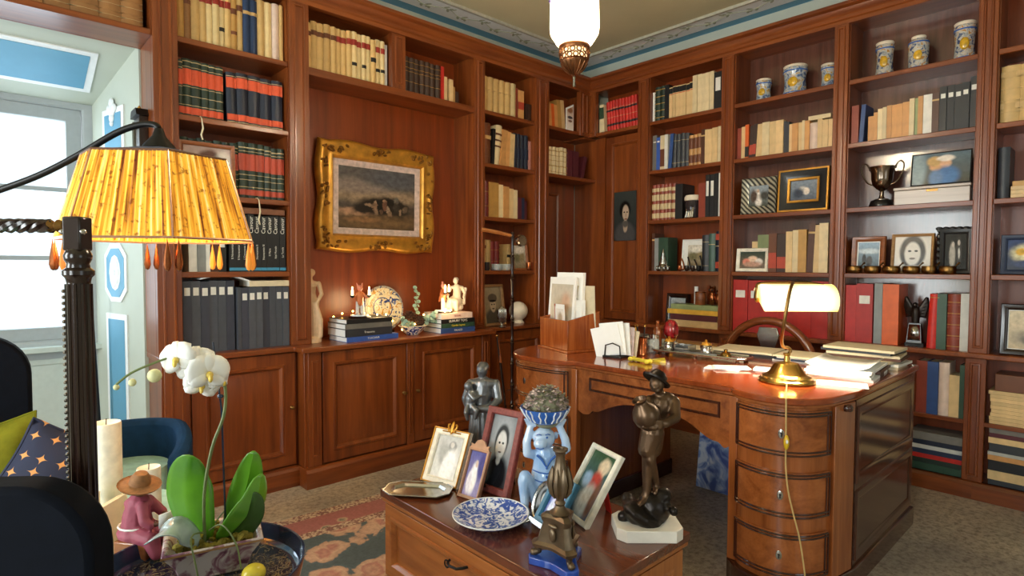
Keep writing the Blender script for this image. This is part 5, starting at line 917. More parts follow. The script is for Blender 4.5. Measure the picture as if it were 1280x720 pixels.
pic_mat('pic_lunch', '31453a', '7a6a5c', [(.5, .55, .2, .2, 'e8c8ae'), (.25, .4, .15, .2, 'd98a76'), (.75, .4, .15, .2, 'efe4da'), (.5, .25, .35, .15, 'c49a86', .4)], .25); pic_mat('pic_girls', '5f7480', '4a4a40', [(.42, .62, .12, .2, 'd9a878'), (.4, .75, .15, .16, 'caa46a', .3), (.58, .66, .1, .17, 'dcae8c'), (.58, .82, .15, .1, 'efe6da', .3), (.62, .25, .2, .3, '4a78b0', .35), (.42, .2, .12, .25, '5f86b4', .4), (.1, .5, .14, .6, '8fa4ac', .4)], .15)
pic_mat('pic_sea', '9ab4cc', '3f4e50', [(.3, .3, .1, .25, '2c2a28'), (.55, .25, .15, .2, '3a3430'), (.5, .65, .5, .1, 'c9d6de', .5)], .15); pic_mat('pic_facebw', 'dedad2', 'e6e2da', [(.5, .55, .36, .48, '2b2827', .12), (.5, .5, .22, .34, 'e2ded6', .15), (.42, .58, .05, .03, '3a3634'), (.6, .58, .05, .03, '3a3634'), (.5, .36, .08, .03, '7a706a'), (.5, .05, .3, .12, 'cfcac2', .3)], .05, warp=.02); pic_mat('pic_couple', '2e2c2c', '181818', [(.35, .4, .14, .35, 'b9b2a8', .3), (.65, .5, .13, .4, '4a4644', .3), (.65, .75, .06, .08, 'd4c8bc'), (.38, .7, .06, .08, 'd4c8bc'), (.66, .45, .05, .15, 'd8d4cc', .3)], .2)
pic_mat('pic_landscape', 'd9d2c0', '8a7a5a', [(.3, .45, .3, .2, '7a7454', .5), (.7, .5, .2, .25, '9a8a64', .5), (.5, .8, .4, .15, 'ece6d8', .5)], .25); pic_mat('pic_street', 'b4bec2', '7a8488', [(.35, .5, .2, .3, '39444a', .4), (.7, .4, .2, .3, 'e4e6e4', .4), (.5, .2, .4, .15, '4d5a60', .4)], .25); pic_mat('pic_night', '243a6a', '1a2238', [(.5, .55, .4, .3, 'e6d9a8', .35), (.3, .6, .12, .12, 'd8a62c', .3), (.6, .45, .12, .14, '1c1814', .3), (.8, .4, .2, .12, 'd9a21c', .3), (.5, .2, .4, .12, '2a3a64', .4)], .3); pic_mat('pic_sketch', 'd4c2a0', 'c4ae8a', [(.4, .3, .35, .2, '9a8c74', .5), (.62, .55, .06, .35, '4a4238', .3, 12), (.75, .5, .12, .3, 'e6dac0', .4), (.45, .25, .2, .12, '6a6254', .4)], .2)
pic_mat('pic_woman', '3b3f3c', '2a2c2b', [(.5, .12, .45, .26, '4d4a4a', .2), (.52, .3, .10, .13, 'b49c86', .2), (.52, .34, .12, .07, '5a544e', .3), (.5, .63, .25, .18, '191614', .2), (.53, .57, .145, .155, 'c2a890', .15), (.47, .58, .035, .016, '2e2420'), (.6, .58, .035, .016, '2e2420'), (.545, .51, .022, .05, 'a58a72', .4), (.54, .44, .06, .016, '8a5a4c')], .08, warp=.02)
pic_mat('pic_officer', 'a79678', '8d7a5e', [(.5, .12, .5, .28, '4d4436', .2), (.5, .5, .17, .2, 'bda78a', .15), (.5, .7, .27, .12, '5a4e3e', .15), (.5, .62, .2, .03, '2a231c'), (.43, .52, .04, .02, '3a3026'), (.58, .52, .04, .02, '3a3026'), (.5, .4, .07, .02, '5a4636')], .12, warp=.02); pic_mat('pic_reader', 'a88c84', 'c9b8ac', [(.55, .5, .33, .45, '4a2018', .15), (.5, .38, .2, .28, 'd0a48c', .3), (.85, .5, .2, .4, 'dcd4ca', .4)], .12)
pr_ = lambda w, k=.014: [(0, -.004), (w*.15, -k), (w*.55, -k*.8), (w*.85, -k*.4), (w, -.002)]
G = 'framed pictures on the desk-side shelves'
photo_frame('striped silver frame with wedding couple outdoors, above the desk lamp', bpos(2.017, .05, Z3), RB, 4, .275, .285, pr_(.062), 'zebra_silver', 'pic_wed', group=G)
f = photo_frame('black frame with gilt inner and outer borders, above the desk lamp', bpos(1.685, .05, Z3), RB, 4, .355, .315, pr_(.085, .02), 'black_lacquer', 'pic_child', group=G)
MB().frame(-.178, .178, 0, .315, [(0, -.006), (.003, -.022), (.014, -.022), (.018, -.012)]).build('gilt_border', 'gilt', f); MB().frame(-.178, .178, 0, .315, [(.066, -.011), (.07, -.016), (.082, -.014), (.086, -.004)]).build('gilt_border', 'gilt', f)
photo_frame('small pale gold frame with group photograph, below the striped frame', bpos(2.05, .04, Z4), RB, 5, .255, .185, pr_(.028), 'white_gold', 'pic_lunch', group=G)
f = photo_frame('landscape photograph of two girls standing on a pale box', bpos(.868, .06, Z3+.118), RB, 6, .31, .205, [(0, -.002), (.003, -.003), (.006, -.001)], 'black_lacquer', 'pic_girls', group=G)
wb = thing('box', 'long pale wooden box under the photograph of two girls', 'box', bpos(.90, .03, Z3), RB); wood('pale_wood', 'cfc2b6', 'b4a498', 'x'); MB().box(-.205, .19, 0, .16, 0, .092).build('body', 'pale_wood', wb, bevel=.003); MB().box(-.21, .195, -.006, .166, .094, .112).build('lid', 'pale_wood', wb, bevel=.004); MB().box(-.03, .03, -.005, 0, .075, .09).build('clasp', 'old_brass', wb)
photo_frame('brown wooden frame with seaside photograph, behind the brass pots', bpos(1.257, .06, Z4), RB, 5, .205, .25, pr_(.034), 'frame_brown', 'pic_sea', matw=.006, group=G)
photo_frame('large black and white face in a thin grey frame', bpos(1.005, .06, Z4), RB, 6, .235, .26, pr_(.018), 'frame_tan', 'pic_facebw', group=G)
f = photo_frame('dark scalloped frame with an old photograph of a couple', bpos(.775, .06, Z4), RB+R(12), 8, .17, .285, pr_(.032), 'ornate_black', 'pic_couple', group=G)
b = MB(); [b.ell((-.085+.17*k/5, -.006, .287), (.02, .01, .012), 8, 6) for k in range(6)]; [b.ell((s*.086, -.006, .28*k/7), (.011, .01, .02), 8, 6) for s in (-1, 1) for k in range(1, 8)]; b.build('scalloped_edge', 'ornate_black', f)
photo_frame('white framed landscape print behind the little pipes', bpos(2.58, .13, Z4), RB, 5, .27, .275, pr_(.014), 'card_white', 'pic_landscape', matw=.035, group=G)
photo_frame('dark frame with grey street photograph beside the book pile', bpos(2.79, .185, ZL), RB+R(-6), 5, .24, .27, pr_(.04), 'dark_wood', 'pic_street', group=G)
photo_frame('dark picture with yellow masks in a blue frame, right edge', bpos(.43, .05, Z4), RB, 5, .26, .235, pr_(.03), 'bk_navy2', 'pic_night', group=G)
photo_frame('sketch in a dark wooden frame at the right edge', bpos(.40, .05, ZL), RB, 5, .30, .30, pr_(.035), 'dark_wood', 'pic_sketch', matw=.004, group=G); boxo_ = tag(MB().box(-.1, .12, 0, .1, 0, .16).build('wooden_box', 'frame_brown', None, bpos(.40, .14, ZL+.0), (0, 0, RB)), 'brown wooden box standing behind the sketch', 'box'); boxo_.location.x = XB+.13
# woman's portrait on the panelled door
pp = thing('portrait', 'unframed dark portrait of a woman on the panelled door', 'picture', (4.494, 3.297, 1.635), RB); boxo('board', 'black_lacquer', -.128, .128, 0.0, .006, 0, .46, pp); MB().add([(-.127, -.0005, .001), (.127, -.0005, .001), (.127, -.0005, .459), (-.127, -.0005, .459)], [(0, 1, 2, 3)]).build('print', 'pic_woman', pp, smooth=0)
# trophy cup
plain('trophy_metal', '8a7a6c', .18, 1.0)
tr = thing('trophy_cup', 'two-handled metal trophy cup on a black base', 'trophy', bpos(1.195, .10, Z3), RB)
MB().lathe([(0, 0), (.072, 0), (.074, .008), (.066, .04), (.06, .046), (.0, .046)], 28).build('base', 'black_lacquer', tr)
MB().lathe([(.045, .046), (.045, .052), (.018, .062), (.011, .085), (.015, .098), (.012, .106), (.03, .12), (.055, .15), (.064, .19), (.066, .235), (.078, .265), (.08, .27), (.074, .27), (.062, .238), (.058, .19), (.04, .14), (0, .125)], 32).build('cup', 'trophy_metal', tr)
for s in (-1, 1): MB().tube(smooth_path([(s*.05, 0, .15), (s*.085, 0, .17), (s*.115, 0, .22), (s*.125, 0, .275), (s*.105, 0, .30), (s*.085, 0, .285), (s*.075, 0, .25)], 4), .005, 8).build('handle', 'trophy_metal', tr)
# brass ashtray pots
for k, (y, w) in enumerate(((1.325, .05), (1.215, .05), (1.105, .052), (.995, .05), (.90, .042), (.805, .046))):
    a = thing('brass_pot', '%s small brass pot from left, in front of the framed photographs' % ORD[k], 'pot', bpos(y, .015, Z4), RB, 'brass pots')
    MB().lathe([(0, 0), (w*.75, 0), (w*.95, .012), (w, .03), (w*.9, .045), (w*.95, .05), (w*.85, .05), (w*.8, .02), (0, .012)], 20).build('bowl', 'old_brass', a); MB().tube([(w*.8, 0, .045), (w*1.05, -.0, .06), (w*1.3, 0, .072)], [.004, .004, .007], 6).build('handle', 'old_brass', a)
# winged award
aw = thing('award', 'dark winged award with silver plaque, between orange binder and red book', 'trophy', bpos(.975, .06, ZL), RB); MB().box(-.05, .055, -.03, .06, 0, .025).build('foot', 'black_lacquer', aw, bevel=.003); b = MB().add([(-.042, -.025, .025), (.042, -.025, .025), (.042, .04, .025), (-.042, .04, .025), (-.032, -.012, .15), (.032, -.012, .15), (.032, .03, .15), (-.032, .03, .15)], [(0, 3, 2, 1), (4, 5, 6, 7), (0, 1, 5, 4), (1, 2, 6, 5), (2, 3, 7, 6), (3, 0, 4, 7)]); b.build('block', 'black_lacquer', aw); MB().add([(-.036, -.0245, .04), (.036, -.0245, .04), (.03, -.015, .142), (-.03, -.015, .142)], [(0, 1, 2, 3)]).build('plaque', 'silver', aw, solid=.002)
b = MB(); b.chain([(0, .01, .15), (0, .01, .22), (0, .0, .25)], [.022, .025, .016]); b.ell((0, -.01, .268), (.016, .02, .018))
for s in (-1, 1):
    for k in range(6): b.chain([(s*.012, .015, .2+.006*k), (s*(.035+.004*k), .02, .20+.022*k), (s*(.05+.003*k), .02, .19+.014*k)], [.012, .012, .007], 7)
b.build('eagle', 'dark_bronze', aw, remesh=.0045, relax=1)
# jar of dark glass, silver spire, pipes, carved owls, horizontal books
dj = thing('jar', 'dark glass jar with a pale lid between black and red books', 'jar', bpos(2.585, .07, Z3), RB); MB().lathe([(0, 0), (.05, 0), (.06, .01), (.056, .06), (.062, .12), (.058, .15), (.05, .155), (0, .15)], 24).build('body', 'dark_glass', dj); MB().lathe([(.06, .15), (.066, .155), (.066, .18), (.055, .196), (0, .20)], 24).build('lid', 'plaster_white', dj); b = MB(); [b.chain([(-.03+.02*k, -.055, .01), (-.02+.018*k, -.05, .06), (-.03+.02*k, -.04, .10)], [.012, .009, .006], 6) for k in range(4)]; b.build('relief', 'silver', dj)
sp_ = thing('figurine', 'small silver pagoda-shaped figurine in front of the green book', 'figurine', bpos(2.83, .02, Z4), RB); b = MB(); b.lathe([(0, 0), (.055, 0), (.058, .012), (.045, .025), (.05, .035), (.036, .06), (.038, .07), (.024, .10), (.026, .11), (.014, .14), (.016, .15), (.006, .18), (0, .20)], 16); b.build('spire', 'silver', sp_); b = MB(); [b.ell((.05*math.cos(k*PI/4), .05*math.sin(k*PI/4), .025), (.014, .014, .022), 7, 5) for k in range(8)]; b.build('lobes', 'silver', sp_)
for k, (y, hh, m) in enumerate(((2.665, .11, 'copper'), (2.60, .12, 'dark_wood'), (2.545, .10, 'dark_wood'), (2.49, .13, 'iron'))):
    q = thing('pipe', '%s of four tobacco pipes standing before the landscape print' % ['leftmost', 'second', 'third', 'rightmost'][k], 'pipe', bpos(y, .02, Z4), RB+R(15*(-1)**k), 'tobacco pipes'); MB().lathe([(0, .0), (.014, .004), (.02, .02), (.019, .045), (.016, .048), (.013, .045), (.012, .02), (0, .016)], 12).build('bowl', m, q); MB().tube(smooth_path([(.012, 0, .012), (.035, 0, .02), (.03, 0, hh*.6), (.012, 0, hh)], 4), [.007]*13, 7).build('stem', m, q)
HB = 'books lying flat'
def flat_book(label, loc, rz, w, h, t, cover, page='page_edge', group=HB, spine_title=None, tm='ink_white', tsz=.016):
    """book lying down: spine towards -y, w along the spine, h depth, t thickness"""
    o = thing('book', label, 'book', loc, rz, group); c = .0028
    b = MB(); b.box(-w/2, w/2, 0, h, 0, c); b.box(-w/2, w/2, 0, h, t-c, t); b.box(-w/2, w/2, -.002, c, 0, t); b.build('cover', cover, o, bevel=.0012); MB().box(-w/2+.004, w/2-.004, c, h-.005, c, t-c).build('pages', page, o)
    if spine_title: text_mesh('spine_title', spine_title, tsz, tm, o, (0, -.0025, t/2), (R(90), 0, 0))
    return o
z = ZL
for lab, t, cov, w, dy in (('thick cream book at the bottom of the pile beside the carved owls', .055, 'bk_cream', .46, 0), ('maroon book lying in the pile under the yellow one', .05, 'bk_maroon', .43, .0), ('yellow book lying in the pile under the green one', .04, 'bk_yellow', .47, .01), ('sage green book on top of the pile behind the egg', .042, 'bk_sage', .44, -.01)):
    flat_book(lab, (XB+.01, 2.53+dy, z), RB, w, .155, t, cov); z += t+.0005
ZP = z
cu = thing('cup', 'brown wooden beaker on the pile of flat books', 'cup', bpos(2.50, .075, ZP), RB); MB().lathe([(0, 0), (.042, 0), (.045, .006), (.043, .06), (.045, .11), (.04, .11), (.038, .02), (0, .015)], 24).build('body', 'redbrown_wood' if 'redbrown_wood' in MATS else 'frame_brown', cu); MB().lathe([(.0455, .1), (.047, .104), (.0455, .108)], 24).build('band', 'copper', cu)
for lab, y, s in (('carved wooden owl beside the beaker, the taller one', 2.40, 1.0), ('carved wooden owl next to the bay pilaster, the smaller one', 2.345, .8)):
    ow = thing('figurine', lab, 'figurine', bpos(y, .09, ZP), RB, 'carved owls'); b = MB(); b.ell((0, 0, .06*s), (.036*s, .034*s, .06*s)); b.ell((0, -.004, .125*s), (.032*s, .03*s, .028*s)); b.ell((-.02*s, 0, .15*s), (.008*s, .008*s, .014*s)); b.ell((.02*s, 0, .15*s), (.008*s, .008*s, .014*s)); b.build('body', 'copper', ow, remesh=.004, relax=1); b = MB(); [b.ell((x*s, -.031*s, .128*s), (.009*s, .005*s, .009*s)) for x in (-.012, .012)]; b.build('eyes', 'ink_black', ow)
cn = thing('candle', 'short white candle behind the wooden beaker', 'candle', bpos(2.57, .13, ZP)); MB().lathe([(0, 0), (.017, 0), (.017, .15), (0, .15)], 16).build('wax', 'white_paper', cn); MB().tube([(0, 0, .15), (0, .001, .163)], .0015, 5).build('wick', 'ink_black', cn)
# flat stacks low down at the right
z = .105
for k, (t, cov, ds) in enumerate(((.045, 'bk_green', 'dark green album'), (.03, 'bk_dgreen', 'slim dark album'), (.028, 'bk_bred', 'red album'), (.03, 'bk_navy2', 'navy album'), (.026, 'bk_lgrey', 'pale grey album'), (.03, 'bk_navy', 'blue-black album'), (.05, 'bk_grey', 'thick grey-brown album'))):
    flat_book('%s, %s up in the floor-level stack beside the desk' % (ds, ORD[k]), (XB+.02, .83+random.uniform(-.01, .01), z), RB, .30, .20, t, cov, group='albums on the lowest shelf'); z += t+.0005
z = .105
for k, (t, cov, ds) in enumerate(((.03, 'bk_dgrey', 'dark folder'), (.055, 'bk_cream', 'cream folder'), (.06, 'bk_black', 'black folder'), (.03, 'bk_peach', 'peach folder'), (.02, 'bk_lgrey', 'pale slim folder'), (.05, 'bk_dgrey', 'charcoal folder'), (.035, 'bk_cream', 'cream paper block'), (.025, 'bk_maroon', 'maroon folder'), (.03, 'bk_grey', 'grey folder'))):
    flat_book('%s, %s up in the low stack at right edge' % (ds, ORD[k]), (XB+.02, .36+random.uniform(-.006, .006), z), RB, .44, .20, t, cov, group='folders in the low right stack'); z += t+.0005
z = .47
for k in range(9): flat_book('yellowed paper bundle, %s up in the upper stack at right edge' % ORD[k], (XB+.02, .36+random.uniform(-.008, .008), z), RB, .44, .20, .0215, 'bk_cream', 'cream_paper', group='paper bundles at the right edge'); z += .022
tag(MB().box(-.20, .20, 0, .2, 0, .10).build('cardboard_box', 'bk_brownl', None, (XB+.02, .36, z), (0, 0, RB), bevel=.003), 'flat brown cardboard box on the yellowed papers at right', 'box')
z = Z3
for k in range(3): flat_book('loose cream folder, %s up at the right edge third shelf' % ORD[k], (XB+.015, .40, z), RB, .24, .2, .022, 'bk_cream', 'cream_paper', group='loose folders at right edge'); z += .0225
flat_book('tan book leaning above the loose folders at right edge', (XB+.03, .43, z), RB, .17, .18, .03, 'bk_vellum3')
flat_book('pale book lying on top of the cream row below small jars', (XB+.04, 1.58, Z2+.212), RB, .15, .15, .03, 'bk_cream2')
# ------------------------------------------------------------------ painting wall: gilt painting
gp = thing('painting', 'framed genre painting in a wide ornate gilt frame', 'painting', (2.23, 3.893, 1.50), 0, rx=R(1.2))
W_, H_ = .97, .775
def wav(t, n=6): return .008*math.cos(2*PI*n*t)
b = MB(); prof = [(0, .015), (-.004, -.012), (.012, -.034), (.035, -.040), (.06, -.028), (.085, -.026), (.105, -.034), (.115, -.022), (.122, -.008), (.122, .004)]
per = []
NS = 12
for sd in range(4):
    for k in range(NS):
        u = k/NS; x, z = [(-1+2*u, -1), (1, -1+2*u), (1-2*u, 1), (-1, 1-2*u)][sd]; per.append((x, z, u, sd))
vs = []; n = len(per)
for d, y in prof:
    for x, z, u, sd in per:
        w = .011*(math.cos(2*PI*u*2)) if d < .06 else 0
        hx, hz = W_/2-d, H_/2-d
        ox = -w if sd in (1,) else (w if sd == 3 else 0); oz = w if sd == 0 else (-w if sd == 2 else 0)
        vs.append((x*hx+ox, y, H_/2+z*hz+oz))
fs = [(i*n+k, i*n+(k+1) % n, (i+1)*n+(k+1) % n, (i+1)*n+k) for i in range(len(prof)-1) for k in range(n)]; b.add(vs, fs); fr_ = b.build('frame', 'gilt', gp, smooth=50)
random.seed(5)
for cx, cz in ((-1, -1), (1, -1), (1, 1), (-1, 1), (0, -1), (0, 1), (-1, 0), (1, 0)):
    b = MB(); big = cx and cz
    for k in range(16 if big else 11):
        if big:
            s = random.uniform(0, .17); along = random.choice((0, 1)); x = cx*(W_/2-.045-(s if along else random.uniform(-.02, .03))); z = H_/2+cz*(H_/2-.045-(random.uniform(-.02, .03) if along else s))
        elif cx == 0: x = random.uniform(-.09, .09); z = H_/2+cz*(H_/2-.045+random.uniform(-.025, .02))
        else: z = H_/2+random.uniform(-.08, .08); x = cx*(W_/2-.045+random.uniform(-.025, .02))
        b.ell((x, -.036, z), (random.uniform(.012, .022), .012, random.uniform(.008, .014)), 7, 5, (0, random.uniform(0, PI), 0))
    b.build('carved_ornament', 'gilt_dark', fr_)['kind'] = 'stuff'
MB().frame(-W_/2+.12, W_/2-.12, .12, H_-.12, [(0, -.004), (.045, -.002), (.047, .002)]).build('mount', 'petal_pink', gp, smooth=0)
pic_mat('pic_painting', '5f5a58', '3c2f20', [(.5, .55, .7, .12, '9a846c', .6), (.25, .7, .4, .12, '8a7c74', .6), (.7, .85, .4, .15, '55565c', .6), (.5, .12, .6, .14, '6d553a', .6), (.2, .28, .25, .06, 'b08a70', .5), (.45, .38, .2, .14, '221a12', .35), (.62, .4, .18, .16, '1c1712', .35), (.78, .36, .12, .14, '241e18', .35), (.3, .33, .12, .08, '1e1610', .4), (.46, .45, .022, .03, 'a88c76', .3), (.455, .38, .03, .07, '8d6e58', .35), (.58, .48, .02, .03, '9a7c64', .3), (.585, .4, .028, .08, '6d4c3c', .35), (.63, .33, .025, .06, 'a08874', .35), (.74, .5, .03, .07, '6a645c', .4), (.74, .38, .04, .09, '3a332c', .35), (.38, .4, .045, .025, '8a7460', .4), (.86, .36, .03, .05, '6a5a4a', .35), (.47, .29, .025, .06, '8d7460', .35), (.66, .27, .03, .04, '7d6652', .35), (.54, .3, .02, .05, '5c4436', .35), (.80, .30, .02, .05, '8a7560', .35), (.3, .15, .2, .04, '8a6644', .5)], .35, 14, .09, .3)
MB().add([(-W_/2+.165, .001, .165), (W_/2-.165, .001, .165), (W_/2-.165, .001, H_-.165), (-W_/2+.165, .001, H_-.165)], [(0, 1, 2, 3)]).build('canvas', 'pic_painting', gp, smooth=0)
# ------------------------------------------------------------------ worktop under the painting
z = ZL
for lab, t, cov, w, dx, tt, ts in (('blue book at the bottom of the left stack below the painting', .034, 'bk_blue', .40, .03, 'TOSCANA', .02), ('thick black book in the left stack, on the blue one', .052, 'bk_dgrey', .36, 0, 'Treasures', .02), ('grey-green book in the left stack, second from top', .034, 'bk_grey', .36, 0, None, 0), ('black book on top of the left stack under the figurine', .03, 'bk_black', .35, .005, None, 0)):
    flat_book(lab, (1.955+dx, 3.535, z), R(2), w, .25, t, cov, 'white_paper', 'coffee table books below the painting', tt, 'ink_white', ts or .016); z += t+.0005
ZBL = z; z = ZL
for lab, t, cov, w, dx, tt, tm in (('blue book at the bottom of the right stack below the painting', .04, 'bk_blue2', .32, 0, 'PALAZZI', 'ink_white'), ('green book in the right stack, on the blue one', .033, 'bk_green', .315, .0, 'Giardini Segreti', 'yellow_glaze'), ('black book with white capitals in the right stack', .033, 'bk_black', .315, 0, 'LUXURY TOYS', 'ink_white'), ('pale book with red lettering on top of the right stack', .044, 'bk_pinkcream', .29, -.01, 'TESORI', 'lb_red')):
    flat_book(lab, (2.70+dx, 3.52, z), R(-1), w, .24, t, cov, 'white_paper', 'coffee table books below the painting', tt, tm, .026 if 'LUX' in (tt or '') else .02); z += t+.0005
ZBR = z
emit('flame', 'ffd27a', 9.0); plain('candle_wax', 'f2ead6', .4); plain('pink_glaze', 'd98a72', .3, coat=.3); plain('trouser_glaze', 'c9c2bc', .3, coat=.3); plain('coat_glaze', 'c8703e', .3, coat=.3); emit('candle_glow', 'ffe2b0', 1.6, 'f6e6c4')
def candle_animal(label, x, y, z, rz):
    t = thing('candle_figurine', label, 'figurine', (x, y, z), rz, 'animal candle holders'); MB().lathe([(0, 0), (.075, 0), (.078, .006), (.07, .014), (0, .014)], 24).build('base', 'dark_wood', t); MB().lathe([(0, .014), (.062, .014), (.06, .022), (0, .024)], 24).build('turf', 'ceramic_white', t)
    b = MB(); [b.chain([(s*.016, 0, .025), (s*.016, -.002, .06), (s*.012, 0, .105)], [.013, .013, .016]) for s in (-1, 1)]; [b.ell((s*.018, -.012, .028), (.012, .02, .009)) for s in (-1, 1)]; b.build('trousers', 'trouser_glaze', t, remesh=.003, relax=1)
    b = MB(); b.chain([(0, 0, .10), (0, 0, .14), (0, 0, .168)], [.024, .026, .02]); [b.chain([(s*.02, 0, .165), (s*.042, -.012, .14), (s*.055, -.03, .142)], [.010, .009, .007]) for s in (-1, 1)]; b.chain([(0, .018, .115), (0, .03, .085)], [.014, .006]); b.build('coat', 'coat_glaze', t, remesh=.003, relax=1)
    b = MB(); b.limb((0, 0, .17), (0, -.004, .19), .011, .012); b.ell((0, -.004, .203), (.02, .021, .02)); b.limb((0, -.018, .2), (0, -.036, .194), .011, .006); [b.limb((s*.012, .0, .215), (s*.02, .004, .238), .008, .003) for s in (-1, 1)]; b.build('head', 'pink_glaze', t, remesh=.0028, relax=1)
    for s in (-1, 1):
        c = MB().at((s*.057, -.032, .142)); c.lathe([(0, 0), (.007, .0), (.014, .008), (.013, .012), (.009, .012), (.009, .05), (0, .05)], 14); cc = c.build('candle', ['candle_glow'], t); MB().at((s*.057, -.032, .142)).lathe([(.005, -.004), (.0145, .006), (.0145, .013), (.0095, .013)], 14).build('cup', 'iron', cc); MB().ell((s*.057, -.032, .203), (.0055, .0055, .012), 8, 6).build('flame_bulb', 'flame', cc)
    return t
candle_animal('fox-like figurine in a coat holding two candles, on left book stack', 1.93, 3.62, ZBL, R(-15)); candle_animal('fox-like figurine with two candles on the right book stack', 2.615, 3.60, ZBR, R(40))
st = thing('statue', 'white plaster statuette of a seated robed woman', 'statue', (2.765, 3.66, ZBR), R(-25))
b = MB(); b.ell((.02, .01, .03), (.06, .05, .035)); b.ell((.01, 0, .075), (.06, .05, .05)); b.chain([(.02, .0, .09), (.025, .0, .15), (.02, 0, .185)], [.036, .032, .03]); b.ell((.02, 0, .188), (.05, .026, .018)); b.limb((.018, 0, .195), (.014, -.004, .22), .012, .011); b.ell((.012, -.006, .24), (.021, .023, .026)); b.ell((.018, .004, .25), (.022, .022, .018))
b.chain([(.0, -.02, .08), (-.045, -.045, .085), (-.04, -.05, .02)], [.03, .024, .018]); b.chain([(.03, -.02, .075), (.0, -.055, .075), (.005, -.055, .015)], [.03, .024, .018]); b.chain([(-.025, 0, .185), (-.05, -.02, .14), (-.06, -.045, .115)], [.014, .012, .009]); b.chain([(.065, 0, .185), (.085, -.01, .14), (.07, -.03, .11)], [.014, .012, .009]); b.chain([(.08, .0, .06), (.085, 0, .12), (.092, 0, .175)], [.012, .010, .014]); b.ell((-.05, -.04, .045), (.03, .025, .04))
b.build('body', 'plaster_white', st, remesh=.0035, relax=1)
nu = thing('statue', 'pale terracotta standing female figure beside the painting niche', 'statue', (1.625, 3.70, ZL), R(-30)); plain('terracotta', 'd3b089', .5, var=.1)
b = MB(); b.lathe([(.062, 0), (.06, .03), (.045, .04), (0, .045)], 20); b.chain([(.0, 0, .04), (.022, -.01, .12), (-.012, .0, .25)], [.02, .026, .036]); b.chain([(-.02, .01, .04), (.0, 0, .12), (.01, .005, .25)], [.02, .025, .038]); b.ell((0, 0, .265), (.05, .038, .04)); b.chain([(0, 0, .28), (-.005, 0, .325), (-.004, 0, .38)], [.036, .03, .034]); b.ell((-.005, -.02, .37), (.035, .02, .018)); b.ell((-.004, 0, .392), (.05, .026, .018)); b.limb((-.004, 0, .40), (-.006, -.004, .43), .014, .013); b.ell((-.008, -.006, .455), (.024, .027, .03)); b.ell((-.002, .006, .462), (.027, .027, .026)); b.chain([(.045, 0, .39), (.062, .0, .32), (.04, -.035, .27)], [.016, .014, .011]); b.chain([(-.052, 0, .39), (-.06, -.01, .32), (-.035, -.04, .26)], [.016, .014, .011])
for k in range(6): b.chain([(.03-.012*k, -.035, .26), (.06-.02*k, -.03, .15), (.055-.02*k, -.02, .045)], [.014, .014, .016], 7)
b.build('body', 'terracotta', nu, remesh=.0045, relax=1)
m, nt, N, L, bb = _new('majolica_plate'); tc = N.new('ShaderNodeTexCoord'); ln_ = N.new('ShaderNodeVectorMath'); ln_.operation = 'LENGTH'; L.new(tc.outputs['Object'], ln_.inputs[0]); no = N.new('ShaderNodeTexNoise'); no.inputs['Scale'].default_value = 24; no.inputs['Detail'].default_value = 3; no.inputs['Distortion'].default_value = 1.2; L.new(tc.outputs['Object'], no.inputs['Vector'])
c1 = N.new('ShaderNodeValToRGB'); e = c1.color_ramp.elements; e[0].position = .38; e[0].color = srgb('2b3d78'); e[1].position = .62; e[1].color = srgb('c08c3c'); q = e.new(.45); q.color = srgb('dccfae'); q = e.new(.55); q.color = srgb('e2d6b8'); L.new(no.outputs['Fac'], c1.inputs[0])
c2 = N.new('ShaderNodeValToRGB'); c2.color_ramp.interpolation = 'CONSTANT'; e = c2.color_ramp.elements; e[0].position = 0; e[0].color = (0, 0, 0, 1); e[1].position = .074; e[1].color = (1, 1, 1, 1); q = e.new(.082); q.color = (0, 0, 0, 1); q = e.new(.152); q.color = (.5, .5, .5, 1); L.new(ln_.outputs['Value'], c2.inputs[0])
mx = N.new('ShaderNodeMixRGB'); mx.inputs[2].default_value = srgb('31447c'); L.new(c2.outputs[0], mx.inputs[0]); L.new(c1.outputs[0], mx.inputs[1]); L.new(mx.outputs[0], bb.inputs['Base Color']); bb.inputs['Roughness'].default_value = .15
mp_ = thing('plate', 'large painted majolica plate standing against the niche back', 'plate', (2.25, 3.83, ZL), 0, rx=R(-10)); MB().at((0, 0, .158), (R(90), 0, 0)).lathe([(0, 0), (.095, .002), (.105, .008), (.162, .02), (.168, .018), (.16, .012), (.105, -.004), (.06, -.01), (0, -.01)], 48).build('dish', 'majolica_plate', mp_, smooth=60).location = (0, 0, 0)
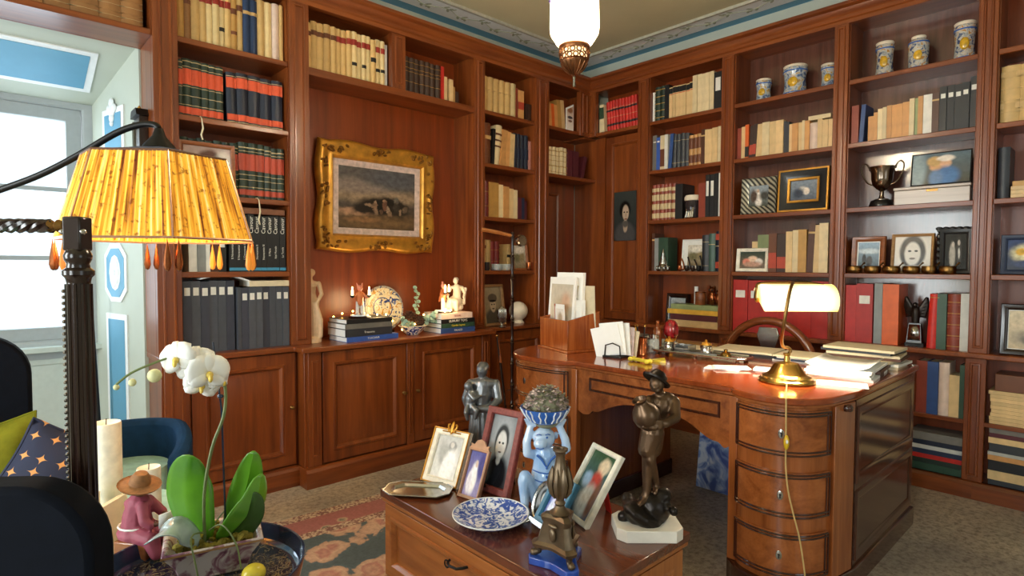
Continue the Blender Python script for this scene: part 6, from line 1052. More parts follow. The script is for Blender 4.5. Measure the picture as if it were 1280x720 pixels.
# plate mesh keeps its own centre for the painted rings
pm = mp_.children[0]; pm.data.transform(Matrix.Translation((0, 0, -.158))); pm.location = (0, 0, .192)
MB().box(-.06, .06, -.035, .03, 0, .024).build('plate_stand', 'dark_wood', mp_, bevel=.003)
bowl = thing('bowl', 'blue and white bowl filled with pine cones, below the plate', 'bowl', (2.36, 3.63, ZL)); MB().lathe([(0, 0), (.045, 0), (.05, .008), (.075, .03), (.098, .065), (.102, .07), (.095, .068), (.07, .032), (0, .015)], 32).build('body', 'delft_bowl', bowl, smooth=60); MB().tube([(.1*math.cos(k*PI/16), .1*math.sin(k*PI/16), .069) for k in range(32)], .003, 6, closed=True).build('rim', 'plaster_white', bowl)
plain('cone_brown', '4a2c1c', .6, var=.3)
for k, (x, y, zz, s) in enumerate(((-.02, .01, .095, 1.25), (.045, -.01, .085, .95), (.01, -.05, .085, .85))):
    pc_ = thing('pine_cone', ['large pine cone standing in the middle of the bowl', 'smaller pine cone at the right of the bowl', 'small pine cone at the front of the bowl'][k], 'pine cone', (2.36+x, 3.63+y, ZL+zz-.03), R(40*k), 'pine cones in the bowl', rx=R(10*k))
    b = MB()
    for i in range(9):
        for j in range(7): a = j*2*PI/7+i*.45; r = s*.034*math.sin(PI*(i+1.2)/10.5); b.ell((r*math.cos(a), r*math.sin(a), s*(.012+.009*i)), (s*.012, s*.009, s*.005), 6, 4, (0, R(-25), a))
    b.lathe([(0, 0), (.015*s, .01*s), (.018*s, .05*s), (0, .09*s)], 8); b.build('scales', 'cone_brown', pc_)
plain('eucalyptus', '8fae9c', .5, var=.2)
eu = thing('eucalyptus_sprig', 'eucalyptus sprigs with round grey-green leaves around the bowl', 'plant', (2.36, 3.63, ZL+.06)); random.seed(9)
for pts in ([(.0, .02, 0), (.06, .06, .06), (.10, .10, .16), (.11, .11, .27)], [(.02, -.03, .01), (.09, -.05, .05), (.15, -.06, .09)], [(-.02, -.04, .01), (-.09, -.06, .03), (-.13, -.07, .06)], [(.03, .0, .02), (.12, -.02, .05), (.2, -.03, .04)]):
    path = smooth_path(pts, 4); sm = MB().tube(path, .0022, 5).build('stem', 'petal_green', eu)
    for i in range(1, len(path), 1):
        for s in (-1, 1):
            P = Vector(path[i]); b = MB(); a = random.uniform(0, 2*PI); b.ell(tuple(P+Vector((.017*math.cos(a), .012*math.sin(a)-.006, .014*s))), (.017, .003, .015), 9, 5, (random.uniform(-.6, .6), random.uniform(-.5, .5), random.uniform(-.8, .8))); b.build('leaf', 'eucalyptus', sm)
fl = thing('fairy_lights', 'string of warm fairy lights winding along the worktop', 'fairy lights', (0, 0, 0)); emit('fairy', 'ffc862', 22.0); random.seed(21)
path = [(1.80, 3.80, .925), (1.83, 3.81, 1.03), (1.87, 3.76, 1.055), (1.93, 3.72, 1.07), (2.0, 3.69, 1.055), (2.04, 3.58, 1.05), (2.09, 3.545, 1.05), (2.15, 3.56, 1.0), (2.24, 3.58, .93), (2.30, 3.60, .97), (2.34, 3.57, .965), (2.40, 3.60, .975), (2.44, 3.64, .95), (2.48, 3.66, 1.02), (2.55, 3.60, 1.045), (2.585, 3.535, 1.043), (2.63, 3.53, 1.048), (2.66, 3.56, 1.05)]
path = [(x, y, zz) for x, y, zz in path]; MB().tube(smooth_path(path, 3), .0011, 4).build('wire', 'copper', fl)
for k, p in enumerate(path[1:]): MB().ell((p[0], p[1], p[2]+.005), .0062, 8, 6).build('bulb', 'fairy', fl)
fl_l = bpy.data.lights.new('fairy_glow', 'POINT'); fl_l.energy = 2.2; fl_l.color = (1, .7, .35); fl_l.shadow_soft_size = .08; flo = bpy.data.objects.new('fairy_glow', fl_l); COL.objects.link(flo); flo.parent = fl; flo.location = (2.08, 3.60, 1.12)
fl_l2 = fl_l.copy(); flo = bpy.data.objects.new('fairy_glow', fl_l2); COL.objects.link(flo); flo.parent = fl; flo.location = (2.60, 3.50, 1.12)
# ------------------------------------------------------------------ bay beside the window
photo_frame('brown framed photograph of a dark-haired reader before the gilt volumes', (1.00, 3.66, Z3), 0, 3, .30, .30, pr_(.024), 'frame_brown', 'pic_reader', group='frames on the window-side shelves')
flat_book('brown leather book lying on the black script-titled books', (1.31, 3.68, Z4+.352), 0, .27, .16, .035, 'bk_brownl')
pb = flat_book('thick cream paper block lying on the grey binders', (1.345, 3.665, ZL+.379), 0, .25, .2, .035, 'cream_paper', 'paper')
op = thing('paper', 'curved open white magazine lying on the grey binders', 'papers', (1.08, 3.665, ZL+.417)); MB().grid(lambda u, v: (-.13+.30*u, .0+.2*v, .012+.02*math.sin(PI*u*1.1)-.055*max(0, u-.5)**1.5), 14, 2).build('sheet', 'white_paper', op, solid=.006)
for lab, x, zt, l in (('yellowed ribbon hanging from the second shelf beside the window', .965, Z2, .13), ('yellowed ribbon hanging over the black script-titled books', 1.275, Z3, .16)):
    rb_ = thing('ribbon', lab, 'ribbon', (x, 3.645, zt)); MB().tube([(0, .08, .004), (0, .02, .004), (.0, -.004, -.01), (.006, -.008, -l*.5), (-.004, -.006, -l*.8), (.004, -.006, -l)], [.003, .003, .003, .005, .005, .004], 6).build('strip', 'cream_paper', rb_)
# wall clock case beside the window
cl = thing('clock', 'narrow dark case with gilt trim on the bookcase end by the window', 'clock', (.7285, 3.84, 1.78), RB); MB().box(-.07, .07, -.045, .0, 0, .44).build('case', 'dark_wood', cl, bevel=.003); MB().prism([(-.085, .44), (.085, .44), (.06, .48), (-.06, .48)], -.06, 0, 'xz').build('hood', 'iron', cl); MB().lathe([(.006, 0), (.01, .015), (0, .03)], 8).build('finial', 'gilt', cl, (0, -.03, .48)); MB().tube([(-.05, -.05, .03), (-.05, -.05, .42)], .008, 6).build('gilt_rod', 'silver', cl)
# ------------------------------------------------------------------ bay right of the painting: small things
photo_frame('sepia photograph of a uniformed officer in a brown frame', (3.235, 3.70, ZL), R(6), 8, .26, .355, pr_(.026), 'frame_tan', 'pic_officer', group='frames right of the painting')
f = photo_frame('small empty dark frame leaning before vellum books', (3.53, 3.70, Z4), R(4), 6, .20, .24, pr_(.02), 'frame_brown', 'pic_landscape', group='frames right of the painting')
gl = thing('bust', 'pale round stone head beside the officer photograph', 'ornament', (3.53, 3.73, ZL)); b = MB(); b.ell((0, 0, .11), (.085, .085, .085), 20, 14); b.lathe([(.05, 0), (.055, .01), (.035, .03), (.04, .05)], 20); b.build('ball', 'plaster_white', gl, remesh=.006, relax=1)
sh = thing('ornament', 'silver shell-shaped ornament in front of the officer photograph', 'ornament', (3.205, 3.585, ZL), R(-20)); b = MB(); b.lathe([(0, 0), (.03, 0), (.032, .008), (.012, .016), (.01, .03)], 16); b.ell((0, 0, .10), (.045, .018, .075), 14, 10); [b.ell((-.03+.012*k, -.012, .10), (.006, .012, .065), 6, 5) for k in range(6)]; b.build('shell', 'silver', sh, remesh=.004)
for k, (x, m, lab) in enumerate(((3.12, 'dark_glass', 'dark glass tumbler on the fourth shelf, leftmost'), (3.24, 'clear_glass', 'cut crystal bowl on the fourth shelf right of the painting'), (3.34, 'clear_glass', 'second crystal bowl beside the small frame'), (3.625, 'copper', 'reddish beaker at the right end of the fourth shelf'))):
    g = thing('glass', lab, 'glass', (x, 3.69, Z4), 0, 'small glasses on the fourth shelf'); w = .032 if k in (0, 3) else .05; h = .07 if k in (0, 3) else .055; MB().lathe([(0, 0), (w*.8, 0), (w, h*.2), (w, h), (w*.92, h), (w*.9, h*.25), (0, h*.15)], 18).build('bowl', m, g)
dvd = thing('book', 'large white book leaning at the right end of corner shelf', 'book', (4.215, 3.70, Z1), 0, ry=R(0)); MB().add([(-.10, 0, 0), (.0, 0, 0), (0, .012, 0), (-.10, .012, 0), (-.10, 0, .215), (0, 0, .265), (0, .012, .265), (-.10, .012, .215)], [(0, 3, 2, 1), (4, 5, 6, 7), (0, 1, 5, 4), (1, 2, 6, 5), (2, 3, 7, 6), (3, 0, 4, 7)]).build('cover', 'white_paper', dvd); pic_mat('print_cover', 'c9a88a', 'f2eee6', [(.5, .5, .4, .06, '4a4a50'), (.5, .35, .3, .05, '8a6a5a'), (.5, .8, .4, .12, '9a6a4c', .4)], .1); MB().add([(-.095, -.001, .02), (-.005, -.001, .02), (-.005, -.001, .245), (-.095, -.001, .2)], [(0, 1, 2, 3)]).build('print', 'print_cover', dvd, smooth=0)
# turned pole with wooden arm in front of that bay
ps = thing('pole_stand', 'slender dark turned pole with a wooden arm, behind the letter box', 'stand', (2.965, 3.20, 0), 0)
pr = [(.10, 0), (.10, .012), (.03, .03), (.011, .05)]; z = .05
while z < 1.58: pr += [(.010, z+.02), (.012, z+.10), (.017, z+.125), (.010, z+.135), (.016, z+.145), (.010, z+.16)]; z += .16
MB().lathe(pr+[(.010, 1.60), (.014, 1.615), (.012, 1.635), (0, 1.64)], 14).build('pole', 'dark_wood', ps); MB().tube([(0, 0, 1.62), (-.10, .06, 1.645), (-.20, .12, 1.665)], [.012, .014, .016], 8).build('arm', 'chest_h', ps); MB().at((.05, -.01, 1.585), (R(90), 0, 0)).lathe([(0, 0), (.035, .0), (.045, .02), (.04, .05), (0, .05)], 16).build('pad', 'silver', ps); MB().tube([(-.05, 0, .46), (.06, 0, .46)], .004, 6).build('crossbar', 'silver', ps)
wk = thing('walking_stick', 'dark walking stick with amber tassel leaning on the cabinet', 'stick', (3.05, 3.32, 0), 0, rx=R(-6)); MB().tube([(0, 0, 0), (-.02, 0, .4), (-.05, 0, .84)], [.006, .009, .010], 8).build('shaft', 'dark_wood', wk); MB().tube([(-.05, -.01, .84), (-.045, -.015, .72), (-.045, -.015, .64)], [.003, .004, .014], 7).build('tassel', 'amber_glass', wk); MB().ell((-.05, 0, .85), (.015, .015, .012)).build('knob', 'old_brass', wk)
# ------------------------------------------------------------------ rug
def rug_mat():
    m, nt, N, L, b = _new('rug_wool'); tc = N.new('ShaderNodeTexCoord'); sp = N.new('ShaderNodeSeparateXYZ'); L.new(tc.outputs['Object'], sp.inputs[0])
    def mth(op, a, c=None):
        n = N.new('ShaderNodeMath'); n.operation = op
        for i, v in enumerate((a, c)):
            if v is None: continue
            if isinstance(v, (int, float)): n.inputs[i].default_value = v
            else: L.new(v, n.inputs[i])
        return n.outputs[0]
    HX, HY = 1.15, 0.95
    dx = mth('SUBTRACT', HX, mth('ABSOLUTE', sp.outputs[0])); dy = mth('SUBTRACT', HY, mth('ABSOLUTE', sp.outputs[1])); d = mth('MINIMUM', dx, dy)
    no = N.new('ShaderNodeTexNoise'); no.inputs['Scale'].default_value = 9; no.inputs['Detail'].default_value = 3; no.inputs['Distortion'].default_value = 1.0; L.new(tc.outputs['Object'], no.inputs['Vector'])
    nf = N.new('ShaderNodeTexNoise'); nf.inputs['Scale'].default_value = 70; nf.inputs['Detail'].default_value = 3; L.new(tc.outputs['Object'], nf.inputs['Vector'])
    vo = N.new('ShaderNodeTexVoronoi'); vo.inputs['Scale'].default_value = 5.0; L.new(tc.outputs['Object'], vo.inputs['Vector'])
    field = N.new('ShaderNodeValToRGB'); e = field.color_ramp.elements; e[0].position = .0; e[0].color = srgb('a34a38'); e[1].position = .62; e[1].color = srgb('4e5f62')
    for p_, c_ in ((.12, 'c98a5a'), (.26, 'b8603e'), (.33, 'cf9a66'), (.45, 'c08a5c'), (.5, '55666a')): k = e.new(p_); k.color = srgb(c_)
    L.new(mth('ADD', vo.outputs['Distance'], mth('MULTIPLY', mth('SUBTRACT', no.outputs['Fac'], .5), .5)), field.inputs[0])
    vb = N.new('ShaderNodeTexVoronoi'); vb.inputs['Scale'].default_value = 7.5; L.new(tc.outputs['Object'], vb.inputs['Vector'])
    bord = N.new('ShaderNodeValToRGB'); e = bord.color_ramp.elements; e[0].position = 0; e[0].color = srgb('c7a05c'); e[1].position = .45; e[1].color = srgb('a8402f'); k = e.new(.16); k.color = srgb('6a7462'); k = e.new(.25); k.color = srgb('c9a067'); k = e.new(.30); k.color = srgb('ad4433')
    L.new(mth('ADD', vb.outputs['Distance'], mth('MULTIPLY', mth('SUBTRACT', nf.outputs['Fac'], .5), .12)), bord.inputs[0])
    guard = N.new('ShaderNodeValToRGB'); e = guard.color_ramp.elements; e[0].position = .45; e[0].color = srgb('8d4a38'); e[1].position = .55; e[1].color = srgb('c9a678'); L.new(nf.outputs['Fac'], guard.inputs[0])
    def mix(f, a, c): n = N.new('ShaderNodeMixRGB'); L.new(f, n.inputs[0]); L.new(a, n.inputs[1]); L.new(c, n.inputs[2]); return n.outputs[0]
    g1 = mth('LESS_THAN', d, .30); g2 = mth('LESS_THAN', d, .235); g3 = mth('LESS_THAN', d, .075)
    col = mix(g1, field.outputs[0], guard.outputs[0]); col = mix(g2, col, bord.outputs[0]); col = mix(g3, col, guard.outputs[0])
    hs = N.new('ShaderNodeHueSaturation'); mr = N.new('ShaderNodeMapRange'); mr.inputs[3].default_value = .65; mr.inputs[4].default_value = 1.3; L.new(nf.outputs['Fac'], mr.inputs[0]); hs.inputs['Saturation'].default_value = .72; L.new(mr.outputs[0], hs.inputs['Value']); L.new(col, hs.inputs['Color']); L.new(hs.outputs[0], b.inputs['Base Color']); b.inputs['Roughness'].default_value = .95
    bp = N.new('ShaderNodeBump'); bp.inputs['Strength'].default_value = .3; bp.inputs['Distance'].default_value = .003; L.new(nf.outputs['Fac'], bp.inputs['Height']); L.new(bp.outputs[0], b.inputs['Normal'])
rug_mat()
tag(MB().box(-1.15, 1.15, -.95, .95, 0, .008).build('rug', 'rug_wool', None, (.72, 2.20, .0005), (0, 0, R(-3)), bevel=.003), 'worn oriental rug with red border under the chest', 'rug')
# ------------------------------------------------------------------ pendant lantern
pn = thing('pendant_lamp', 'lit glass pendant lantern with pierced brass bottom', 'pendant lamp', (1.995, 1.75, 2.23), CAMROT)
m, nt, N, L, bb = _new('lantern_glass'); bb.inputs['Base Color'].default_value = srgb('fff6e2'); bb.inputs['Roughness'].default_value = .2
lw = N.new('ShaderNodeLayerWeight'); lw.inputs[0].default_value = .5; cr = N.new('ShaderNodeValToRGB'); cr.color_ramp.elements[0].position = .35; cr.color_ramp.elements[0].color = srgb('fffaf0'); cr.color_ramp.elements[1].position = .95; cr.color_ramp.elements[1].color = srgb('d98a2a'); k = cr.color_ramp.elements.new(.75); k.color = srgb('f0d070'); L.new(lw.outputs['Facing'], cr.inputs[0]); L.new(cr.outputs[0], bb.inputs['Emission Color']); bb.inputs['Emission Strength'].default_value = 1.5
trn = N.new('ShaderNodeBsdfTransparent'); mxs = N.new('ShaderNodeMixShader'); mxs.inputs[0].default_value = .6; L.new(trn.outputs[0], mxs.inputs[1]); L.new(bb.outputs[0], mxs.inputs[2]); L.new(mxs.outputs[0], N['Material Output'].inputs[0])
MB().lathe([(.065, .145), (.082, .165), (.107, .205), (.11, .23), (.106, .40), (.11, .46), (.085, .50), (.06, .51)], 40).build('glass', 'lantern_glass', pn)
plain('lantern_flower', '6a5f8c', .4)
for k in range(7):
    a = k*2*PI/7+.5; z = .36+.04*math.sin(k*2.1); f_ = MB()
    for j in range(5): f_.ell((.1085*math.cos(a)-math.sin(a)*.015*math.cos(j*1.257), .1085*math.sin(a)+math.cos(a)*.015*math.cos(j*1.257), z+.015*math.sin(j*1.257)), (.008, .008, .008), 6, 4)
    f_.build('painted_flower', 'lantern_flower', pn)['kind'] = 'stuff'
plain('lantern_brass', '8a5a38', .35, .9, .3)
MB().lathe([(.068, .132), (.07, .14), (.07, .15), (.066, .156), (.062, .15), (.062, .132)], 36).build('collar', 'lantern_brass', pn)
for row_ in range(2):
    for k in range(14):
        a = (k+.5*row_)*2*PI/14; r = .066-.004*row_; z = .12-.022*row_; MB().tube([(r*math.cos(a)-math.sin(a)*.011*math.cos(t), r*math.sin(a)+math.cos(a)*.011*math.cos(t), z+.011*math.sin(t)) for t in [j*PI/4 for j in range(8)]], .0035, 5, closed=True).build('pierced_ring', 'lantern_brass', pn)
emit('lantern_inner', 'ffd9a0', 1.6); MB().lathe([(.055, .14), (.057, .11), (.05, .08)], 24).build('inner_glass', 'lantern_inner', pn)
MB().lathe([(0, .018), (.008, .02), (.02, .03), (.042, .05), (.058, .07), (.062, .082), (.058, .09), (.05, .09), (.03, .075), (0, .07)], 32).build('bottom_cup', 'lantern_brass', pn)
for k in range(16): a = k*PI/8; MB().tube([(r*math.cos(a), r*math.sin(a), z) for r, z in ((.018, .026), (.042, .047), (.06, .074))], .003, 5).build('gadroon', 'lantern_brass', pn)
MB().lathe([(0, -.03), (.007, -.026), (.006, .0), (.008, .012), (.005, .02)], 10).build('tassel', 'silver', pn)
MB().lathe([(.07, .50), (.075, .515), (.05, .535), (.02, .55), (.012, .58), (0, .585)], 24).build('cap', 'lantern_brass', pn); MB().tube([(0, 0, .58), (0, 0, 1.14)], .006, 6).build('chain', 'lantern_brass', pn); MB().lathe([(0, 1.10), (.02, 1.11), (.05, 1.16), (.05, 1.168)], 20).build('ceiling_rose', 'lantern_brass', pn)
pl2 = bpy.data.lights.new('pendant_bulb', 'POINT'); pl2.energy = 75; pl2.color = (1, .82, .58); pl2.shadow_soft_size = .05; po = bpy.data.objects.new('pendant_bulb', pl2); COL.objects.link(po); po.parent = pn; po.location = (0, 0, .32)
# ------------------------------------------------------------------ reading lamp with pleated shade
m, nt, N, L, bb = _new('shade_silk'); tc = N.new('ShaderNodeTexCoord')
n1 = N.new('ShaderNodeTexNoise'); n1.inputs['Scale'].default_value = 60; n1.inputs['Detail'].default_value = 4; L.new(tc.outputs['Object'], n1.inputs['Vector'])
uvn = N.new('ShaderNodeUVMap'); mp = N.new('ShaderNodeMapping'); mp.inputs['Scale'].default_value = (17, .7, 1); L.new(uvn.outputs[0], mp.inputs[0]); n2 = N.new('ShaderNodeTexNoise'); n2.inputs['Scale'].default_value = 1.0; n2.inputs['Detail'].default_value = 3; L.new(mp.outputs[0], n2.inputs['Vector'])
cr = N.new('ShaderNodeValToRGB'); e = cr.color_ramp.elements; e[0].position = .34; e[0].color = srgb('6e3208'); e[1].position = .66; e[1].color = srgb('ffe49a'); k = e.new(.44); k.color = srgb('d98e1e'); k = e.new(.55); k.color = srgb('f2bd3e'); L.new(n2.outputs['Fac'], cr.inputs[0])
c3 = N.new('ShaderNodeValToRGB'); c3.color_ramp.elements[0].position = .33; c3.color_ramp.elements[0].color = (.35, .18, .06, 1); c3.color_ramp.elements[1].position = .42; c3.color_ramp.elements[1].color = (1, 1, 1, 1); L.new(n1.outputs['Fac'], c3.inputs[0])
mx = N.new('ShaderNodeMixRGB'); mx.blend_type = 'MULTIPLY'; mx.inputs[0].default_value = .8; L.new(cr.outputs[0], mx.inputs[1]); L.new(c3.outputs[0], mx.inputs[2]); L.new(mx.outputs[0], bb.inputs['Base Color']); L.new(mx.outputs[0], bb.inputs['Emission Color']); bb.inputs['Emission Strength'].default_value = .36; bb.inputs['Roughness'].default_value = .8
FL = thing('floor_lamp', 'lit floor lamp with amber pleated panel shade on a curved arm', 'floor lamp', (.452, 2.19, 0), CAMROT)
angs = [R(a+31) for a in (4, 60, 100, 140, 184, 240, 264, 303)]; ZB, ZT, RBo, RTo = 1.478, 1.742, .292, .214
def corner(a, r, z): return Vector((r*math.sin(a), -r*math.cos(a)*.92, z))
for i in range(8):
    a0, a1 = angs[i], angs[(i+1) % 8]; A0, A1, B0, B1 = corner(a0, RBo, ZB), corner(a1, RBo, ZB), corner(a0, RTo, ZT), corner(a1, RTo, ZT); npl = max(4, int((A1-A0).length/.016)); nrm = (A1-A0).cross(B0-A0).normalized()*-1
    if nrm.dot(A0+A1) < 0: nrm = -nrm
    vs = []; uv = []
    for k in range(npl*2+1):
        u = k/(npl*2); o_ = nrm*(.0035 if k % 2 else 0.0); vs += [tuple(A0.lerp(A1, u)+o_), tuple(B0.lerp(B1, u)+o_)]; uv += [(u+i*1.37, 0), (u+i*1.37, 1)]
    fs = [(2*k, 2*k+2, 2*k+3, 2*k+1) for k in range(npl*2)]
    o = MB().add(vs, fs).build('shade_panel', 'shade_silk', FL, smooth=0); ul = o.data.uv_layers.new(name='UVMap')
    for lp in o.data.loops: ul.data[lp.index].uv = uv[lp.vertex_index]
plain('shade_trim', '6a4630', .5); plain('shade_lining', '5a5f78', .6, var=.3)
MB().tube([tuple(corner(a, RBo+.002, ZB)) for a in angs], .0045, 6, closed=True).build('bottom_rim', 'rose_gold', FL); MB().tube([tuple(corner(a, RTo+.002, ZT)) for a in angs], .004, 6, closed=True).build('top_rim', 'shade_trim', FL)
for a in angs: MB().tube([tuple(corner(a, RBo+.002, ZB)), tuple(corner(a, RTo+.002, ZT))], .003, 5).build('shade_rib', 'rose_gold', FL)
b = MB(); vs = [tuple(corner(a, RTo, ZT)) for a in angs]+[tuple(corner(a, .05, ZT+.035)) for a in angs]; b.add(vs, [(k, (k+1) % 8, 8+(k+1) % 8, 8+k) for k in range(8)]+[tuple(range(8, 16))]); b.build('shade_top', 'shade_lining', FL)
MB().lathe([(.05, ZT+.035), (.045, ZT+.045), (.02, ZT+.075), (.012, ZT+.10), (0, ZT+.105)], 16).build('shade_cap', 'iron', FL)
emit('amber_drop', 'd98a30', .35, 'c47a2c')
for i, a in enumerate(angs):
    for da in (-.05, .05): P = corner(a+da, RBo, ZB); MB().at(tuple(P)).lathe([(0, -.10), (.007, -.095), (.011, -.08), (.008, -.05), (.003, -.02), (0, 0)], 8).build('glass_drop', 'amber_drop' if i % 2 else 'copper', FL)
arm = smooth_path([(.0, 0, ZT+.10), (-.015, 0, ZT+.112), (-.06, 0, ZT+.112), (-.14, 0, ZT+.085), (-.27, 0, ZT+.01), (-.40, .0, ZT-.055), (-.55, 0, ZT-.11), (-.72, 0, ZT-.17), (-.95, 0, ZT-.24)], 4); MB().tube(arm, .0105, 10).build('arm', 'iron', FL)
MB().lathe([(.012, .03), (.014, .6), (.012, 1.52), (.02, 1.53), (0, 1.55)], 12, -.95, 0).build('pole', 'iron', FL); MB().lathe([(0, 0), (.16, 0), (.16, .02), (.05, .035), (.02, .06), (0, .06)], 28, -.95, 0).build('base', 'iron', FL)
pl3 = bpy.data.lights.new('floor_lamp_bulb', 'POINT'); pl3.energy = 9; pl3.color = (1, .74, .42); pl3.shadow_soft_size = .06; po = bpy.data.objects.new('floor_lamp_bulb', pl3); COL.objects.link(po); po.parent = FL; po.location = (0, 0, 1.58)
# ------------------------------------------------------------------ fluted post with crossbar in the left foreground
fp = thing('valet_stand', 'dark fluted wooden post with a twisted crossbar, left foreground', 'stand', (.150, 1.425, 0), CAMROT)
MB().lathe([(.12, 0), (.12, .02), (.05, .05), (.03, .07)], 28).build('foot', 'dark_wood', fp)
MB().lathe([(.025, .06), (.0215, .3), (.0195, 1.36), (.022, 1.372), (.027, 1.378), (.027, 1.386), (.02, 1.392), (.019, 1.40), (.023, 1.408), (.024, 1.416), (.02, 1.426), (.017, 1.43)], 24).build('shaft', 'dark_wood', fp)
for k in range(10): a = k*PI/5; MB().tube([(.022*math.cos(a), .022*math.sin(a), .10), (.019*math.cos(a), .019*math.sin(a), 1.36)], .004, 6).build('reed', 'dark_wood', fp)
b = MB(); [b.ell((-.0238+.00003*k, -.012, .35+.012*k), .004, 6, 4) for k in range(84)]; b.build('beading_highlight', 'silver', fp)['kind'] = 'stuff'  # bead row in silver paints the highlight down the post's left side
MB().box(-.018, .018, -.018, .018, 1.425, 1.492).build('block', 'dark_wood', fp, bevel=.004)
tw = []; n_ = 60
b = MB()
for ph in (0, PI/2, PI, 3*PI/2): b.tube([(-.05-.55*k/n_, .008*math.cos(ph+k*.7), 1.474+.008*math.sin(ph+k*.7)) for k in range(n_+1)], .007, 6)
b.build('twisted_bar', 'dark_wood', fp); MB().at((-.04, 0, 1.474), (0, R(90), 0)).lathe([(.008, -.02), (.013, -.012), (.007, -.004), (.013, .004), (.008, .014)], 12).build('bar_collar', 'old_brass', fp)
for x in (-.02, .02): MB().ell((x, -.012, 1.462), .006, 8, 6).build('stud', 'silver', fp)
# ------------------------------------------------------------------ chairs at the left
def dining_chair(label, x, y, rz, zt, wb=.50, group='navy velvet chairs'):
    t = thing('chair', label, 'chair', (x, y, 0), rz, group)
    def outl(w, z0, z1, r): return [(-w, z0), (w, z0)]+[(w-r+r*math.sin(a), z1-r+r*math.cos(a)) for a in [R(90)-k*R(90)/8 for k in range(9)]]+[(-w+r-r*math.sin(a), z1-r+r*math.cos(a)) for a in [k*R(90)/8 for k in range(9)]]
    MB().prism(outl(wb/2, .50, zt, wb*.36), 0, .075, 'xz').build('backrest', 'navy_velvet', t, bevel=.012); MB().box(-wb/2, wb/2, -.50, .01, .40, .50).build('seat', 'navy_velvet', t, bevel=.03)
    for sx in (-1, 1):
        for yy in (-.45, .0): MB().tube([(sx*(wb/2-.04), yy, .40), (sx*(wb/2-.03), yy*1.02, 0)], [.02, .013], 8).build('leg', 'dark_wood', t)
    return t
dining_chair('navy velvet chair seen from behind in the near left corner', .065, 1.562, CAMROT-PI*0+R(4), 1.006, .36).location = (-.002, 1.36, 0)
ac2 = dining_chair('dark navy chair back at the left edge before the window', -.075, 3.02, R(-6), 1.122, .46)
for ch_ in ac2.children:
    if ch_.name.startswith('seat'):
        for v_ in ch_.data.vertices:
            if v_.co.x > 0: v_.co.x += .12
plain('lime_fabric', '6e6f16', .85, spec=.2); 
m, nt, N, L, bb = _new('star_fabric'); tc = N.new('ShaderNodeTexCoord'); vo = N.new('ShaderNodeTexVoronoi'); vo.voronoi_dimensions = '2D'; vo.distance = 'MINKOWSKI'; vo.inputs['Exponent'].default_value = .5; vo.inputs['Scale'].default_value = 17; vo.inputs['Randomness'].default_value = .35; mp_s = N.new('ShaderNodeMapping'); mp_s.inputs['Rotation'].default_value = (R(90), 0, 0); L.new(tc.outputs['Object'], mp_s.inputs[0]); L.new(mp_s.outputs[0], vo.inputs['Vector']);
cr = N.new('ShaderNodeValToRGB'); cr.color_ramp.interpolation = 'CONSTANT'; e = cr.color_ramp.elements; e[0].position = 0; e[0].color = srgb('d09456'); e[1].position = .36; e[1].color = srgb('1d2440'); L.new(vo.outputs['Distance'], cr.inputs[0]); L.new(cr.outputs[0], bb.inputs['Base Color']); bb.inputs['Roughness'].default_value = .8
def cushion(label, m, loc, rot, w=.38):
    t = thing('cushion', label, 'cushion', loc, rot[2], 'cushions by the window', rx=rot[0], ry=rot[1]); b = MB()
    def sf(s): return lambda u, v: ((u-.5)*w*(1-.10*math.sin(PI*v)), s*.085*(math.sin(PI*u)*math.sin(PI*v))**.45, (v-.5)*w*(1-.10*math.sin(PI*u))+w*.46)
    b.grid(sf(1), 13, 13); b.grid(sf(-1), 13, 13); b.build('cover', m, t); MB().tube([((u-.5)*w*(1-.10*math.sin(PI*v)), 0, (v-.5)*w*(1-.10*math.sin(PI*u))+w*.46) for u, v in [(k/10, 0) for k in range(10)]+[(1, k/10) for k in range(10)]+[(1-k/10, 1) for k in range(10)]+[(0, 1-k/10) for k in range(10)]], .006, 5, closed=True).build('piping', m, t); return t
cushion('lime green cushion behind the star-patterned one', 'lime_fabric', (.025, 2.78, .50), (R(-18), R(-14), CAMROT+R(10)), .34); cushion('navy cushion with orange star pattern beside the fluted post', 'star_fabric', (.125, 2.60, .535), (R(-24), R(26), CAMROT+R(24)), .30)
ta = thing('armchair', 'blue velvet tub armchair with mint green seat by the bookcase', 'armchair', (.475, 3.02, 0), CAMROT+R(24))
def tub(r0, r1, z0, z1, a0=-125, a1=125, n=24):
    b = MB(); vs = []
    for k in range(n+1):
        a = R(a0+(a1-a0)*k/n); zt = z1-.17*max(0, abs(a)/R(a1)-.45)**1.2*1.4
        for r, z in ((r0, z0), (r0, zt), (r1, zt), (r1, z0)): vs.append((r*math.sin(a), r*math.cos(a)*.92, z))
    fs = [(4*k+j, 4*(k+1)+j, 4*(k+1)+(j+1) % 4, 4*k+(j+1) % 4) for k in range(n) for j in range(4)]+[(0, 1, 2, 3), (4*n+3, 4*n+2, 4*n+1, 4*n)]; return b.add(vs, fs)
tub(.19, .255, .22, .665).build('back', 'teal_velvet', ta, bevel=.025); MB().lathe([(0, .30), (.182, .30), (.188, .34), (.187, .46), (.16, .50), (0, .51)], 30, sy=.95).build('seat_cushion', 'mint', ta); MB().lathe([(.22, .18), (.23, .22), (.23, .30), (0, .30)], 30, sy=.95).build('base', 'teal_velvet', ta)
b = MB(); [b.ell((.257*math.sin(R(-120+k*8)), .257*math.cos(R(-120+k*8))*.92, .50), .006, 6, 4) for k in range(31)]; b.build('brass_studs', 'brass', ta)['kind'] = 'stuff'
for k in range(4): a = PI/4+k*PI/2; MB().tube([(.19*math.sin(a), .19*math.cos(a), .18), (.21*math.sin(a), .21*math.cos(a), 0)], [.02, .012], 8).build('leg', 'dark_wood', ta)
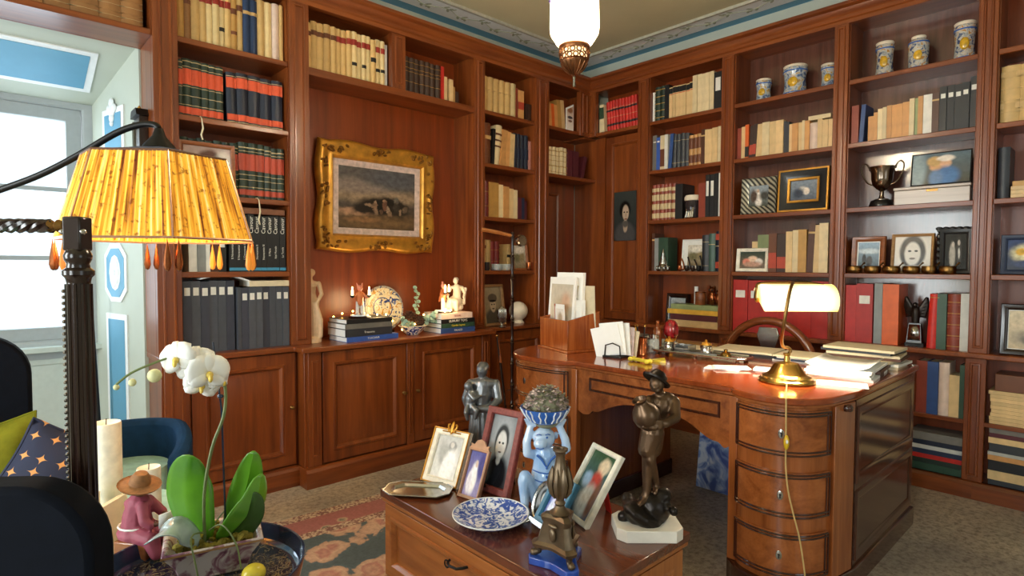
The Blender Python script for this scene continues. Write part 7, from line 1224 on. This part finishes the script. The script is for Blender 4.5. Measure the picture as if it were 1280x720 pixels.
# ------------------------------------------------------------------ side table with orchid, figure and candles
ZS = .585
tb_ = thing('side_table', 'low pale green side table carrying the orchid and candles', 'table', (.20, 2.03, 0), R(-14)); MB().prism(oc(.24, .42, .06), ZS-.025, ZS).build('top', 'mint', tb_, bevel=.005); MB().prism(oc(.215, .395, .05), ZS-.07, ZS-.025).build('apron', 'sill_paint', tb_)
for sx in (-.2, .2):
    for yy in (-.35, .35): MB().tube([(sx, yy, ZS-.05), (sx, yy, 0)], [.022, .015], 8).build('leg', 'sill_paint', tb_)
ramp_mat('lacquer_scroll', [(.46, '1d2434'), (.5, '8d7a54'), (.55, '202a3c')], 22, .15, detail=2, coat=.5, distort=2.5); plain('tray_blue', '2c3a54', .12, .3, coat=.8)
ty = thing('round_tray', 'round blue lacquer tray with raised rim under the orchid pot', 'tray', (.395, 1.59, ZS)); MB().lathe([(0, .008), (.225, .008), (.24, .016), (.25, .055), (.255, .056), (.256, .052), (.246, .008), (.233, 0), (0, 0)], 56).build('rim', 'tray_blue', ty); MB().lathe([(0, .0085), (.222, .0085), (.222, .0092), (0, .0095)], 56).build('painted_floor', 'lacquer_scroll', ty)
# tray stand: a slim folding base carries the overhanging half
MB().lathe([(.13, 0), (.13, .015), (.03, .04), (.022, .3), (.03, .55), (.12, ZS-.004), (0, ZS-.002)], 24).build('stand', 'iron', tag(bpy.data.objects.new('tray_stand', None), 'dark pedestal stand under the round blue tray', 'stand'))
tsd = bpy.data.objects['tray_stand']; COL.objects.link(tsd); tsd.location = (.47, 1.54, 0)
# orchid
ZO = ZS+.0105
plain('orchid_white', 'fbfbf8', .5, var=.02, spec=.3); plain('orchid_throat', 'e8c95a', .5); plain('stem_green', '6e7c4a', .5); plain('bud', 'd9d6a0', .5); plain('moss', '8a7c2c', .9, var=.5, scale=60)
ramp_mat('leaf_green', [(.3, '3f7a18'), (.6, '6aa82a'), (.8, '8cc23c')], 5, .3, coat=.3); plain('leaf_dark', '33521c', .4); plain('leaf_sky_sheen', 'a9bcc0', .2, coat=.5); ramp_mat('pot_porcelain', [(.52, 'd2c6c8'), (.6, '9a6f80'), (.68, '6e3f58')], 18, .15, detail=3, coat=.5, distort=1.5)  # the blue-grey leaf has a sky reflection put into its colour
orc = thing('orchid', 'white orchid in a square flared porcelain pot with moss', 'orchid', (.450, 1.655, ZO), CAMROT+R(28))
b = MB(); lv = [(.075, 0), (.08, .004), (.078, .008), (.09, .045), (.112, .08), (.116, .084), (.116, .09), (.104, .09), (.085, .06)]
vs = []
for r, z in lv: vs += [(-r, -r*.8, z), (r, -r*.8, z), (r, r*.8, z), (-r, r*.8, z)]
b.add(vs, [(3, 2, 1, 0), tuple(32+k for k in range(4))]+[(i*4+k, i*4+(k+1) % 4, (i+1)*4+(k+1) % 4, (i+1)*4+k) for i in range(8) for k in range(4)]); b.build('pot', 'pot_porcelain', orc, bevel=.004, smooth=30)
MB().frame(-.117, .117, -.094, .094, [(0, 0), (0, .005), (.011, .005), (.011, 0)]).at().build('pot_rim', 'frame_tan', orc, (0, 0, .087), (R(-90), 0, 0))
random.seed(4); b = MB()
for k in range(90): b.ell((random.uniform(-.085, .085), random.uniform(-.065, .065), .078+random.uniform(-.01, .012)), (random.uniform(.008, .02), random.uniform(.006, .014), random.uniform(.006, .014)), 6, 4, (random.random(), random.random(), random.random()*3))
b.build('moss', 'moss', orc)['kind'] = 'stuff'
def leaf(pts, wid, m, fold=.25, twist=0):
    path = [Vector(p) for p in smooth_path(pts, 5)]; n = len(path)-1
    def fn(u, v):
        k = min(int(v*n), n-1); P = path[k].lerp(path[k+1], v*n-k); T = (path[min(k+1, n)]-path[max(k-1, 0)]).normalized(); S = Vector((math.cos(twist), math.sin(twist), 0)); S = (S-T*S.dot(T)).normalized(); Nn = T.cross(S)
        w = wid*(math.sin(PI*min(.995, max(.03, .08+.92*v)))**.6); q = (u-.5)*2
        return tuple(P+S*q*w+Nn*(abs(q)*w*fold))
    return MB().grid(fn, 9, 16).build('leaf', m, orc, solid=.003)
leaf([(-.03, .0, .07), (-.055, .015, .17), (-.06, .02, .24), (-.05, .0, .305)], .062, 'leaf_green', .2, R(-28)); leaf([(.04, .0, .07), (.07, -.01, .16), (.085, -.01, .22), (.10, -.02, .30)], .042, 'leaf_green', .35, R(-10)); leaf([(.02, -.03, .075), (.06, -.05, .12), (.10, -.05, .17), (.115, -.05, .245)], .042, 'leaf_green', .35, R(25)); leaf([(.05, -.04, .075), (.085, -.055, .14), (.10, -.055, .20)], .034, 'leaf_dark', .3, R(-20)); leaf([(-.03, -.02, .08), (-.07, -.05, .135), (-.11, -.07, .145), (-.15, -.08, .125)], .04, 'leaf_sky_sheen', .15, R(60))
stem = smooth_path([(-.02, -.01, .07), (-.02, -.01, .20), (.0, -.01, .32), (.028, -.01, .40), (.034, -.01, .47), (.02, -.01, .535), (-.02, -.015, .565), (-.08, -.02, .57), (-.13, -.02, .555), (-.175, -.02, .535), (-.205, -.02, .51)], 4); sm_ = MB().tube(stem, [.0042]*(len(stem)//2)+[.003]*(len(stem)-len(stem)//2), 7).build('flower_stem', 'stem_green', orc)
MB().tube([(.03, .0, .07), (.024, -.004, .42), (.006, -.006, .60)], .0028, 6).build('support_stick', 'tray_blue', orc); MB().ell((.022, -.008, .455), (.008, .006, .006)).build('clip', 'tray_blue', orc)
def petal(c, dirv, l, w, nrm): 
    d = Vector(dirv).normalized(); n = Vector(nrm).normalized(); s = d.cross(n).normalized()
    return [tuple(Vector(c)+d*l*t+s*w*x*(math.sin(PI*min(1, .12+.8*t))**.7)+n*(.006*math.sin(PI*t)-.008*x*x)) for t in (0, .2, .4, .6, .8, 1.0) for x in (-1, -.5, 0, .5, 1)]
def flower(c, nrm, up_, s):
    n = Vector(nrm).normalized(); u = Vector(up_); u = (u-n*u.dot(n)).normalized(); r_ = u.cross(n); fl_ = bpy.data.objects.new('flower', None); 
    o0 = None
    for a, l, w in ((0, .042, .017), (125, .042, .017), (-125, .042, .017), (68, .045, .032), (-68, .045, .032)):
        d = u*math.cos(R(a))+r_*math.sin(R(a)); b = MB(); b.add(petal(c, d, l*s, w*s, n), [(r*5+q, r*5+q+1, (r+1)*5+q+1, (r+1)*5+q) for r in range(5) for q in range(4)]); p_ = b.build('petal', 'orchid_white', orc, solid=.0012)
    b = MB(); b.ell(tuple(Vector(c)+n*.008-u*.004), (.007*s, .009*s, .008*s)); b.ell(tuple(Vector(c)+n*.014-u*.012), (.005*s, .01*s, .009*s)); b.build('flower_lip', 'orchid_throat', orc)
flower((-.035, -.025, .545), (-.2, -1, .1), (0, 0, 1), 1.15); flower((-.005, -.045, .525), (.35, -1, .05), (.1, 0, 1), 1.2); flower((-.075, -.03, .565), (-.5, -.8, .1), (-.3, 0, 1), 1.05); flower((-.02, -.03, .495), (.1, -1, -.1), (.3, 0, 1), 1.0); flower((.02, -.02, .505), (.7, -.6, 0), (0, 0, 1), .85)
for p_, r_ in (((-.125, -.022, .525), .0165), ((-.172, -.022, .512), .009), ((-.205, -.02, .503), .007)): MB().ell(p_, (r_, r_, r_*1.05), 12, 8).build('bud', 'bud', orc)
b = MB(); [b.tube(smooth_path(q, 4), .0022, 5) for q in ([(-.01, -.03, .11), (.02, -.06, .13), (.05, -.10, .09), (.06, -.115, .03)], [(-.02, -.04, .11), (-.05, -.09, .125), (-.04, -.115, .06), (-.03, -.12, -.0)], [(.0, .0, .11), (.04, .03, .14), (.08, .02, .13)])]; b.build('aerial_roots', 'stem_green', orc)['kind'] = 'stuff'
# reading boy figure
plain('pink_cloth', '9a4659', .6, var=.15); plain('straw', '93643a', .7, var=.25, scale=90); plain('skin_dark', '5a3626', .5); plain('jeans', '8a3a4a', .6)
bf = thing('figurine', 'seated figurine in pink clothes and straw hat reading a book', 'figurine', (.318, 1.872, ZS), CAMROT+R(-10))
MB().box(-.045, .055, -.04, .045, 0, .055).build('seat_block', 'frame_brown', bf, bevel=.004)
b = MB(); b.chain([(-.005, 0, .075), (-.005, 0, .115), (0, 0, .15)], [.042, .036, .03]); b.ell((0, 0, .15), (.04, .028, .02)); b.ell((.0, 0, .07), (.058, .05, .025)); b.chain([(.02, -.02, .07), (.065, -.03, .066), (.085, -.035, .03)], [.026, .022, .016]); b.chain([(.02, .02, .07), (.07, .015, .066), (.09, .015, .03)], [.026, .022, .016]); b.chain([(.03, -.02, .15), (.05, -.035, .115), (.066, -.03, .105)], [.015, .013, .012]); b.chain([(.01, .025, .15), (.045, .035, .115)], [.015, .013]); b.chain([(0, 0, .16), (.002, 0, .178)], [.012, .012]); b.build('body', 'pink_cloth', bf, remesh=.0032, relax=2)
b = MB(); b.ell((.01, 0, .19), (.02, .021, .023)); b.ell((.03, 0, .185), (.006, .006, .006)); b.build('head', 'skin_dark', bf, remesh=.003, relax=1)
for pts in ([(.064, -.03, .105), (.085, -.02, .108), (.10, -.012, .112)], [(.045, .035, .115), (.075, .025, .11), (.098, .012, .112)]):
    h_ = MB(); h_.chain(pts, [.008, .007, .007]); [h_.limb(pts[-1], (pts[-1][0]+.012, pts[-1][1]+.004*(k-1.5), pts[-1][2]+.005), .003, .0025, 6) for k in range(4)]; h_.build('arm', 'skin_dark', bf, remesh=.0022)
MB().at((.006, 0, .205), (R(4), R(14), 0)).lathe([(0, .034), (.016, .032), (.025, .018), (.027, .002), (.05, -.004), (.054, -.001), (.05, -.007), (.026, -.003), (0, 0)], 24).build('hat', 'straw', bf)
b = MB(); b.add([(.095, -.035, .10), (.125, -.0, .115), (.125, 0, .165-.02), (.10, -.04, .14), (.098, .035, .10), (.10, .04, .14)], [(0, 1, 2, 3), (1, 4, 5, 2)]); b.build('open_book', 'white_paper', bf, solid=.002); MB().tube([(.047*math.cos(k*PI/8)-.005, .041*math.sin(k*PI/8), .09) for k in range(16)], .003, 5, closed=True).build('belt', 'card_white', bf)
# candles and small things
def pillar(label, x, y, z, r, h, m='candle_wax', name='candle'):
    t = thing(name, label, 'candle', (x, y, z), 0, 'white candles on the side table'); MB().lathe([(0, 0), (r, 0), (r*1.01, .004), (r, h-.006), (r*.96, h), (r*.7, h-.003), (0, h-.008)], 28).build('wax', m, t); MB().tube([(0, 0, h-.01), (.001, 0, h+.012)], .0016, 5).build('wick', 'ink_black', t); return t
pillar('tall white pillar candle beside the fluted post', .292, 2.20, ZS, .041, .315); pillar('short white candle half hidden by the fluted post', .215, 2.06, ZS, .04, .15); pillar('white candle behind the straw hat', .372, 2.02, ZS, .032, .20)
tag(MB().at((0, 0, 0), (0, R(-12), 0)).box(-.012, .012, -.06, .06, 0, .13).build('cream_card', 'cream_paper', None, (.285, 1.97, ZS+.003), (0, 0, CAMROT)), 'cream card leaning beside the pink figurine', 'card')
pl_d = thing('plate', 'pale saucer lying behind the orchid leaves', 'plate', (.40, 1.86, ZS)); MB().lathe([(0, .01), (.05, .01), (.085, .022), (.087, .02), (.055, .003), (.03, 0), (0, 0)], 32).build('dish', 'sill_paint', pl_d); MB().tube([(.086*math.cos(k*PI/16), .086*math.sin(k*PI/16), .0215) for k in range(32)], .0018, 5, closed=True).build('rim', 'frame_tan', pl_d)
tag(MB().ell((0, 0, .022), (.03, .028, .024), 14, 10).build('lemon', 'yellow_glaze', None, (.50, 1.50, ZS+.0105), remesh=.004), 'small yellow fruit lying on the round blue tray', 'fruit')
wr_ = thing('window_rod', 'thin dark rod leaning against the painted window reveal', 'rod', (.555, 4.34, 0), 0, ry=R(-2)); MB().tube([(0, 0, 0), (0, 0, .75), (0, 0, 1.5)], [.011, .011, .009], 8).build('shaft', 'iron', wr_); MB().ell((0, 0, 1.5), (.014, .014, .014)).build('tip', 'old_brass', wr_)
